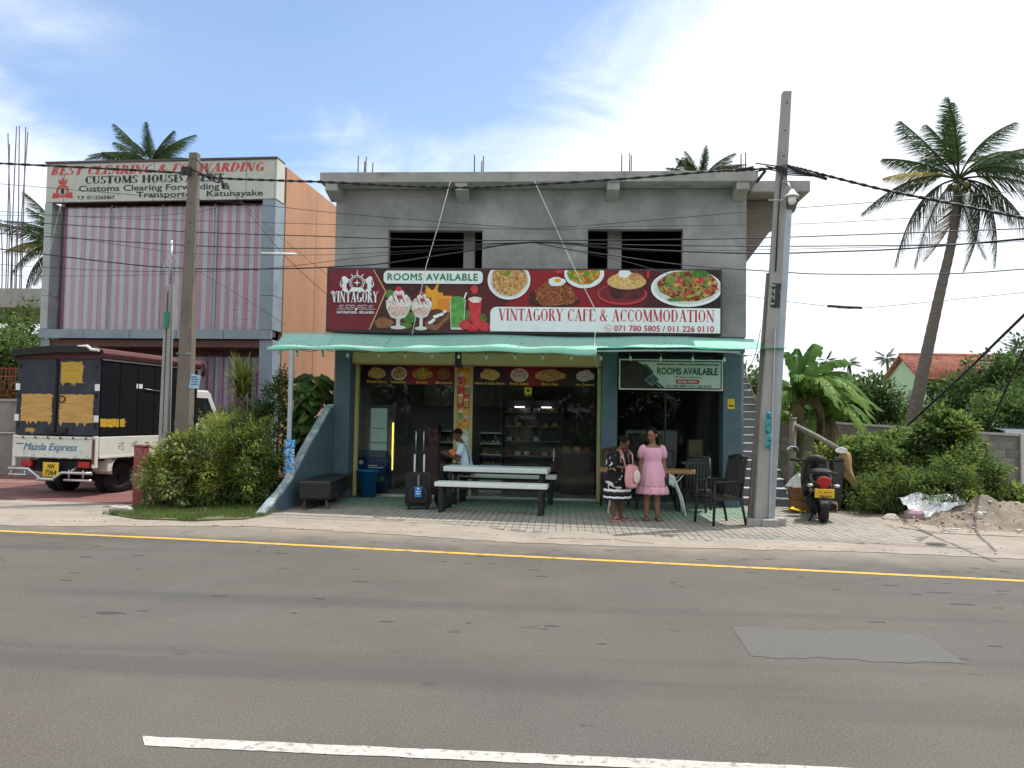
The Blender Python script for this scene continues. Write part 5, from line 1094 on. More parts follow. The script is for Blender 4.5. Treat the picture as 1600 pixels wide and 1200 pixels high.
# chassis, lights, number plate, tubular bumper
b = MB(); b.box(-WD+.45, -WD+.57, .1, 4.9, .50, .74); b.box(-.57, -.45, .1, 4.9, .50, .74); b.box(-WD+.3, -.3, .12, .2, .50, .74); b.box(-WD+.1, -.1, .3, LN-.05, .74, .79); b.build('chassis', M_chas, tk)
b = MB(); b.box(-.9, -.55, .6, 1.4, .28, .52); b.build('fuel_tank', M_chas, tk, bevel=.04)
for x in (-1.80, -.42): b = MB(); b.box(x, x+.27, -.02, .05, .60, .73); b.build('tail_light', M_tail, tk, bevel=.012)
b = MB(); b.box(-1.24, -.86, -.03, -.02, .40, .70); o = b.build('number_plate', M_plate, tk, bevel=.01)
text('NW', o, M_blackl, -1.12, -.033, .57, .09, .16, bold=.02); text('7364', o, M_blackl, -1.18, -.033, .44, .10, .27, bold=.02)
b = MB(); b.tube([(-1.99, -.10, .555), (-1.52, -.10, .555), (-1.22, -.10, .36), (-.92, -.10, .36), (-.72, -.10, .50), (-.02, -.10, .50)], .032, 8); b.tube([(-1.99, -.10, .43), (-1.55, -.10, .43)], .024, 8); b.tube([(-1.3, -.11, .35), (-.9, -.11, .35)], .030, 8); b.tube([(-.66, -.10, .35), (-.02, -.10, .35)], .028, 8)
for x in (-1.93, -1.60, -.55, -.22): b.tube([(x, -.10, .36), (x, -.10, .56)], .016, 6)
for x in (-1.7, -.5): b.tube([(x, -.1, .54), (x, .12, .62)], .02, 6)
b.build('tube_bumper', M_tube, tk)
def wheel(x, y, w, r=.37):
    wroot = MB(); pr_ = [(r*.58, -w/2), (r*.93, -w/2), (r, -w/2+.03), (r, w/2-.03), (r*.93, w/2), (r*.58, w/2)]
    wroot.lathe(pr_, 28, (x, y, r), axis='X'); t = wroot.build('wheel', M_rub, tk)
    h = MB(); h.lathe([(0, -.02), (r*.2, -.02), (r*.22, .04), (r*.5, .06), (r*.57, w/2-.02), (r*.60, w/2)], 20, (x, y, r), axis='X'); h.build('rim', M_chas, t)
    for k in range(14):
        a = 2*math.pi*k/14; g_ = MB(); g_.obox((x, y+math.cos(a)*(r+.002), r+math.sin(a)*(r+.002)), (w*.9, .03, .012), (a-math.pi/2, 0, 0)); g_.build('tread_block', M_rub, t)
for x in (-1.72, -1.50, -.50, -.28): wheel(x, 1.0, .19, .345)
for x in (-1.70, -.32): wheel(x, 4.25, .19, .36)
for x in (-.21, -WD+.21):
    b = MB(); b.grid(lambda u, v: (x-.20+.40*v, 1.0-.52*math.cos(u*math.pi*.62-.25)*1.0, .40+.42*math.sin(u*math.pi*.62+.12)), 10, 1); o = b.build('mudguard', M_twhite, tk, fix=False); o.modifiers.new('s', 'SOLIDIFY').thickness = .015
b = MB(); b.box(-.40, -.02, .36, .50, .50, .80); b.build('mud_panel', M_twhite, tk, bevel=.02)
# cab
cabp = [(3.56, .55), (3.56, 2.30), (3.66, 2.36), (4.20, 2.36), (4.32, 2.28), (4.86, 1.50), (4.98, 1.30), (5.02, .55)]
b = MB(); b.prism(cabp, -WD+.16, -.16, plane='YZ'); b.build('cab', M_cabw, tk, bevel=.04)
for x0 in (-.162, -WD+.157):
    b = MB(); b.prism([(3.68, 1.52), (3.68, 2.16), (4.18, 2.16), (4.62, 1.52)], x0, x0+.006, plane='YZ'); b.build('side_window', M_cglass, tk)
b = MB(); b.bar((-WD/2, 4.345, 2.245), (-WD/2, 4.852, 1.512), 1.5, .012, up=(0, .8, .57)); b.build('windscreen', M_cglass, tk)
b = MB(); b.tube([(-.15, 4.62, 1.6), (-.02, 4.72, 1.66), (0, 4.72, 1.9)], .012, 6); b.obox((.0, 4.72, 1.62), (.16, .06, .36)); b.build('wing_mirror', M_chas, tk, bevel=.02)
b = MB(); b.box(-.158, -.15, 3.75, 3.86, 1.38, 1.41); b.build('door_handle', M_chas, tk)

for y in (.62, 1.2, 1.78, 2.36, 2.92): b = MB(); b.box(.0005, .010, y, y+.03, 1.28, 2.83); b.build('side_rib', M_tside, tk)
for x in (-WD+.06, -.10):
    for z in (1.42, 2.05, 2.66): b = MB(); b.box(x, x+.04, -.012, .003, z, z+.09); b.build('door_hinge', M_chas, tk)
M_grime = mat('road_grime', (.20, .17, .13), .95, var=.3, scale=8)
for i in range(7):
    rr = random.Random(i); x = -WD+.2+i*.25; b = MB(); b.prism([(x, .785), (x+.12+rr.uniform(0, .1), .785), (x+.10, .80+rr.uniform(.02, .06)), (x+.03, .80+rr.uniform(.01, .05))], -.0375, -.0355); b.build('grime_mark', M_grime, tk)

# ================================================================== things on the forecourt
M_wtop = mat('white_table_top', (.74, .76, .74), .35, var=.06, scale=5, col2=(.6, .62, .6), thresh=(3, .55, .75))
M_blk = mat('black_steel', (.018, .018, .020), .5, var=.1)
FZ = .018
def slab_table(name, label, loc, rz, L_, D_, zt, th, legx, legy, lw):
    t = thing(name, label, name.split('_')[-1], loc, rz)
    b = MB(); b.box(-L_/2, L_/2, -D_/2, D_/2, zt-th, zt); b.build('top' if 'table' in name else 'seat', M_wtop, t, bevel=.012)
    for sx in (-1, 1):
        b = MB(); b.box(sx*legx-lw/2, sx*legx+lw/2, -legy-lw/2, legy+lw/2, zt-th-.055, zt-th-.002); b.build('cross_bar', M_blk, t)
        for sy in (-1, 1): b = MB(); b.box(sx*legx-lw/2, sx*legx+lw/2, sy*legy-lw/2, sy*legy+lw/2, 0, zt-th-.057); b.build('leg', M_blk, t, bevel=.004)
    b = MB(); b.box(-legx+lw/2, legx-lw/2, -.03, .03, zt-th-.05, zt-th-.004); b.build('rail', M_blk, t)
    return t
slab_table('outdoor_table', 'long table with thick white top and black steel legs under the awning', (-1.28, 15.35, FZ), R(-5), 2.06, .62, .80, .10, .90, .22, .07)
slab_table('outdoor_bench', 'white-topped bench in front of the white table, nearest the road', (-1.30, 14.35, FZ), R(-5), 2.10, .36, .565, .085, .93, .11, .08)
slab_table('outdoor_bench', 'white-topped bench behind the white table, nearest the glass doors', (-1.16, 16.20, FZ), R(-5), 2.10, .36, .60, .085, .93, .11, .08)

# suitcase
M_fab = mat('black_luggage_fabric', (.016, .016, .018), .75, var=.2, scale=25, bump=.2, bscale=120)
sc = thing('suitcase', 'upright black wheeled suitcase with raised handle and blue tag', 'suitcase', (-2.74, 14.75, FZ), R(8))
b = MB(); b.prism(rrect(-.25, .25, .06, .70, .07), -.14, .14); b.build('shell', M_fab, sc, bevel=.03, seg=3)
b = MB(); b.prism(rrect(-.19, .19, .12, .46, .06), -.175, -.142); b.build('front_pocket', M_fab, sc, bevel=.015)
for x in (-.15, .15): b = MB(); b.tube([(x, -.18, .14), (x, -.18, .36), (x*.5, -.18, .44)], .007, 5); b.build('piping', plain('grey_piping', .10, .10, .10, .6), sc)
b = MB(); b.box(-.065, .065, -.195, -.187, .24, .44); o = b.build('luggage_tag', plain('blue_tag', .04, .20, .55, .5), sc)
for z in (.30, .34): q = MB(); q.box(-.04, .04, -.199, -.196, z, z+.015); q.build('tag_print', P_white, o)
q = MB(); q.prism(ell(0, .405, .018, .02, 10), -.199, -.196); q.build('tag_print', P_white, o)
b = MB(); b.box(-.02, .02, -.165, -.143, .45, .66); b.build('tag_strap', plain('grey_strap', .18, .17, .16, .7), sc)
for x in (-.09, .09): b = MB(); b.box(x-.016, x+.016, .08, .11, .70, 1.04); b.build('handle_tube', plain('pale_aluminium', .62, .62, .62, .35), sc)
b = MB(); b.tube([(-.12, .095, 1.03), (-.11, .095, 1.08), (.11, .095, 1.08), (.12, .095, 1.03)], .016, 6); b.build('handle_grip', M_fab, sc)
for x in (-.075, .075): b = MB(); b.tube([(x, .095, 1.09), (x, .095, 1.50)], .008, 6); b.build('handle_rod', M_steel, sc)
b = MB(); b.tube([(-.085, .095, 1.50), (.085, .095, 1.50)], .013, 6); b.build('handle_bar', M_fab, sc)
for x in (-.18, .18):
    for y in (-.1, .1): b = MB(); b.lathe([(0, -.015), (.04, -.015), (.04, .015), (0, .015)], 12, (x, y, .04), axis='X'); b.build('wheel', M_rub, sc)
bp = thing('backpack', 'black backpack lying on the floor behind the suitcase', 'backpack', (-2.28, 14.98, FZ))
b = MB(); b.ball((0, 0, .2), (.2, .14, .22), 14, 10); b.build('bag', M_fab, bp); b = MB(); b.tube([(-.08, -.1, .38), (-.1, -.18, .3), (-.1, -.17, .1)], .02, 6); b.build('strap', M_fab, bp)

# padded bench
M_lea = mat('black_leatherette', (.020, .020, .022), .38, var=.15, scale=6, bump=.1, bscale=14)
M_wood = mat('reddish_wood', (.16, .062, .035), .6, var=.2, scale=8, stretch=(1, 1, .2))
ot = thing('padded_bench', 'long low black leatherette bench along the blue side wall', 'bench', (-4.76, 15.55, FZ), R(6))
b = MB(); b.box(-.30, .30, -1.25, 1.25, .17, .52); b.build('cushion', M_lea, ot, bevel=.035, seg=3)
b = MB(); b.box(-.302, .302, -1.252, 1.252, .42, .432); b.build('seam', M_fab, ot)
for x in (-.2, .2):
    for y in (-1.12, 0, 1.12): b = MB(); b.bar((x, y, .17), (x*1.1, y, 0), .05, .05); b.build('leg', M_wood, ot)
# bins
def tub(name, label, loc, r0, r1, h, m, cat):
    t = thing(name, label, cat, loc); b = MB(); b.lathe([(0, .005), (r0, 0), (r1, h), (r1+.02, h), (r1+.02, h-.03), (r1+.005, h-.03), (r1-.012, h-.01), (r0-.012, .02), (0, .02)], 24); b.build('tub', m, t)
    for s in (-1, 1): q = MB(); q.tube([(s*(r1+.012), -.06, h-.02), (s*(r1+.045), -.03, h-.05), (s*(r1+.045), .03, h-.05), (s*(r1+.012), .06, h-.02)], .008, 6); q.build('handle', m, t)
    return t
M_bin = mat('blue_plastic', (.012, .13, .34), .4, var=.08); 
tub('waste_bin', 'tall blue plastic waste bin by the left glass door', (-4.24, 16.72, FZ), .17, .215, .58, M_bin, 'bin')
tb = tub('blue_basin', 'shallow blue basin with crumpled paper at the end of the black bench', (-4.72, 17.05, .36), .14, .20, .22, M_bin, 'basin')
for i in range(6): q = MB(); rr = random.Random(i); q.ball((rr.uniform(-.1, .1), rr.uniform(-.1, .1), .22+rr.uniform(0, .06)), (.06, .05, .045), 6, 4); q.build('crumpled_paper', plain('crumpled_paper', .62, .58, .5, .8), tb)
cb_ = thing('cardboard_box', 'brown cardboard box holding the blue basin beside the bench', 'box', (-4.72, 17.05, FZ)); b = MB(); b.box(-.16, .16, -.10, .12, 0, .32); b.build('carton', mat('cardboard', (.34, .22, .13), .85, var=.1), cb_, bevel=.004); b = MB(); b.box(-.02, .02, -.104, -.101, 0, .318); b.build('tape', plain('brown_tape', .28, .17, .08, .4), cb_)

# folding table with wooden top
M_wtab = mat('varnished_wood', (.40, .20, .075), .4, var=.2, scale=3, stretch=(.6, 6, 1), col2=(.30, .14, .05), thresh=(2.5, .5, .7))
ft = thing('folding_table', 'folding table with varnished wooden top and curved white legs behind the two women', 'table', (1.62, 15.1, FZ), R(-3))
b = MB(); b.prism(rrect(-.92, .92, -.36, .36, .22, n=6), .77, .83, plane='XY'); b.build('top', M_wtab, ft, bevel=.012)
b = MB(); b.prism(rrect(.86, .925, -.1, .1, .03), .765, .835, plane='XY'); b.build('edge_cap', M_wtop, ft)
for s in (-1, 1):
    for y in (-.26, .26):
        b = MB(); b.tube([(s*.48, y, .76), (s*.56, y, .55), (s*.66, y, .3), (s*.72, y, .02)], .019, 8); b.build('leg', M_wtop, ft)
        b = MB(); b.tube([(s*.68, y, .76), (s*.60, y, .66), (s*.54, y, .60)], .014, 6); b.build('brace', M_wtop, ft)
    b = MB(); b.tube([(s*.72, -.34, .015), (s*.72, .34, .015)], .016, 6); b.build('foot_bar', M_wtop, ft)
# chairs
M_chair = mat('dark_brown_chair', (.022, .014, .013), .55, var=.2, scale=8)
M_chair2 = mat('grey_black_chair', (.022, .024, .026), .5, var=.2, scale=8)
def chair(label, loc, rz, m, arm=True, s=1.12, group='chairs round the folding table', slats=7):
    t = thing('armchair' if arm else 'dining_chair', label, 'chair', loc, rz, group)
    W_, D_ = .50*s, .46*s
    b = MB(); b.grid(lambda u, v: (-W_/2+W_*u, -D_/2+D_*v, .43*s-.02*math.sin(math.pi*u)*math.sin(math.pi*v)), 6, 6); o = b.build('seat', m, t, fix=False); o.modifiers.new('s', 'SOLIDIFY').thickness = .03
    b = MB()
    for sx in (-1, 1): b.box(sx*(W_/2)-.02, sx*(W_/2)+.02, -D_/2, D_/2, .38*s, .425*s)
    b.build('apron', m, t)
    for sx in (-1, 1):
        b = MB(); b.tube([(sx*W_/2, -D_/2, .64*s if arm else .42*s), (sx*W_/2, -D_/2, .40*s), (sx*(W_/2+.01), -D_/2-.03, 0)], [.022, .026, .022], 8); b.build('leg', m, t)
        b = MB(); b.tube([(sx*W_/2, D_/2, .42*s), (sx*(W_/2+.01), D_/2+.10, 0)], [.026, .022], 8); b.build('leg', m, t)
        b = MB(); b.tube([(sx*W_/2, D_/2, .40*s), (sx*W_/2*.97, D_/2+.07, .75*s), (sx*W_/2*.9, D_/2+.13, 1.02*s)], .022, 8); b.build('back_post', m, t)
        if arm: b = MB(); b.tube([(sx*W_/2, -D_/2-.02, .645*s), (sx*(W_/2+.02), 0, .665*s), (sx*W_/2, D_/2+.04, .655*s)], .024, 8); b.build('arm_rest', m, t)
    b = MB(); b.tube([(-W_/2*.9, D_/2+.13, 1.02*s), (0, D_/2+.15, 1.06*s), (W_/2*.9, D_/2+.13, 1.02*s)], .030, 8); b.build('top_rail', m, t)
    for k in range(slats):
        x = -W_/2*.8 + W_*.8*k/(slats-1); b = MB(); b.bar((x, D_/2+.0, .42*s), (x*.96, D_/2+.135, 1.03*s), .045, .014, up=(0, 1, 0)); b.build('back_slat', m, t)
    return t
chair('dark brown armchair standing sideways next to the leaning pole', (2.72, 13.72, FZ), R(-68), M_chair)
chair('grey armchair right of the folding table, facing left in the shade', (2.62, 15.55, FZ), R(-20), M_chair2, s=1.0)
chair('reddish brown chair half hidden behind the woman in pink', (1.15, 15.75, FZ), R(10), mat('red_brown_chair', (.075, .022, .018), .5, var=.2), arm=False)
chair('dark chair behind the folding table near the dark glass screen', (2.0, 15.9, FZ), R(-6), M_chair2, arm=False)

# ------------------------------------------------------------------ inside the shop
M_navy = mat('freezer_blue', (.012, .05, .16), .35, var=.1)
fz = thing('ice_cream_freezer', 'low blue ice cream freezer behind the left glass door', 'freezer', (-4.36, 17.75, FZ), R(0))
b = MB(); b.box(-.36, .36, -.3, .3, .05, .82); b.build('body', M_navy, fz, bevel=.03)
b = MB(); b.prism([(-.30, .82), (.30, .74), (.30, .84), (-.30, .98)], -.34, .34, plane='YZ'); b.build('lid', mat('freezer_lid', (.10, .14, .17), .15), fz)
[MB().box(-.05, -.05+w_, -.305, -.302, z_, z_+.022).build('print', P_white, fz) for z_, w_ in ((.62, .20), (.575, .34))]; b = MB(); b.prism(ell(0, 0, .05, .05, 16), -.305, -.302); b.build('emblem', P_white, fz, (-.22, 0, .70))
for i in range(7): q = MB(); rr = random.Random(i); q.prism(ell(rr.uniform(-.25, .3), rr.uniform(.12, .35), rr.uniform(.04, .07), rr.uniform(.05, .09), 12), -.3015-.0008*i, -.3010-.0008*i+.0003); q.build('print', (P_leaf, P_pale, P_kiwi)[i % 3], fz)
fr = thing('drinks_fridge', 'tall drinks fridge with pale green glass front and a yellow light strip', 'fridge', (-4.52, 18.75, FZ))
b = MB(); b.box(-.52, .42, 0, .6, 0, 2.05); b.build('cabinet', mat('fridge_grey', (.20, .21, .22), .4), fr, bevel=.02)
b = MB(); b.box(-.45, .22, -.02, -.004, .42, 1.95); b.build('glass_front', mat('glowing_fridge_glass', (.34, .48, .45), .2, var=.15, scale=2.5, emit=.16), fr)  # pane itself glows faintly, standing in for light inside the fridge
for z in (.75, 1.1, 1.45): b = MB(); b.box(-.45, .22, -.028, -.022, z, z+.018); b.build('shelf_edge', M_steel, fr)
b = MB(); b.box(.36, .39, -.03, -.004, .45, 1.60); b.build('light_strip', mat('yellow_light_strip', (.95, .70, .12), .5, emit=1.5), fr)
M_case = mat('display_case_white', (.42, .43, .43), .4)
M_item = [plain('pastry_%d' % i, *c, .7) for i, c in enumerate([(.32, .16, .06), (.45, .30, .12), (.28, .05, .04), (.5, .48, .42)])]
def display(label, loc, w, h, shelves, seed):
    t = thing('display_case', label, 'display case', loc); rr = random.Random(seed)
    b = MB(); b.box(-w/2, w/2, 0, .5, 0, .62); b.build('base', M_case, t, bevel=.01)
    b = MB(); b.box(-w/2, w/2, .46, .5, .62, h); b.box(-w/2, -w/2+.02, 0, .46, .62, h); b.box(w/2-.02, w/2, 0, .46, .62, h); b.build('frame', M_frame, t)
    for k in range(shelves):
        z = .63 + (h-.66)*k/(shelves-1); b = MB(); b.box(-w/2+.02, w/2-.02, .0, .455, z, z+.03); b.build('shelf', mat('shelf_white', (.50, .52, .52), .4), t)
        if k < shelves-1:
            for i in range(int(w/.11)-1): q = MB(); q.ball((-w/2+.1+.11*i, .15, z+.06), (.045, .06, .035), 7, 5); q.build('pastry', rr.choice(M_item), t)
    return t
display('glass pastry case left of the juice banner', (-2.72, 18.1, FZ), .62, 1.45, 4, 1)
display('glass pastry case right of the juice banner', (-1.68, 18.1, FZ), .55, 1.42, 4, 2)
bc = thing('cake_cabinet', 'large black glass cabinet behind the right glass doors', 'cabinet', (-.75, 18.6, FZ))
b = MB(); b.box(-.75, .75, .3, .6, 0, 2.2); b.box(-.75, -.70, 0, .3, 0, 2.2); b.box(.70, .75, 0, .3, 0, 2.2); b.build('carcass', M_frame, bc)
for k, z in enumerate((.5, .85, 1.2, 1.55, 1.9)):
    b = MB(); b.box(-.69, .69, .02, .295, z, z+.02); b.build('shelf', mat('smoked_shelf', (.16, .17, .17), .3), bc)
    for i in range(6):
        rr = random.Random(k*9+i)
        if rr.random() < .75: q = MB(); q.lathe([(0, 0), (.08, 0), (.085, .06), (.07, .09), (0, .10)], 12, (-.55+.22*i, .14, z+.021)); q.build('cake', rr.choice(M_item), bc)
for x in (-.3, .35): b = MB(); b.box(x-.12, x+.12, .1, .2, 2.02, 2.05); b.build('lamp_tube', mat('cabinet_lamp', (.9, .92, 1), .5, emit=1.6), bc)
ct = thing('shop_counter', 'dark counter inside the right glass door', 'counter', (.35, 18.3, FZ)); b = MB(); b.box(-.38, .40, 0, .5, 0, .95); b.build('front', mat('dark_wood', (.05, .028, .02), .5), ct); b = MB(); b.box(-.42, .44, -.05, .54, .952, 1.0); b.build('counter_top', mat('counter_stone', (.16, .14, .13), .3), ct, bevel=.01)
for i in range(3): b = MB(); b.box(-.34+.25*i, -.34+.22*i+.2, .15, .4, 1.002, 1.12); b.build('tray', M_item[i], ct)
for i, (x, lab) in enumerate(((-2.98, 'pale wall cupboard high inside, left of the juice banner'), (-1.55, 'pale wall cupboard high inside, right of the juice banner'))):
    uc = thing('wall_cupboard', lab, 'cupboard', (x, 20.55, 2.05)); b = MB(); b.box(-.75, .75, 0, .4, 0, .62); b.build('carcass', M_room, uc)
    for k in range(3): b = MB(); b.box(-.74+.5*k, -.26+.5*k, -.02, -.002, .01, .61); b.build('cupboard_door', mat('cupboard_laminate', (.30, .31, .31), .4), uc, bevel=.006)
rc = thing('maroon_cupboard', 'tall narrow maroon cupboard inside behind the suitcase', 'cupboard', (-2.98, 17.6, FZ)); b = MB(); b.box(-.10, .14, 0, .4, 0, 1.55); b.build('carcass', mat('maroon_laminate', (.075, .015, .02), .5), rc, bevel=.006); b = MB(); b.box(-.09, .13, -.02, -.002, .03, 1.5); b.build('cupboard_door', MATS['maroon_laminate'], rc)
ov = thing('oven', 'grey steel oven in the dark right-hand shop', 'oven', (1.95, 17.6, FZ))
b = MB(); b.box(-.55, .62, 0, .6, .75, 1.55); b.build('body', mat('oven_grey', (.14, .145, .15), .35, metal=.4), ov, bevel=.015)
b = MB(); b.box(-.48, .30, -.012, -.001, .85, 1.45); b.build('oven_door', M_cglass, ov); b = MB(); b.tube([(-.4, -.04, 1.47), (.2, -.04, 1.47)], .014, 6); b.build('handle', M_steel, ov)
b = MB(); b.box(-.52, -.46, .02, .08, 0, .748); b.box(.53, .59, .02, .08, 0, .748); b.box(-.5, .58, .1, .5, .3, .33); b.build('stand', M_frame, ov)
wc = thing('water_dispenser', 'pale water dispenser standing at the back of the right-hand shop', 'dispenser', (3.0, 17.7, FZ)); b = MB(); b.box(-.16, .16, 0, .32, .85, 1.35); b.build('tank', mat('dispenser_tan', (.30, .22, .14), .4), wc, bevel=.03); b = MB(); b.box(-.3, .3, -.08, .4, .80, .845); b.build('shelf', M_case, wc); b = MB(); b.bar((0, .15, 0), (0, .15, .79), .06, .06); b.build('leg', M_frame, wc)

# ================================================================== people
def skin_mat(name, c): return mat(name, c, .55, var=.06, scale=12, spec=.35)
M_sk1 = skin_mat('skin_brown', (.26, .125, .075)); M_sk2 = skin_mat('skin_dark_brown', (.15, .068, .042)); M_sk3 = skin_mat('skin_deep_brown', (.12, .052, .034))
M_hair = mat('black_hair', (.008, .007, .007), .75, var=.3, scale=40, stretch=(1, 1, .15), spec=.12)
def fuse(name, b, m, parent, voxel=.007, smooth=4):
    """union of limbs and trunk remeshed into one continuous surface"""
    o = b.build('tmp', m, None)
    r = o.modifiers.new('r', 'REMESH'); r.mode = 'VOXEL'; r.voxel_size = voxel; r.use_smooth_shade = True
    s = o.modifiers.new('s', 'SMOOTH'); s.factor = .5; s.iterations = smooth
    dg = bpy.context.evaluated_depsgraph_get(); me = bpy.data.meshes.new_from_object(o.evaluated_get(dg)); bpy.data.objects.remove(o)
    me.name = name; p = inst(name, me, parent); return p
def limb(b, pts, rad, n=12): 
    b.tube(pts, rad, n); [b.ball(p, r*.995 if not isinstance(r, tuple) else min(r)*.995, 12, 8) for p, r in zip(pts, rad)]
def head(b, c, rot, s=1.0):
    """skull, jaw, nose, ears; faces -Y before rot"""
    M = Matrix.Translation(c) @ Euler(rot).to_matrix().to_4x4() @ Matrix.Scale(s, 4); t = MB()
    t.ball((0, .012, .025), (.074, .092, .088), 16, 12); t.ball((0, -.022, -.035), (.056, .062, .066), 14, 10); t.ball((0, -.058, -.082), (.028, .024, .024), 10, 7)
    t.ball((0, -.088, -.018), (.015, .020, .022), 8, 6); t.ball((0, -.082, .01), (.010, .012, .02), 8, 6); t.ball((0, -.076, -.058), (.024, .012, .011), 8, 6)
    for sx in (-1, 1): t.ball((sx*.076, .015, -.005), (.012, .024, .034), 8, 6); t.ball((sx*.034, -.066, .026), (.022, .014, .009), 8, 6); t.ball((sx*.04, -.055, -.025), (.022, .02, .022), 8, 6)
    b.add([M @ Vector(v) for v in t.v], t.f, 0, True); return M
def face(M, parent, lip):
    for sx in (-1, 1):
        q = MB(); q.ball((0, 0, 0), (.012, .006, .006), 8, 6); o = q.build('eye', plain('eye_dark', .02, .015, .012, .3), parent); o.matrix_local = M @ Matrix.Translation((sx*.033, -.079, .006))
        q = MB(); q.ball((0, 0, 0), (.020, .006, .004), 8, 5); o = q.build('eyebrow', M_hair, parent); o.matrix_local = M @ Matrix.Translation((sx*.034, -.080, .028))
    q = MB(); q.ball((0, 0, 0), (.022, .007, .006), 8, 5); o = q.build('mouth', lip, parent); o.matrix_local = M @ Matrix.Translation((0, -.086, -.056))
def hand(b, wrist, d, side, curl=.5, s=1.0):
    """palm, four fingers of unequal length and a thumb; d = pointing direction, side = across the knuckles"""
    w = Vector(wrist); d = Vector(d).normalized(); sd = Vector(side).normalized(); nrm = d.cross(sd)
    b.tube([w, w+d*.05*s, w+d*.085*s], [(.020*s, .020*s), (.036*s, .018*s), (.036*s, .016*s)], 10, up=nrm)
    b.ball(w+d*.05*s, .024*s, 8, 6)
    for k, L in enumerate((.068, .078, .072, .056)):
        p0 = w + d*.078*s + sd*(.027-.018*k)*s; p1 = p0 + (d*math.cos(curl*.5) + nrm*math.sin(curl*.5))*L*.5*s; p2 = p1 + (d*math.cos(curl*1.6) + nrm*math.sin(curl*1.6))*L*.5*s
        b.tube([p0, p1, p2], [.0092*s, .0088*s, .0075*s], 7); b.ball(p2, .0075*s, 6, 5)
    p0 = w + d*.025*s + sd*.028*s; p1 = p0 + (d*.6+sd*.7)*.035*s; p2 = p1 + (d*.95+sd*.1+nrm*.3)*.032*s
    b.tube([p0, p1, p2], [.013*s, .0105*s, .0085*s], 7); b.ball(p2, .0085*s, 6, 5)
def shell(b, rings, n=44, mi=0, ripple=None):
    """cloth as stacked rings (z, cx, cy, rx, ry[, ripple, count])"""
    vs = []
    for r in rings:
        z, cx, cy, rx, ry = r[:5]; amp, cnt = (r[5], r[6]) if len(r) > 5 else (0, 1)
        for k in range(n):
            a = 2*math.pi*k/n; q = 1 + amp*math.sin(cnt*a+z*5) + amp*.5*math.sin(cnt*1.7*a+1)
            vs.append((cx+rx*q*math.cos(a), cy+ry*q*math.sin(a), z + (amp*.12*math.cos(cnt*a) if amp else 0)))
    fs = [(i*n+k, i*n+(k+1) % n, (i+1)*n+(k+1) % n, (i+1)*n+k) for i in range(len(rings)-1) for k in range(n)]
    b.add(vs, fs, mi, True)
def sandal(x, y, rz, m, parent, s=1.0):
    b = MB(); b.prism(rrect(-.042*s, .042*s, -.14*s, .10*s, .04*s), .0, .022, plane='XY'); o = b.build('sandal', m, parent, (x, y, 0), (0, 0, rz), bevel=.006)
    q = MB(); q.tube([(-.042*s, -.05*s, .02), (-.028*s, -.055*s, .065), (.028*s, -.055*s, .065), (.042*s, -.05*s, .02)], [.010, .012, .012, .010], 6); q.tube([(-.04*s, .05*s, .02), (-.02*s, -.0, .08), (.02*s, 0, .08), (.04*s, .05*s, .02)], .007, 6); q.build('strap', m, o)

# ---- woman in a pink dress
w1 = thing('person', 'woman in a short pale pink dress standing by the wooden table', 'person', (1.60, 13.92, FZ), R(4))
b = MB()
b.tube([(0, 0, .80), (0, 0, .90), (0, .005, 1.0), (0, 0, 1.13), (0, 0, 1.24), (0, .005, 1.315), (0, .01, 1.345), (0, .0, 1.43)], [(.15, .11), (.165, .12), (.14, .105), (.15, .11), (.155, .10), (.12, .075), (.055, .055), (.048, .052)], 18)
M1 = head(b, (-.012, -.012, 1.505), (R(14), 0, R(-38)), 1.04)
for s in (-1, 1):
    limb(b, [(s*.155, .005, 1.275), (s*.205, .02, 1.03), (s*.222, -.025, .81)], [.052, .040, .026]); hand(b, (s*.222, -.025, .815), (s*.02, -.12, -1), (0, -1, -.1), .55, 1.0)
    limb(b, [(s*.088, 0, .82), (s*.088, -.005, .45), (s*.092, .018, .31), (s*.095, .01, .075)], [.088, .056, .052, .034])
    b.tube([(s*.095, .03, .045), (s*.105, -.05, .045), (s*.118, -.13, .032)], [(.034, .030), (.040, .028), (.040, .014)], 10)
fuse('body', b, M_sk1, w1); face(M1, w1, plain('lip_brown', .22, .06, .05, .5))
h = MB(); H = M1; t = MB(); t.ball((0, .028, .036), (.083, .092, .092), 18, 12); t.ball((0, .10, .0), (.05, .045, .055), 10, 8); t.ball((0, .115, -.08), (.035, .03, .10), 10, 8)
for k in range(24): a = math.pi*(k/23); t.tube([(.078*math.cos(a), -.045+.02*math.sin(a), .045+.055*math.sin(a)), (.085*math.cos(a), .03, .06+.05*math.sin(a)), (.045*math.cos(a), .10, .02)], .008, 5)
h.add([H @ Vector(v) for v in t.v], t.f, 0, True); h.build('hair', M_hair, w1, fix=False)
M_pd = mat('pale_pink_cotton', (.72, .38, .49), .85, var=.07, scale=14, bump=.35, bscale=35, stretch=(1, 1, .3))
d = MB(); shell(d, [(1.285, 0, -.005, .135, .092), (1.25, 0, -.01, .168, .118), (1.17, 0, -.012, .172, .125), (1.08, 0, -.006, .158, .120), (1.045, 0, 0, .152, .116, .01, 14), (1.0, 0, 0, .168, .135, .03, 16), (.9, 0, 0, .195, .165, .035, 13), (.75, 0, 0, .222, .195, .04, 12), (.62, 0, 0, .240, .215, .045, 12), (.600, 0, 0, .236, .21, .03, 12)])
o = d.build('dress', M_pd, w1, fix=False); o.modifiers.new('s', 'SOLIDIFY').thickness = .006
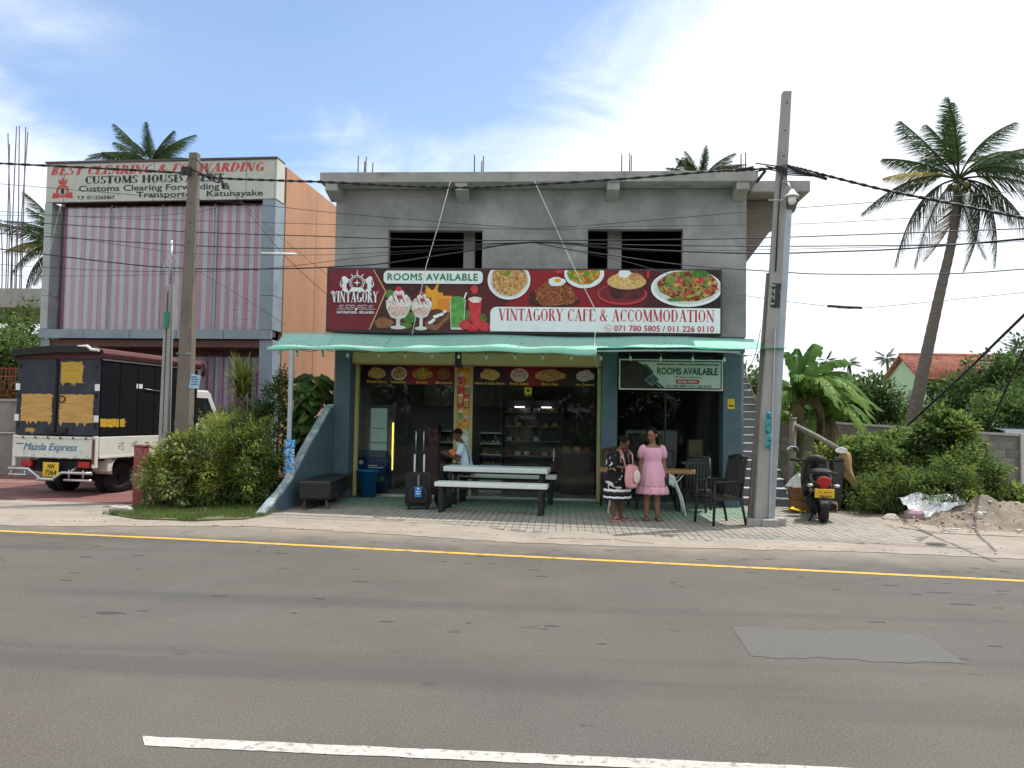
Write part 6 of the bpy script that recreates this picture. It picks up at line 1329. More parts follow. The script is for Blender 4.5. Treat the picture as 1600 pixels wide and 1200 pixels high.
d = MB(); shell(d, [(.605, 0, 0, .243, .218, .05, 14), (.57, 0, 0, .262, .232, .06, 15), (.50, 0, 0, .280, .245, .07, 15), (.47, 0, 0, .275, .24, .07, 15)]); o = d.build('ruffle', M_pd, o, fix=False); o.modifiers.new('s', 'SOLIDIFY').thickness = .005
for s in (-1, 1):
    d = MB(); d.tube([(s*.125, .0, 1.30), (s*.165, .003, 1.275), (s*.195, .012, 1.20), (s*.205, .02, 1.12), (s*.203, .02, 1.10)], [.055, .068, .069, .060, .046], 16, caps=False); q = d.build('sleeve', M_pd, w1); q.modifiers.new('s', 'SOLIDIFY').thickness = .005
for s in (-1, 1): sandal(s*.107, -.03, R(s*8), plain('brown_sandal', .12, .06, .045, .6), w1)
ph_ = thing('mobile_phone', 'dark phone in the left hand of the woman in pink', 'phone', (1.825, 13.83, FZ+.70), R(10)); b = MB(); b.box(-.006, .006, -.04, .04, -.08, .07); b.build('case', plain('phone_maroon', .05, .015, .03, .3), ph_, bevel=.004)
tw = thing('tissue_packet', 'small pale green packet hanging beside the pink dress', 'packet', (1.95, 13.95, FZ+.74), R(20)); b = MB(); b.grid(lambda u, v: (-.05+.1*u, .02*math.sin(6*u), -.10+.2*v-.06*u), 5, 4); o = b.build('packet', mat('pale_green_plastic', (.42, .55, .48), .5, var=.2), tw, fix=False); o.modifiers.new('s', 'SOLIDIFY').thickness = .01

# ---- woman in a black patterned dress looking into her bag
w2 = thing('person', 'woman in a black and white dress bending her head over a pink bag', 'person', (1.0, 13.78, FZ), R(42))
S = .93
b = MB()
b.tube([(0, .03, .74), (0, .03, .84), (0, .02, .94), (0, .0, 1.07), (0, -.02, 1.16), (0, -.03, 1.225), (0, -.04, 1.25), (0, -.075, 1.31)], [(.15, .12), (.165, .13), (.14, .115), (.15, .115), (.155, .10), (.12, .08), (.055, .055), (.05, .052)], 18)
M2 = head(b, (0, -.125, 1.355), (R(42), 0, R(6)), 1.0)
for s in (-1, 1):
    limb(b, [(s*.155, -.02, 1.19), (s*.20, -.03, .97), (s*.10, -.20, .94)], [.05, .04, .028]); hand(b, (s*.10, -.20, .94), (-s*.45, -.8, .05), (0, .15, 1), .9, .95)
    limb(b, [(s*.085, .03, .76), (s*.085, .02, .42), (s*.088, .045, .29), (s*.09, .03, .07)], [.085, .056, .052, .034])
    b.tube([(s*.09, .05, .05), (s*.098, -.03, .05), (s*.11, -.11, .035)], [(.034, .03), (.040, .028), (.040, .014)], 10)
fuse('body', b, M_sk2, w2); face(M2, w2, plain('lip_dark', .13, .04, .035, .5))
t = MB(); t.ball((0, .03, .034), (.084, .094, .092), 18, 12); t.ball((0, .115, .02), (.055, .05, .055), 12, 8)
for k in range(24): a = math.pi*(k/23); t.tube([(.078*math.cos(a), -.05+.02*math.sin(a), .045+.055*math.sin(a)), (.085*math.cos(a), .03, .06+.05*math.sin(a)), (.045*math.cos(a), .10, .03)], .008, 5)
h = MB(); h.add([M2 @ Vector(v) for v in t.v], t.f, 0, True); h.build('hair', M_hair, w2, fix=False)
M_bd = print_mat('black_floral_cotton', (.010, .010, .012), (.012, .012, .014), (.62, .59, .54), 6.5, rough=.85, detail=1)
cr = [n for n in M_bd.node_tree.nodes if n.type == 'VALTORGB'][0].color_ramp.elements; cr[1].position = .635; cr[2].position = .655
M_bk = plain('black_cotton', .012, .012, .014, .85)
d = MB(); shell(d, [(1.205, 0, -.025, .14, .095), (1.16, 0, -.02, .172, .125), (1.06, 0, 0, .172, .135), (.95, 0, .02, .165, .14), (.85, 0, .03, .20, .175, .03, 11), (.70, 0, .035, .225, .20, .035, 11), (.56, 0, .035, .242, .215, .04, 11), (.555, 0, .035, .238, .21, .04, 11)]); dr = d.build('dress', M_bd, w2, fix=False); dr.modifiers.new('s', 'SOLIDIFY').thickness = .006
z0 = .56
for k, (za, zb, m) in enumerate(((.56, .515, P_white), (.515, .435, M_bk), (.435, .40, P_white), (.40, .365, M_bk))):
    d = MB(); shell(d, [(za, 0, .035, .243+.004*k, .216+.004*k, .04, 11), (zb, 0, .035, .247+.004*k, .220+.004*k, .04, 11)]); o = d.build('hem_band', m, dr, fix=False); o.modifiers.new('s', 'SOLIDIFY').thickness = .006
for s in (-1, 1):
    d = MB(); d.tube([(s*.12, -.02, 1.225), (s*.17, -.02, 1.19), (s*.205, -.025, 1.08), (s*.225, -.03, .98), (s*.22, -.04, .94)], [.055, .085, .095, .10, .095], 16, caps=False); q = d.build('sleeve', M_bd, w2); q.modifiers.new('s', 'SOLIDIFY').thickness = .005
for s in (-1, 1): sandal(s*.10, -.005, R(s*8), mat('pink_sandal', (.55, .26, .22), .6), w2, 1.05)
hb = thing('shoulder_bag', 'pink and white backpack held open by the woman in black and white', 'bag', (1.20, 13.56, FZ+.62), R(42))
M_pbag = mat('pink_bag_cloth', (.66, .33, .34), .7, var=.1, scale=9, bump=.3, bscale=20)
b = MB(); b.grid(lambda u, v: ((.15+.02*math.sin(5*v))*math.cos(2*math.pi*u)*(.75+.45*v-.25*v*v), (.085+.02*math.sin(7*u*2))*math.sin(2*math.pi*u)*(.8+.4*v), .36*v+.02*math.sin(12*u)), 28, 8); b.ball((0, 0, .02), (.12, .075, .06), 16, 8); b.build('bag_body', M_pbag, hb, fix=False)
b = MB(); b.ball((.045, -.085, .17), (.085, .035, .12), 14, 10); b.build('bag_pocket', mat('white_bag_cloth', (.70, .55, .53), .7, var=.15, scale=14, bump=.4, bscale=20), hb)
for s in (-1, 1): b = MB(); b.tube([(s*.10, .05, .34), (s*.12, .10, .55), (s*.09, .18, .64), (s*.10, .16, .4)], .013, 6); b.build('bag_strap', M_pbag, hb)

# ---- man sitting at the white table, facing left, busy with something in his hands
m1 = thing('person', 'man in a pale blue shirt sitting behind the white table facing left', 'person', (-2.05, 15.98, FZ), R(-86))
b = MB()   # faces -Y in his own frame; the root turns him to the left
b.tube([(0, .06, .66), (0, .05, .76), (0, .03, .88), (0, .0, 1.02), (0, -.03, 1.14), (0, -.045, 1.22), (0, -.06, 1.25), (0, -.09, 1.32)], [(.16, .13), (.165, .13), (.155, .115), (.17, .115), (.175, .105), (.13, .085), (.06, .058), (.053, .055)], 18)
M3 = head(b, (0, -.125, 1.395), (R(26), 0, 0), 1.06)
for s in (-1, 1):
    limb(b, [(s*.185, -.02, 1.165), (s*.235, -.10, .90), (s*.10, -.34, 1.00)], [.055, .046, .031]); hand(b, (s*.10, -.34, 1.0), (-s*.25, -.9, .35), (0, .4, .9), .8, 1.0)
    limb(b, [(s*.10, .04, .70), (s*.15, -.40, .66), (s*.15, -.36, .36), (s*.15, -.34, .09)], [.095, .068, .058, .04])
    b.tube([(s*.15, -.31, .05), (s*.155, -.40, .05), (s*.16, -.49, .035)], [(.036, .03), (.045, .03), (.042, .018)], 10)
fuse('body', b, M_sk3, m1); face(M3, m1, plain('lip_dark', .13, .04, .035, .5))
t = MB(); t.ball((0, .026, .040), (.079, .090, .086), 18, 12); t.ball((0, -.045, .085), (.055, .04, .035), 10, 8); h = MB(); h.add([M3 @ Vector(v) for v in t.v], t.f, 0, True); h.build('hair', M_hair, m1, fix=False)
M_sh = mat('pale_blue_shirt', (.52, .62, .72), .85, var=.06, scale=12, bump=.3, bscale=25)
d = MB(); shell(d, [(1.245, 0, -.055, .085, .075), (1.215, 0, -.045, .15, .10), (1.15, 0, -.03, .19, .125), (1.02, 0, .0, .188, .135), (.88, 0, .03, .175, .14, .02, 9), (.74, 0, .055, .19, .155, .03, 9), (.62, 0, .07, .20, .165, .03, 9)]); sh = d.build('shirt', M_sh, m1, fix=False); sh.modifiers.new('s', 'SOLIDIFY').thickness = .006
for s in (-1, 1): d = MB(); d.tube([(s*.14, -.03, 1.19), (s*.185, -.025, 1.165), (s*.215, -.06, 1.06), (s*.228, -.085, .99)], [.062, .075, .072, .070], 16, caps=False); q = d.build('sleeve', M_sh, m1); q.modifiers.new('s', 'SOLIDIFY').thickness = .005
M_tr = plain('black_trousers', .014, .014, .018, .85)
d = MB()
for s in (-1, 1): d.tube([(s*.07, .07, .68), (s*.11, -.04, .71), (s*.152, -.40, .67), (s*.155, -.425, .60), (s*.152, -.37, .36), (s*.15, -.34, .12)], [.115, .115, .088, .085, .078, .07], 16, caps=False)
d.tube([(0, .17, .66), (0, .0, .70)], [(.19, .10), (.18, .11)], 16); d.build('trousers', M_tr, m1)
for s in (-1, 1): d = MB(); d.prism(rrect(-.045, .045, -.13, .12, .04), 0, .075, plane='XY'); d.build('shoe', M_fab, m1, (s*.155, -.40, 0), (0, 0, 0), bevel=.02)
for s in (-1, 1): d = MB(); d.tube([(s*.11, -.13, 1.02), (s*.125, -.115, 1.17), (s*.12, -.03, 1.25), (s*.13, .06, 1.17), (s*.13, .13, .95), (s*.12, .15, .8)], .022, 6, sq=(1, .5)); d.build('rucksack_strap', plain('navy_webbing', .012, .018, .045, .8), m1)
ob = thing('orange_packet', 'bright orange packet held against the chest of the seated man', 'packet', (-2.235, 15.92, FZ+.98), R(-86)); d = MB(); d.ball((0, 0, .02), (.12, .075, .11), 12, 8); d.ball((.05, -.05, .07), (.07, .05, .06), 10, 7); d.build('wrapper', mat('orange_plastic', (.78, .19, .04), .45, var=.12, scale=10, bump=.5, bscale=16), ob)
mp = thing('mobile_phone', 'dark phone held up by the seated man', 'phone', (-2.52, 15.96, FZ+1.05), R(-86)); d = MB(); d.obox((0, 0, .02), (.075, .012, .15), (R(-30), 0, 0)); d.build('case', plain('phone_black', .015, .015, .018, .3), mp, bevel=.004)

# ================================================================== scooter and odds and ends on the right
M_sbk = mat('scooter_black_paint', (.010, .010, .011), .25, var=.1, coat=.4)
M_spl = mat('scooter_plastic', (.022, .022, .023), .6, var=.15)
s_ = thing('scooter', 'black motor scooter seen from behind with yellow plate and round mirrors', 'scooter', (4.66, 14.22, .02), R(-11)); s_.scale = (1.3, 1.06, 1.06)
def wh(y, r=.25, w=.11):
    b = MB(); b.lathe([(r*.6, -w/2), (r*.88, -w/2), (r*.97, -w/4), (r, 0), (r*.97, w/4), (r*.88, w/2), (r*.6, w/2)], 26, (0, y, r), axis='X'); o = b.build('wheel', M_rub, s_)
    q = MB(); q.lathe([(0, -.03), (.05, -.03), (.06, .0), (r*.62, .01), (r*.62, .03), (0, .03)], 18, (0, y, r), axis='X'); q.build('rim', M_chas, o)
wh(.0); wh(1.22)
b = MB(); b.tube([(0, -.10, .60), (0, .02, .72), (0, .30, .76), (0, .52, .72), (0, .60, .55)], [(.03, .04), (.13, .10), (.15, .12), (.13, .11), (.10, .10)], 16, sq=(1, 1)); b.tube([(0, -.02, .60), (0, .2, .58), (0, .5, .48)], [(.10, .08), (.16, .13), (.15, .14)], 16); b.build('tail_body', M_sbk, s_)
b = MB(); b.tube([(0, -.02, .80), (0, .15, .85), (0, .40, .84), (0, .62, .80)], [(.09, .03), (.13, .05), (.13, .05), (.10, .04)], 14); b.build('seat', M_fab, s_)
b = MB(); b.tube([(-.15, .16, .82), (-.165, -.02, .83), (-.10, -.13, .85), (0, -.16, .86), (.10, -.13, .85), (.165, -.02, .83), (.15, .16, .82)], .016, 8); b.build('grab_rail', M_spl, s_)
b = MB(); b.prism(ell(0, .69, .095, .085, 18), -.135, -.05); o = b.build('tail_light', M_tail, s_, bevel=.02); b = MB(); b.prism(ell(0, .60, .05, .022, 12), -.125, -.06); b.build('reflector', M_tail, s_)
for x in (-.17, .17): b = MB(); b.ball((x, -.04, .62), (.045, .05, .03), 10, 7); b.build('turn_signal', plain('clear_lens', .45, .45, .44, .2), s_)
b = MB(); b.obox((0, -.165, .50), (.25, .012, .155), (R(14), 0, 0)); o = b.build('number_plate', M_plate, s_, bevel=.004)
text('WP BHK', o, M_blackl, -.085, -.180, .512, .048, .17, bold=.02, rot=(R(76), 0, 0)); text('6763', o, M_blackl, -.06, -.166, .445, .052, .15, bold=.02, rot=(R(76), 0, 0))
b = MB(); b.tube([(0, .1, .48), (0, -.10, .45), (0, -.22, .36), (0, -.25, .27)], [(.05, .02), (.075, .018), (.08, .015), (.06, .012)], 12); b.build('mudguard', M_spl, s_)
b = MB(); b.obox((0, -.235, .345), (.10, .012, .07), (R(25), 0, 0)); b.build('mud_reflector', plain('grey_reflector', .20, .20, .20, .3), s_)
b = MB(); b.tube([(.13, .05, .26), (.15, .3, .28), (.13, .7, .30)], [.055, .06, .03], 10); b.build('exhaust', M_chas, s_)
b = MB(); b.tube([(-.11, .0, .26), (-.12, .35, .30), (-.08, .6, .36)], [.05, .09, .07], 10); b.build('engine', M_chas, s_)
b = MB(); b.box(-.16, .16, .55, .98, .26, .34); b.build('floorboard', M_spl, s_, bevel=.02)
b = MB(); b.tube([(0, .98, .34), (0, 1.05, .65), (0, 1.02, .95), (0, .98, 1.02)], [(.19, .05), (.21, .07), (.19, .07), (.12, .05)], 16); b.build('leg_shield', M_sbk, s_)
b = MB(); b.tube([(0, 1.22, .26), (0, 1.12, .55), (0, 1.02, .95)], .035, 8); b.build('fork', M_chas, s_)
b = MB(); b.tube([(0, 1.3, .52), (0, 1.2, .55), (0, 1.05, .5)], [(.05, .03), (.08, .04), (.06, .03)], 12); b.build('front_mudguard', M_sbk, s_)
b = MB(); b.tube([(-.12, .98, .98), (0, .95, 1.04), (.12, .98, .98)], [(.05, .06), (.09, .07), (.05, .06)], 12); b.tube([(0, 1.06, .98), (0, 1.02, 1.08)], [(.12, .05), (.09, .03)], 12); b.build('handlebar_cowl', M_spl, s_)
b = MB(); b.tube([(-.36, .82, 1.0), (-.2, .93, 1.0), (.2, .93, 1.0), (.36, .82, 1.0)], .016, 8); b.build('handlebar', M_chas, s_)
for x in (-1, 1):
    b = MB(); b.tube([(x*.36, .82, 1.0), (x*.25, .90, 1.0)], .024, 8); b.build('grip', M_rub, s_)
    b = MB(); b.tube([(x*.34, .90, .985), (x*.22, .99, .985)], .008, 6); b.build('brake_lever', M_steel, s_)
    b = MB(); b.tube([(x*.22, .93, 1.02), (x*.25, .92, 1.12), (x*.32, .90, 1.17)], .008, 6); b.build('mirror_stem', M_chas, s_)
    b = MB(); b.prism(ell(0, 0, .085, .056, 20), -.012, .012); b.build('mirror', mat('mirror_glass', (.75, .78, .85), .05, metal=1., var=0), s_, (x*.335, .88, 1.19), (R(14), 0, R(-x*8)), bevel=.006)
b = MB(); b.tube([(-.10, .12, .25), (-.14, .16, .06), (-.17, .13, .0)], .014, 6); b.build('side_stand', M_chas, s_)
b = MB(); b.tube([(.17, .22, .32), (.175, .18, .22), (.16, .08, .20)], .035, 8); b.build('silencer_cover', mat('brown_dust', (.16, .09, .06), .8), s_)
for x in (-.19, .19): b = MB(); b.tube([(x*.8, .55, .3), (x*1.2, .5, .3)], .018, 6); b.build('footpeg', M_chas, s_)

# cartons, yellow cloth, plastic bag
cx_ = thing('carton_stack', 'brown cardboard cartons beside the lowest stair behind the scooter', 'cartons', (4.60, 15.95, .014), R(-8))
M_cart = mat('red_brown_cardboard', (.25, .115, .06), .85, var=.15, scale=6)
for i, (z, dx) in enumerate(((0, 0), (.25, .02))): b = MB(); b.box(-.02+dx, .40+dx, -.2, .2, z, z+.24); b.build('carton', M_cart, cx_, bevel=.006)
pb = thing('white_bag', 'crumpled white plastic bag on top of the brown cartons', 'bag', (4.74, 15.92, .51)); rr = random.Random(4); b = MB()
b.grid(lambda u, v: ((.20-.13*v)*math.cos(6.283*u)*(1+.25*math.sin(19*u)+.2*math.sin(31*u+4*v)), (.14-.09*v)*math.sin(6.283*u)*(1+.25*math.sin(23*u+2)), .24*v+.04*math.sin(14*u+5*v)*v), 22, 7, 0, False)
b.build('bag', mat('white_polythene', (.76, .76, .76), .4, var=.06), pb, fix=False)
yc = thing('yellow_cloth', 'small yellow cloth dropped at the foot of the stair', 'cloth', (4.58, 15.60, .018)); b = MB(); b.grid(lambda u, v: (-.12+.3*u, -.08+.16*v, .03+.05*math.sin(7*u)*math.sin(5*v)+.06*(1-u)), 8, 6); b.build('cloth', mat('yellow_fabric', (.72, .52, .03), .8), yc, fix=False)
# old post and slanting log with a sack
M_oldw = mat('grey_old_timber', (.21, .185, .15), .9, var=.25, scale=5, stretch=(3, 3, .4), bump=.4, bscale=30)
op = thing('timber_post', 'old grey upright post right of the stair', 'post', (4.92, 17.0, 0)); b = MB(); b.tube([(0, 0, 0), (.0, 0, 1.0), (.01, 0, 1.85)], [.085, .08, .078], 8); b.build('shaft', M_oldw, op); b = MB(); b.tube([(0.01, 0, 1.851), (.01, 0, 1.90)], [.09, .085], 8); b.build('post_cap', M_oldw, op)
lg = thing('slanting_log', 'grey log leaning down from the old post towards the vines', 'log', (4.98, 16.95, 1.72)); b = MB(); b.tube([(0, 0, 0), (.35, -.3, -.22), (.75, -.65, -.52)], [.055, .06, .065], 8); b.build('log', M_oldw, lg)
bd = thing('leaning_board', 'dark weathered board standing upright behind the scooter', 'board', (5.55, 16.1, 0)); b = MB(); b.obox((0, 0, .55), (.20, .08, 1.1), (R(4), R(4), 0)); b.build('board', mat('dark_board', (.06, .055, .055), .85, var=.2), bd, bevel=.01)
sk = thing('jute_sack', 'brown jute sack hanging over the end of the slanting log', 'sack', (5.68, 16.1, .78)); b = MB()
b.grid(lambda u, v: (-.10+.34*u*(.4+.6*(1-v*.6))+.02*math.sin(9*v), -.06+.05*math.sin(5*u+3*v), .02+.46*v-.30*u*(1-v)-.06*u), 10, 10); o = b.build('sack', mat('jute', (.30, .20, .10), .9, var=.2, scale=10, bump=.6, bscale=14), sk, fix=False); o.modifiers.new('s', 'SOLIDIFY').thickness = .03

# ================================================================== vegetation
def leafmat(name, c, tr=.40): return mat(name, c, .55, var=.25, scale=3, trans=tr, spec=.12)
G_dark = leafmat('leaf_dark', (.055, .098, .030)); G_mid = leafmat('leaf_mid', (.105, .170, .048)); G_lite = leafmat('leaf_light', (.175, .25, .070)); G_yel = leafmat('leaf_yellow_green', (.32, .36, .065)); G_cream = leafmat('leaf_cream', (.55, .53, .27)); G_blue = leafmat('leaf_far', (.075, .135, .055))
G_dry = leafmat('leaf_dry', (.22, .15, .05)); G_pyel = leafmat('frond_yellow', (.30, .25, .05))
M_bark = mat('bark', (.13, .095, .065), .9, var=.3, scale=6, bump=.5, bscale=25)
M_stem = mat('green_stem', (.10, .12, .04), .7)
def rdir(rr):
    z = rr.uniform(-1, 1); a = rr.uniform(0, 6.2832); q = math.sqrt(1-z*z); return Vector((q*math.cos(a), q*math.sin(a), z))
def leaf(b, p, d, L, w, mi, rr):
    d = d.normalized(); s = d.cross(Vector((rr.uniform(-.4, .4), rr.uniform(-.4, .4), 1)))
    if s.length < .05: s = Vector((1, 0, 0))
    s.normalize(); n = s.cross(d); m = p + d*L*.45 - n*L*.0
    o = len(b.v); t = p + d*L - Vector((0, 0, L*.12))
    b.v += [tuple(p), tuple(m + s*w*.5 + n*w*.12), tuple(t), tuple(m - s*w*.5 + n*w*.12)]
    b.f += [[o, o+1, o+2], [o, o+2, o+3]]; b.m += [mi, mi]; b.sm += [False, False]
def crown(b, c, rad, nclump, per, cr, L, w, weights, rr, shell=.55, up=.35, zmin=None):
    """leaf clumps through an ellipsoid, denser towards its outside, with gaps between the clumps"""
    pool = [i for i, k in enumerate(weights) for _ in range(k)]
    for _ in range(nclump):
        d = rdir(rr); q = rr.uniform(shell, 1.0)**.7; lump = 1 + .18*math.sin(d.x*5+c[0]*3) + .14*math.sin(d.z*7+d.y*4+c[1])
        cc = Vector((c[0]+d.x*rad[0]*q*lump, c[1]+d.y*rad[1]*q*lump, c[2]+d.z*rad[2]*q*lump))
        if zmin is not None and cc.z < zmin: cc.z = zmin + rr.uniform(0, .2)
        hue = rr.choice(pool); k = cr*rr.uniform(.6, 1.25)
        for _ in range(per):
            e = rdir(rr); p = cc + e*k*rr.random()**.5
            if zmin is not None and p.z < zmin*.5: continue
            leaf(b, p, (e + d*.5 + Vector((0, 0, up-.6*rr.random()))), L*rr.uniform(.7, 1.25), w*rr.uniform(.7, 1.2), hue if rr.random() < .6 else rr.choice(pool), rr)
def shrub(name, label, loc, rad, mats, weights, seed, nclump=60, per=55, cr=.16, L=.07, w=.035, stems=7, group=None, cz=None, up=.35, cat='shrub', extra=None):
    rr = random.Random(seed); t = thing(name, label, cat, loc, 0, group); c = (0, 0, cz if cz is not None else rad[2]*1.0)
    b = MB(); crown(b, c, rad, nclump, per, cr, L, w, weights, rr, zmin=.04, up=up)
    if extra: 
        for e in extra: crown(b, e[0], e[1], e[2], per, cr, L, w, weights, rr, zmin=.04, up=up)
    for k in range(int(nclump*.35)):   # loose shoots standing out of the outline
        d = rdir(rr); d.z = abs(d.z)*.9+.25; d.normalize(); q = Vector((c[0]+d.x*rad[0]*.85, c[1]+d.y*rad[1]*.85, c[2]+d.z*rad[2]*.85)); ln = rr.uniform(.14, .38)*min(1, rad[2]*1.3); d = (d + Vector((0, 0, .5))).normalized()
        hue = rr.choice([i for i, wv in enumerate(weights) for _ in range(wv)])
        for j in range(9):
            e = rdir(rr); leaf(b, q + d*ln*j/9, e*.9+d*.6, L*rr.uniform(.8, 1.2), w*rr.uniform(.8, 1.2), hue if rr.random() < .95 else min(5, len(mats)-1), rr)
    b.build('crown', mats, t, fix=False)
    s = MB()
    for k in range(stems):
        a = rr.uniform(0, 6.28); q = rr.uniform(.3, .9); e = Vector((rad[0]*q*math.cos(a), rad[1]*q*math.sin(a), c[2]+rad[2]*rr.uniform(-.2, .7)))
        s.tube([(rr.uniform(-.08, .08), rr.uniform(-.08, .08), 0), (e.x*.4, e.y*.4, e.z*.5), tuple(e)], [.018, .013, .006], 5)
    s.build('stems', M_bark, t, fix=False); return t
GM = [G_dark, G_mid, G_lite, G_yel, G_cream, G_dry]
grp = 'bushes in front of the office'
shrub('croton_shrub', 'cream and yellow variegated bush at the left front by the red post', (-7.25, 14.05, .02), (.55, .45, .62), GM, (1, 3, 4, 4, 4), 11, 80, 70, .15, .085, .04, group=grp)
shrub('feathery_shrub', 'yellow-green bush in the middle of the hedge below the brown pole', (-6.75, 14.25, .02), (.65, .5, .78), GM, (1, 3, 6, 8, 1), 12, 105, 75, .17, .075, .028, group=grp, up=.6)
shrub('hedge_shrub', 'green bush at the right end of the hedge near the awning post', (-5.95, 14.45, .02), (.55, .5, .82), GM, (2, 5, 6, 5, 0), 13, 95, 75, .17, .07, .036, group=grp)
shrub('hedge_shrub', 'taller yellow-green bush at the back of the hedge beside the truck cab', (-6.65, 15.0, .02), (.75, .45, .95), GM, (2, 4, 6, 6, 0), 14, 90, 70, .18, .075, .03, group=grp, up=.7)
shrub('leafy_shrub', 'tall dark green leafy bush behind the awning post', (-5.90, 15.6, .02), (.38, .35, 1.28), GM, (6, 6, 2, 0, 0), 15, 80, 70, .17, .075, .04, group=grp)
shrub('hedge_shrub', 'low dark bush under the tall spiky plant', (-6.60, 15.75, .02), (.42, .4, .85), GM, (6, 6, 1, 0, 0), 16, 55, 60, .17, .08, .04, group=grp)
# spiky dracaena
dr_ = thing('spiky_plant', 'spiky plant with long yellow-green sword leaves before the pink blinds', 'plant', (-6.72, 15.8, 0)); rr = random.Random(3)
b = MB(); b.tube([(0, 0, 0), (.02, 0, 1.2), (.06, 0, 2.05)], .05, 7); b.tube([(.02, 0, 1.3), (-.08, 0, 1.7), (-.1, 0, 2.0)], .04, 7); b.build('trunk', M_bark, dr_)
for k in range(120):
    a = rr.uniform(0, 6.28); el = rr.uniform(-.5, 1.5); base = Vector((.04 if k % 2 else -.08, 0, rr.uniform(2.1, 2.55))); L = rr.uniform(.5, .75); d = Vector((math.cos(a)*math.cos(el), math.sin(a)*math.cos(el), math.sin(el)+.25)); s = Vector((-math.sin(a), math.cos(a), 0)); b = MB()
    n = 5; vs = []
    for i in range(n+1):
        t = i/n; p = base + d*L*t - Vector((0, 0, .28*t*t*L)); ww = .030*(1-t)**.6 + .001; vs += [tuple(p+s*ww), tuple(p-s*ww)]
    b.add(vs, [(2*i, 2*i+1, 2*i+3, 2*i+2) for i in range(n)]); b.build('sword_leaf', (G_lite, G_yel, G_yel, G_dry, G_mid)[rr.randrange(5)] if el > .2 else (G_dry, G_yel, G_pyel)[rr.randrange(3)], dr_, fix=False)
# big heart-leaved plant by the orange wall
hl = thing('broadleaf_plant', 'big-leaved green plant between the orange wall and the blue pier', 'plant', (-5.62, 17.15, 0)); rr = random.Random(8)
b = MB()
for k in range(6): b.tube([(rr.uniform(-.15, .15), rr.uniform(-.1, .1), 0), (rr.uniform(-.2, .2), rr.uniform(-.1, .1), 1.2), (rr.uniform(-.35, .35), rr.uniform(-.2, .1), 2.3)], [.04, .03, .015], 6)
b.build('stems', M_stem, hl)
def heart(L):
    b = MB(); n = 8; rows = []
    for i in range(n+1):
        t = i/n; w = L*.42*(math.sin(math.pi*min(1, t*.92+.12))**.8)*(1.15-.55*t); rows.append([(-w, t*L, -.12*L*t*t-.05*L), (-w*.5, t*L+.02, -.10*L*t*t+.01), (0, t*L, -.14*L*t*t), (w*.5, t*L+.02, -.10*L*t*t+.01), (w, t*L, -.12*L*t*t-.05*L)])
    b.add([v for r in rows for v in r], [(5*i+j, 5*i+j+1, 5*i+j+6, 5*i+j+5) for i in range(n) for j in range(4)], 0, True); return b.mesh('heart_leaf', G_mid, False)
hm = [heart(.34), heart(.42)]
hm2 = []
for me in hm:
    for m in (G_lite, G_dark, leafmat('leaf_fresh', (.085, .17, .045))): q = me.copy(); q.materials.clear(); q.materials.append(m); hm2.append(q)
for k in range(210):
    z = rr.uniform(1.0, 2.72); q = .48*math.sin(math.pi*min(1, (z-.6)/2.3))+.1
    a = rr.uniform(math.pi, 2*math.pi) if rr.random() < .8 else rr.uniform(0, math.pi); inst('leaf', rr.choice(hm2), hl, (q*math.cos(a)*rr.uniform(.3, 1), q*.7*math.sin(a)*rr.uniform(.3, 1), z), (R(rr.uniform(-75, -25)), R(rr.uniform(-25, 25)), a-math.pi/2+rr.uniform(-.5, .5)), (rr.uniform(.7, 1.05),)*3)
b = MB(); crown(b, (0, .1, 1.0), (.5, .3, .9), 40, 40, .18, .12, .07, (6, 3), random.Random(5), zmin=.05); b.build('undergrowth', [G_dark, G_mid], hl, fix=False)

# grass patch: mound of soil and blades
M_soil = mat('soil', (.13, .10, .06), .95, var=.3, scale=5, col2=(.07, .11, .03), thresh=(3, .42, .6))
gp = [(-7.75, 12.9), (-7.0, 12.45), (-6.0, 12.40), (-5.3, 12.75), (-5.15, 13.4), (-5.3, 14.6), (-5.4, 16.3), (-7.7, 16.3), (-7.9, 14.2)]
def in_poly(x, y, P):
    c = False
    for (x0, y0), (x1, y1) in zip(P, P[1:]+P[:1]):
        if (y0 > y) != (y1 > y) and x < (x1-x0)*(y-y0)/(y1-y0)+x0: c = not c
    return c
b = MB(); b.prism(gp, .0, .03, plane='XY'); tag(b.build('planting_bed', M_soil), kind='structure')
rr = random.Random(21); b = MB(); n = 0
while n < 16000:
    x, y = rr.uniform(-7.95, -5.0), rr.uniform(12.3, 15.2)
    if not in_poly(x + .12*math.sin(y*9), y + .10*math.sin(x*7), gp) or math.sin(x*3.1+y*2.3)+math.sin(x*7.7-y*5) < -1.35: continue
    n += 1; h = rr.uniform(.03, .085)*(.7+.4*math.sin(x*2+1)**2); a = rr.uniform(0, 6.28); l = rr.uniform(.1, .6)*h; w = rr.uniform(.004, .008)
    o = len(b.v); b.v += [(x-w*math.sin(a), y+w*math.cos(a), .028), (x+w*math.sin(a), y-w*math.cos(a), .028), (x+l*math.cos(a), y+l*math.sin(a), .03+h)]; b.f.append([o, o+1, o+2]); b.m.append(rr.choice((0, 0, 0, 1, 1, 2, 3))); b.sm.append(False)
tag(b.build('grass', [G_mid, G_lite, G_dark, leafmat('grass_straw', (.20, .19, .06))], fix=False), 'short green grass in front of the bushes', 'grass', kind='stuff')
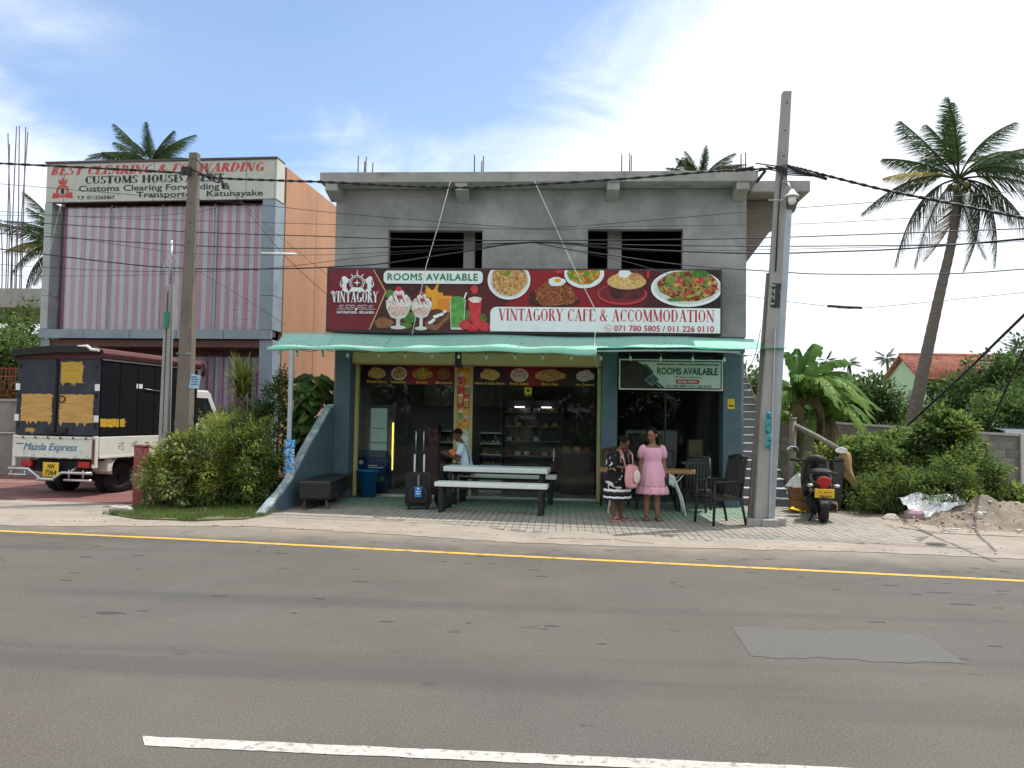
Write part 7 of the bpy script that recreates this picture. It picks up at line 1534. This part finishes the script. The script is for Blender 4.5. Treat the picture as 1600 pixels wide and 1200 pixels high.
rp_ = thing('gate_post', 'short red painted concrete post at the corner of the hedge', 'post', (-7.98, 14.25, 0)); b = MB(); b.box(-.10, .10, -.10, .10, 0, 1.12); b.build('shaft', mat('red_oxide_paint', (.24, .065, .06), .8, var=.2, scale=6, col2=(.34, .22, .18), thresh=(5, .56, .7)), rp_, bevel=.015); b = MB(); b.box(-.115, .115, -.115, .115, 1.122, 1.16); b.build('cap', MATS['red_oxide_paint'], rp_, bevel=.01)
def rock(name, label, loc, r, m, seed, cat='stone', group=None):
    rr = random.Random(seed); ph0 = [rr.uniform(0, 6) for _ in range(3)]
    def fn(u, v):
        a, c = u*2*math.pi, (v-.5)*math.pi; q = 1 + .18*math.sin(2*a+ph0[0])*math.cos(c) + .14*math.sin(3*c+ph0[1]) + .08*math.sin(5*a+ph0[2])*math.cos(c)
        return (r[0]*q*math.cos(a)*math.cos(c), r[1]*q*math.sin(a)*math.cos(c), r[2]*q*math.sin(c)+r[2]*.6)
    b = MB(); b.grid(fn, 12, 8, 0, False); o = b.build(name, m, None, loc); return tag(o, label, cat, group)
M_stone = mat('grey_rubble', (.36, .34, .31), .9, var=.2, scale=8, bump=.4, bscale=20)
rock('stone', 'flat grey stone at the left tip of the grass', (-7.65, 13.05, .0), (.20, .10, .09), M_stone, 1)

# ------------------------------------------------------------------ coconut palms
def frond_mesh(L, seed, droop, n=34, lw=.030, ll=.62, mats=None, side=1.0):
    """frond along +X, arching down; leaflets hang from both sides"""
    rr = random.Random(seed); b = MB(); N_ = 12
    P = lambda t: Vector((L*t*(1-.18*droop*t), 0, -droop*L*.55*t*t))
    b.tube([P(i/N_) for i in range(N_+1)], [.011*(1-.85*i/N_)+.001 for i in range(N_+1)], 5, mi=0)
    for i in range(n):
        t = .20 + .80*i/n; p = P(t); tg = (P(min(1, t+.02))-P(t-.02)).normalized()
        l = ll*(math.sin(math.pi*min(1, t*.82+.16))**.7)*rr.uniform(.85, 1.1)
        for s in (-1, 1):
            d = (tg*.75 + Vector((rr.uniform(-.15, .15), s*rr.uniform(.55, .95)*side, -.30-.75*t*droop-rr.uniform(0, .45)))).normalized(); w = lw*rr.uniform(.8, 1.2)
            q1 = p + d*l*.55; q2 = p + d*l*.95 + Vector((0, 0, -l*.30)); x = tg*w*.5
            b.add([p-x, p+x, q1+x*.9, q1-x*.9, q2], [(0, 1, 2, 3), (3, 2, 4)], 1)
    return b.mesh('frond', mats or [M_stem, G_mid], False)
G_palm = leafmat('palm_leaf', (.050, .085, .028)); G_palm2 = leafmat('palm_leaf_dark', (.038, .062, .024))
FR = [frond_mesh(1.0, i, dp, 84, .0105, .27, [m, m]) for i, (dp, m) in enumerate([(.15, G_palm), (.45, G_palm), (.8, G_palm), (1.15, G_palm2), (1.5, G_palm2), (.7, G_pyel), (.3, G_palm), (1.3, G_dry)])]
def palm(label, base, pts, rad, fronds, group=None, nuts=0, fs=.86):
    t = thing('coconut_palm', label, 'palm tree', base, 0, group)
    b = MB(); sp = smooth_path(pts, 8); n = len(sp); b.tube(sp, [rad[0]+(rad[1]-rad[0])*i/(n-1) + (.012 if i % 2 else 0) for i in range(n)], 10); b.build('trunk', mat('palm_trunk', (.125, .105, .09), .9, var=.25, scale=4, bump=.5, bscale=18, stretch=(1, 1, 3)), t, fix=False)
    top = Vector(pts[-1])
    for (az, el, L, k, roll) in fronds:
        inst('frond', FR[k], t, top, Euler((R(roll+(az*7) % 50-25), R(-el), R(az+(az*13) % 17-8)), 'XYZ'), (L*fs, L*fs*.9, L*fs))
    for i in range(nuts):
        a = i*1.3; q = MB(); q.ball((top.x+.28*math.cos(a), top.y+.28*math.sin(a), top.z-.28-.1*(i % 2)), (.13, .13, .16), 8, 6); q.build('coconut', mat('green_coconut', (.10, .10, .03), .6), t)
    return t
# az 0 = right, 90 = away, 180 = left, 270 = towards the road
big = [(75, 78, 4.2, 0, 0), (110, 72, 4.1, 1, 0), (60, 62, 4.4, 1, 10), (140, 58, 4.3, 0, -10), (20, 50, 4.5, 2, 0), (5, 38, 4.5, 2, 0), (-25, 42, 4.2, 2, 0), (0, 12, 4.5, 3, 0), (-12, -2, 4.3, 4, 0), (30, 15, 4.0, 3, 0),
       (180, 18, 4.2, 3, 0), (170, 28, 3.2, 5, 0), (195, -8, 4.3, 4, 0), (215, -22, 4.0, 4, 0), (235, -35, 3.6, 4, 0), (150, 40, 3.6, 1, 0), (270, 45, 3.9, 2, 0), (285, 20, 3.8, 3, 0), (250, 62, 4.0, 1, 0), (320, -25, 3.8, 4, 0), (-40, -38, 3.8, 4, 0), (80, 10, 4.0, 3, 0), (265, -72, 3.6, 7, 0), (275, -60, 3.2, 4, 0), (100, 45, 4.0, 1, 0), (90, 85, 3.6, 0, 0)]
palm('tall leaning coconut palm standing behind the wall on the right', (13.1, 30, 0), [(-.35, 0, 0), (.03, 0, 1.98), (.35, 0, 3.55), (.71, 0, 5.25), (1.08, 0, 6.95), (1.42, 0, 8.41), (1.62, 0, 9.64), (1.75, 0, 11.1)], (.25, .12), big, nuts=7)
def rnd_fr(seed, n, L, lo=-35):
    rr = random.Random(seed); return [(360*i/n+rr.uniform(-12, 12), rr.uniform(lo, 80), L*rr.uniform(.8, 1.1), rr.choice((1, 2, 2, 3, 3)), 0) for i in range(n)]
palm('coconut palm top showing above the office roof', (-20.6, 36, 0), [(0, 0, 0), (.2, 0, 7), (.3, 0, 13.7)], (.25, .16), rnd_fr(2, 34, 3.2, -5))
palm('coconut palm showing left of the office with one yellowing frond', (-23.2, 34, 0), [(0, 0, 0), (-.1, 0, 5), (.0, 0, 9.3)], (.25, .16), rnd_fr(3, 22, 3.3) + [(185, 15, 3.0, 5, 0), (200, -20, 3.2, 3, 0), (175, 25, 3.1, 2, 0), (190, -50, 3.2, 4, 0)])
palm('coconut palm tip peeping over the cafe roof, the larger one', (7.1, 41, 0), [(0, 0, 0), (.1, 0, 8), (0, 0, 14.3)], (.25, .15), rnd_fr(5, 26, 2.8, 10))
palm('small coconut palm tip peeping over the cafe roof, left of the other', (5.4, 42, 0), [(0, 0, 0), (.1, 0, 8), (0, 0, 13.9)], (.25, .15), rnd_fr(6, 12, 2.7, 25))
for i, (x, z, L, lab) in enumerate(((26.5, 8.0, 2.4, 'leftmost distant coconut palm, half hidden by the banana leaves'), (28.8, 7.8, 2.3, 'slender distant coconut palm, second from the banana plant'), (31.2, 6.7, 2.1, 'shortest distant coconut palm left of the green house'), (32.5, 8.3, 2.7, 'tallest distant coconut palm left of the green house'))):
    palm(lab, (x*2, 160, 0), [(0, 0, 0), (.4, 0, z), (0, 0, z*2-1.8)], (.4, .25), rnd_fr(20+i, 18, L*1.15), group='distant coconut palms')

# ------------------------------------------------------------------ banana plants
def banana_leaf(L, W_, droop, seed, tatter=.3):
    rr = random.Random(seed); b = MB(); n = 16; P = lambda t: Vector((L*t*(1-.25*droop*t*t), 0, L*(.25*math.sin(t*1.6)-droop*.75*t*t)))
    b.tube([P(i/n) for i in range(n+1)], [.03*(1-.9*i/n)+.003 for i in range(n+1)], 5, mi=0)
    for s in (-1, 1):
        for i in range(n):
            t0, t1 = i/n, (i+1)/n
            if t0 < .06: continue
            w0, w1 = [W_*.5*(math.sin(math.pi*min(1, t*.93+.05))**.55) for t in (t0, t1)]
            if rr.random() < tatter: w0 *= rr.uniform(.75, 1); t1 -= .2/n
            dz = rr.uniform(-.10, -.02) - .25*rr.random()*tatter
            a, c = P(t0), P(t1); b.add([a, c, c+Vector((0, s*w1*.55, .05)), a+Vector((0, s*w0*.55, .05)), c+Vector((.03, s*w1, dz)), a+Vector((0, s*w0, dz))], [(0, 1, 2, 3), (3, 2, 4, 5)], 1, False)
    return b.mesh('banana_leaf', [M_stem, G_lite], False)
BN = []
for i, (dp, m) in enumerate(((.15, leafmat('banana_leaf_green', (.13, .245, .065), .45)), (.5, MATS['banana_leaf_green']), (.9, MATS['banana_leaf_green']), (1.3, leafmat('banana_leaf_old', (.15, .26, .05))), (1.6, leafmat('banana_leaf_dry', (.20, .15, .08))))):
    me = banana_leaf(1.0, .30, dp, i, .35 if i < 3 else .6); me.materials[1] = m; BN.append(me)
def banana(label, loc, h, leaves, seed):
    t = thing('banana_plant', label, 'banana plant', loc, 0, 'banana plants behind the stair'); b = MB(); b.tube([(0, 0, 0), (.03, 0, h*.5), (.06, 0, h)], [.13, .11, .06], 10); b.build('trunk', mat('banana_stem', (.13, .13, .06), .7, var=.35, scale=4, stretch=(1, 1, .2)), t)
    for (az, el, L, k) in leaves: inst('leaf', BN[k], t, (.05, 0, h-.05), Euler((0, R(-el), R(az))), (L*.82, L*.95, L*.82))
banana('tallest banana plant right behind the stair', (5.75, 19.4, 0), 2.5, [(20, 62, 1.7, 0), (-5, 30, 1.8, 1), (10, 8, 1.7, 1), (150, 65, 1.4, 0), (180, 20, 1.3, 2), (250, 50, 1.4, 2), (285, 40, 1.9, 3), (310, 35, 2.2, 3), (330, 30, 2.0, 2), (350, 45, 1.9, 1), (240, -25, 1.3, 4), (215, 10, 1.4, 3), (340, -15, 1.5, 4), (90, 70, 1.5, 0)], 1)
banana('shorter banana plant with hanging dry leaves near the old post', (6.35, 19.9, 0), 2.0, [(35, 55, 1.6, 0), (0, 25, 1.7, 2), (325, 40, 1.9, 2), (300, 30, 1.8, 3), (270, 45, 1.5, 2), (240, 20, 1.4, 3), (180, 50, 1.4, 1), (280, -20, 1.4, 4), (310, -25, 1.5, 4), (20, -10, 1.3, 4), (345, 60, 1.6, 1)], 2)
banana('small banana plant against the rear wall', (5.35, 20.6, 0), 1.9, [(160, 50, 1.5, 1), (200, 30, 1.3, 2), (270, 55, 1.5, 1), (300, 25, 1.5, 3), (20, 60, 1.4, 0), (240, -10, 1.2, 4)], 3)

# ------------------------------------------------------------------ scrub on the right
grp = 'scrub on the waste ground'
shrub('vine_thicket', 'vine-covered green thicket right of the scooter', (6.35, 16.9, .0), (.95, .75, .74), GM, (2, 7, 8, 3, 0), 31, 150, 75, .18, .10, .075, group=grp)
shrub('vine_thicket', 'vine-covered thicket at the foot of the rear wall', (7.45, 18.0, .0), (.95, .75, .76), GM, (3, 7, 6, 2, 0), 32, 120, 70, .19, .11, .075, group=grp)
shrub('leafy_bush', 'tallest bush with broad leaves rising above the wall line', (8.05, 17.0, .0), (.72, .65, 1.0), GM, (3, 8, 6, 2, 0), 33, 130, 75, .20, .12, .075, group=grp, extra=[((.05, 0, 1.55), (.45, .4, .45), 40)])
shrub('low_scrub', 'dull green scrub low in front of the vines', (6.55, 15.75, .0), (.75, .45, .48), GM, (4, 6, 3, 2, 0), 34, 80, 75, .17, .065, .022, group=grp)
shrub('low_scrub', 'fine-leaved scrub on the edge of the dirt heap', (7.35, 15.3, .12), (.65, .45, .46), GM, (3, 7, 4, 2, 0), 35, 75, 75, .16, .065, .028, group=grp)
shrub('leafy_bush', 'rounded bush on the right slope of the scrub', (8.05, 16.0, .0), (.75, .55, .66), GM, (3, 7, 5, 2, 0), 36, 110, 70, .18, .085, .045, group=grp)
shrub('creeper', 'creeping green plant running down to the right wall', (9.1, 16.6, .0), (.55, .45, .26), GM, (2, 6, 6, 3, 0), 37, 60, 60, .16, .10, .07, group=grp)
shrub('low_scrub', 'small weed tuft at the far right of the dirt heap', (8.55, 13.9, .05), (.30, .25, .20), GM, (3, 5, 5, 3, 0), 38, 26, 55, .10, .07, .03, group=grp)
shrub('low_scrub', 'low weeds between the scooter and the vines', (5.55, 16.75, .0), (.42, .35, .42), GM, (3, 6, 6, 3, 0), 39, 40, 60, .13, .08, .05, group=grp)
# dirt heap
rr = random.Random(9); ph0 = [rr.uniform(0, 6) for _ in range(6)]
def heap(u, v):
    x, y = -1.9+3.8*u, -1.3+2.9*v; q = math.hypot(x/1.75, (y-.1)/1.25); h = .42*max(0, 1-q)**.95
    h *= 1+.45*math.sin(x*4+ph0[0])*math.sin(y*5+ph0[1]); h += .06*math.sin(x*9+ph0[2]+y*3)*math.sin(y*8+ph0[3])*(q < 1) + .015*math.sin(x*31+y*17)*(q < 1)
    return (7.9+x, 14.75+y, h-.01 if q >= 1 else h)
b = MB(); b.grid(heap, 48, 36); tag(b.build('dirt_heap', mat('dirt', (.20, .165, .13), .95, var=.3, scale=3, bump=.8, bscale=16, col2=(.16, .11, .075), thresh=(1.6, .52, .66), detail=9), fix=False), kind='structure')
rr = random.Random(14); b = MB()
for i in range(420):
    x, y = rr.uniform(-1.8, 1.8), rr.uniform(-1.4, 1.2); q = heap((x+1.9)/3.8, (y+1.3)/2.9); r = rr.uniform(.008, .032); b.ball((q[0], q[1], max(.015, q[2])+r*.3), (r*rr.uniform(.8, 1.8), r, r*.7), 5, 3, rr.choice((0, 0, 0, 0, 0, 1, 1, 2)))
tag(b.build('rubble', [M_stone, mat('white_rubble', (.62, .60, .56), .9), mat('brick_rubble', (.30, .13, .09), .9)], fix=False), 'small stones and rubbish scattered over the dirt heap', 'rubble', kind='stuff')
rock('stone', 'pale lump of rubble sticking out of the dirt heap', (7.35, 14.25, .12), (.09, .07, .10), mat('pale_rubble', (.52, .47, .40), .9), 2); rock('stone', 'whitish stone at the foot of the scrub', (6.15, 15.0, .0), (.14, .10, .07), MATS['pale_rubble'], 3)
rock('rubbish_bag', 'pinkish bag of rubbish lying by the plastic sheet', (6.45, 14.72, .0), (.15, .12, .17), mat('mauve_plastic', (.30, .20, .22), .5, var=.25, scale=10, bump=.5, bscale=14), 4, 'rubbish')
ws = thing('plastic_sheet', 'crumpled white plastic sheet lying in the scrub', 'plastic sheet', (6.98, 15.05, .16), R(6)); rr = random.Random(1)
def sheet(u, v): return (-.52+1.05*u-.1*v, -.25+.45*v, .10+.20*v+.10*u*(1-v)+.035*math.sin(11*u+4*v)+.03*math.sin(17*v-5*u)-.30*(1-v)*(1-u)*.8)
b = MB(); b.grid(sheet, 24, 16, 0, False); o = b.build('sheet', mat('white_sheet_plastic', (.74, .75, .76), .3, var=.05), ws, fix=False); o.modifiers.new('s', 'SOLIDIFY').thickness = .006
cov = thing('iron_cover', 'small dark iron cover lying in the verge at the right', 'cover', (5.55, 11.95, .006)); b = MB(); b.lathe([(0, .012), (.06, .015), (.07, .02), (.10, .02), (.11, 0)], 18, sx=1.2); b.build('plate', mat('old_iron', (.07, .06, .05), .8), cov); b = MB(); b.lathe([(.105, 0), (.12, .03), (.135, .0)], 18, sx=1.2); b.build('rim', mat('old_iron_rim', (.10, .085, .07), .8), cov)
rr = random.Random(5); b = MB()
for i in range(220):
    x = rr.uniform(-9, 9); y = 11.25-.06*x+rr.uniform(-.5, .9)**3*1.5+.4; r = rr.uniform(.004, .015); b.ball((x, y, .012+r*.2), (r*1.5, r, r*.6), 5, 3, rr.choice((0, 0, 0, 1)))
tag(b.build('gravel', [M_stone, MATS['white_rubble']], fix=False), 'loose gravel and litter along the road edge', 'gravel', kind='stuff')

# ================================================================== walls, house and trees behind
M_block = [mat('cement_block_%d' % i, c, .92, var=.18, scale=5, bump=.4, bscale=22, col2=(.075, .075, .06), thresh=(2.5, .52, .68)) for i, c in enumerate([(.165, .16, .14), (.14, .135, .12), (.185, .18, .16)])]
M_mortar = mat('mortar', (.13, .125, .11), .95)
def block_wall(label, p0, p1, zt0, zt1, bw=.40, bh=.20, th=.15, seed=1, post=None):
    p0, p1 = Vector(p0), Vector(p1); d = p1-p0; L = d.length; t = thing('block_wall', label, 'wall', p0, math.atan2(d.y, d.x)); rr = random.Random(seed)
    zt = lambda x: zt0+(zt1-zt0)*x/L
    b = MB(); b.add([(0, .01, 0), (L, .01, 0), (L, .01, zt1-.06), (0, .01, zt0-.06), (0, th-.01, 0), (L, th-.01, 0), (L, th-.01, zt1-.06), (0, th-.01, zt0-.06)], [(0,1,2,3),(7,6,5,4),(0,3,7,4),(1,5,6,2),(3,2,6,7)]); b.build('mortar_bed', M_mortar, t)
    ms = []
    for m in M_block: q = MB(); q.box(-bw/2+.006, bw/2-.006, 0, th, .006, bh-.006); ms.append(q.mesh('block', m))
    for j in range(12):
        x = bw/2 - (bw/2 if j % 2 else 0)
        while x < L+.1:
            if (j+1)*bh <= zt(x)-.03 and x-bw/2 > -.25 and x+bw/2 < L+.25: o = inst('block', rr.choice(ms), t, (x, rr.uniform(-.006, .006), j*bh), (0, 0, rr.uniform(-.006, .006)))
            x += bw
    b = MB(); b.bar((-.02, th/2, zt0-.03), (L+.02, th/2, zt1-.03), th+.05, .06); b.build('coping', M_conc2, t)
    if post: b = MB(); b.box(L+.03, L+.03+post, -.06, th+.06, 0, zt1+.02); b.build('end_post', mat('pale_post_render', (.42, .41, .39), .9, var=.1), t, bevel=.01)
    return t
block_wall('long grey block wall behind the vines and banana plants', (4.9, 22.3, 0), (10.6, 21.4, 0), 1.97, 1.66, seed=1)
block_wall('grey block wall with a pale end post at the right edge', (10.15, 20.3, 0), (11.45, 20.3, 0), 1.66, 1.60, seed=2, post=.32)
wl = thing('stained_wall', 'stained grey boundary wall at the far left behind the truck', 'wall', (-18.5, 20.2, 0)); b = MB(); b.box(0, 4.5, 0, .15, 0, 2.0); b.build('render', mat('stained_render', (.24, .225, .19), .92, var=.25, scale=1.5, col2=(.09, .085, .075), thresh=(1.6, .5, .66)), wl); b = MB(); b.box(-.02, 4.52, -.03, .18, 2.002, 2.07); b.build('coping', M_conc2, wl); b = MB(); b.tube([(0, -.05, 1.12), (4.5, -.05, 1.15)], .018, 6); b.build('pipe', plain('white_pipe', .6, .6, .58, .5), wl)
nf = thing('mesh_fence', 'red-brown mesh fence above the stained wall at the far left', 'fence', (-18.5, 20.25, 2.08)); M_net = mat('red_netting', (.22, .055, .035), .9, var=.4, scale=6)
for i in range(46): b = MB(); b.tube([(i*.1, 0, 0), (i*.1+.03*math.sin(i), 0, .86)], .018, 4); b.build('mesh_bar', M_net, nf)
for z in (.05, .22, .40, .58, .80): b = MB(); b.tube([(0, 0.02, z), (4.5, 0.02, z+.03)], .018, 4); b.build('mesh_rail', M_net, nf)
# half-built frame on the far left
cf = thing('unfinished_building', 'half-built concrete frame with tall rebar at the far left', 'building', (-26, 30, 0))
b = MB(); b.box(-4, 6.2, 0, 6, 5.95, 6.72); b.build('roof_beam', M_conc2, cf)
for x in (-3.8, 1.2, 5.6): b = MB(); b.box(x, x+.35, .2, .55, 0, 5.94); b.build('column', M_conc2, cf)
rr = random.Random(6)
for i in range(9): b = MB(); x = 2.55+.11*i*.9+rr.uniform(-.03, .03); h = rr.uniform(6.2, 7.2) if i % 3 else 3.0; b.tube([(x+.0, .6+.2*(i % 2), 6.7), (x-.05, .6+.2*(i % 2), 6.72+h*.5), (x-.18+.03*i, .6, 6.72+h)], .022, 5); b.build('rebar', mat('bundle_rebar', (.10, .08, .10), .8), cf)
for i in range(4): b = MB(); b.tube([(3.6+.6*i, .8, 2.0), (3.6+.6*i, .8, 5.9)], .035, 5); b.build('prop', M_rust, cf)
for z in (3.4, 4.6): b = MB(); b.tube([(1.5, .8, z), (6.1, .8, z)], .03, 5); b.build('scaffold_bar', M_rust, cf)
# green house with tiled roof
hs = thing('green_house', 'pale green house with red tiled roof beyond the trees', 'house', (20.5, 45.8, 0))
M_hg = mat('pale_green_render', (.40, .56, .36), .9, var=.06, scale=1.2); M_tileR = mat('clay_tiles', (.40, .17, .115), .9, var=.3, scale=3.2, detail=6, bump=.5, bscale=9, col2=(.24, .095, .07), thresh=(2.2, .5, .66))
b = MB(); b.prism([(0, 0), (5.0, 0), (5.0, 4.45), (2.1, 5.80), (0, 4.55)], 0, .2, plane='YZ'); b.build('gable_wall', M_hg, hs)
b = MB(); b.box(.2, 7.5, 0, .2, 0, 3.75); b.build('front_wall', M_hg, hs); b = MB(); b.box(.2, 7.5, 4.8, 5.0, 0, 4.4); b.build('rear_wall', M_hg, hs)
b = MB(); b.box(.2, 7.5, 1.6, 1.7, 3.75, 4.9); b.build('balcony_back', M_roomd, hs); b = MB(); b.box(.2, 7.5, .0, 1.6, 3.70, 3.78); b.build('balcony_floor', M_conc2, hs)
for x in (2.4, 4.8): b = MB(); b.box(x, x+.2, .02, .18, 3.79, 4.62); b.build('balcony_post', plain('white_post', .6, .6, .58, .7), hs)
for i in range(24): b = MB(); b.tube([(.3+i*.3, .08, 3.79), (.3+i*.3, .08, 4.12)], .02, 4); b.build('baluster', M_frame, hs)
for (y0, z0, y1, z1) in ((-.35, 4.45, 2.12, 5.92), (5.3, 4.25, 2.14, 5.92)):
    q = MB(); q.add([(-.3, y0, z0), (7.8, y0, z0), (7.8, y1, z1), (-.3, y1, z1)], [(0,1,2,3)]); o = q.build('roof', M_tileR, hs, fix=False); o.modifiers.new('s', 'SOLIDIFY').thickness = .1
    for i in range(54):   # tile rolls down the slope
        x = -.27+i*.15; r_ = MB(); r_.tube([(x, y0, z0+.05), (x, y1, z1+.04)], .04, 5); r_.build('tile_row', M_tileR, o)
b = MB(); b.tube([(-.32, 2.13, 5.97), (7.8, 2.13, 5.97)], .12, 8); b.build('ridge', M_tileR, hs)
for y in (1.1, 2.6): b = MB(); b.box(-.03, -.004, y, y+.5, 2.9, 3.8); o = b.build('window', M_cglass, hs); q = MB(); q.box(-.06, -.032, y-.06, y+.56, 2.84, 2.9); q.build('sill', MATS['white_post'], o)
hp = thing('house_pole', 'thin grey pole in front of the tiled roof', 'pole', (23.1, 44, 0)); taper_pole(hp, 5.75, .3, .2, .3, .2, M_cpole2); b = MB(); b.box(-.5, .5, -.13, -.10, 5.3, 5.4); b.build('cross_arm', M_frame, hp)
# trees
GT = [G_dark, G_mid, G_lite, G_blue]
def tree(label, loc, h, rad, seed, weights=(6, 6, 2, 2), nclump=90, per=60, L=.22, w=.12, cr=.5, group='trees and bushes behind the wall', name='leafy_tree', cz=None):
    rr = random.Random(seed); t = thing(name, label, 'tree', loc, 0, group); c = (0, 0, cz if cz else h-rad[2])
    b = MB(); b.tube([(0, 0, 0), (.1, 0, h*.35), (0, .1, h*.6)], [.16, .12, .07], 8)
    for k in range(7):
        d = rdir(rr); b.tube([(.05, 0, h*.35), (d.x*rad[0]*.4, d.y*rad[1]*.4, c[2]-.1*rad[2]), (d.x*rad[0]*.8, d.y*rad[1]*.8, c[2]+d.z*rad[2]*.7)], [.08, .05, .02], 6)
    b.build('trunk', M_bark, t, fix=False)
    b = MB(); crown(b, c, rad, nclump, per, cr, L, w, weights, rr, shell=.35, up=.2, zmin=.1); b.build('crown', GT, t, fix=False); return t
tree('large dark tree at the right edge behind the stay wires', (18.2, 31, 0), 5.2, (2.6, 2.0, 2.3), 1, nclump=170, per=75)
tree('round green tree right of the tiled roof', (16.4, 32.5, 0), 3.9, (1.7, 1.6, 1.6), 2, (4, 7, 4, 2), 110, 70)
tree('dark bushy tree left of the palm trunk', (12.6, 33, 0), 3.6, (1.5, 1.5, 1.4), 3, (8, 5, 1, 2), 100, 70)
tree('low dark bush behind the banana plants', (10.6, 34, 0), 3.5, (1.9, 1.5, 1.5), 4, (7, 5, 1, 3), 110, 70, cz=2.0)
tree('pale bushy tree in front of the green house', (15.0, 35, 0), 2.5, (1.8, 1.5, 1.1), 5, (3, 6, 4, 3), 100, 70)
tree('bushy tree between the far palms and the green house', (16.4, 46, 0), 3.4, (2.4, 1.8, 1.6), 6, (5, 6, 2, 4), 110, 65, .28, .15, .6)
tree('hazy bush line under the distant palms', (21.6, 62, 0), 4.4, (3.6, 2.0, 2.0), 7, (4, 5, 2, 7), 110, 60, .36, .2, .8)
tree('dark tree filling the gap behind the banana plants', (8.4, 38, 0), 4.3, (2.4, 1.8, 2.0), 8, (7, 5, 1, 3), 110, 65, .28, .15, .6)
tree('low grassy bush just behind the rear wall', (12.0, 26.0, 0), 2.0, (2.0, 1.2, .9), 9, (2, 5, 6, 2), 90, 65, .14, .06, .3, cz=1.0)
tree('thick bush behind the right wall', (13.6, 25.0, 0), 2.7, (1.5, 1.2, 1.2), 10, (6, 6, 2, 1), 100, 70, .16, .09, .35, cz=1.5)
tree('dark tree at the right edge low behind the wall', (15.6, 26.5, 0), 3.5, (1.6, 1.4, 1.6), 11, (6, 6, 2, 1), 110, 70, .18, .10, .4)
tree('green bush at the far left above the mesh fence', (-17.6, 23.5, 0), 4.5, (1.6, 1.2, 1.7), 12, (4, 6, 4, 1), 110, 70, .16, .09, .35)
tree('thin bushy tree beneath the half-built beam', (-20.6, 27.0, 0), 5.6, (1.8, 1.4, 1.9), 13, (5, 6, 3, 1), 90, 65, .18, .09, .4)
vn = thing('low_shed', 'pale bluish low roof glimpsed behind the wall at the right edge', 'shed', (14.2, 24.6, 0), R(4)); b = MB(); b.box(-1.1, 1.3, -.6, .9, 0, 1.62); b.build('shed_wall', M_conc2, vn)
M_zinc = mat('pale_zinc_sheet', (.40, .45, .50), .5, var=.12, scale=3)
b = MB(); b.grid(lambda u, v: (-1.25+2.7*u, -.75+1.8*v, 1.66+.22*v+.014*math.sin(u*90)), 60, 1); o = b.build('shed_roof', M_zinc, vn, fix=False); o.modifiers.new('s', 'SOLIDIFY').thickness = .01
b = MB(); b.box(-1.25, 1.45, -.80, -.755, 1.56, 1.70); b.build('fascia_board', M_zinc, vn)
# the far side of the road, seen only as reflections in the shop glass
rr = random.Random(77); b = MB()
for k in range(11): crown(b, (-22+4.4*k, -15+rr.uniform(-2, 2), 3.0), (2.8, 1.8, 3.0), 55, 40, .9, .5, .3, (6, 5, 2, 2), rr, shell=.2, zmin=.2)
tag(b.build('roadside_greenery', GT, fix=False), 'dense greenery across the road, seen reflected in the shop glass', 'greenery', kind='stuff')
SC.cycles.max_bounces = 8; SC.cycles.diffuse_bounces = 3; SC.cycles.glossy_bounces = 3; SC.cycles.transparent_max_bounces = 12; SC.cycles.transmission_bounces = 4
SC.cycles.caustics_reflective = False; SC.cycles.caustics_refractive = False
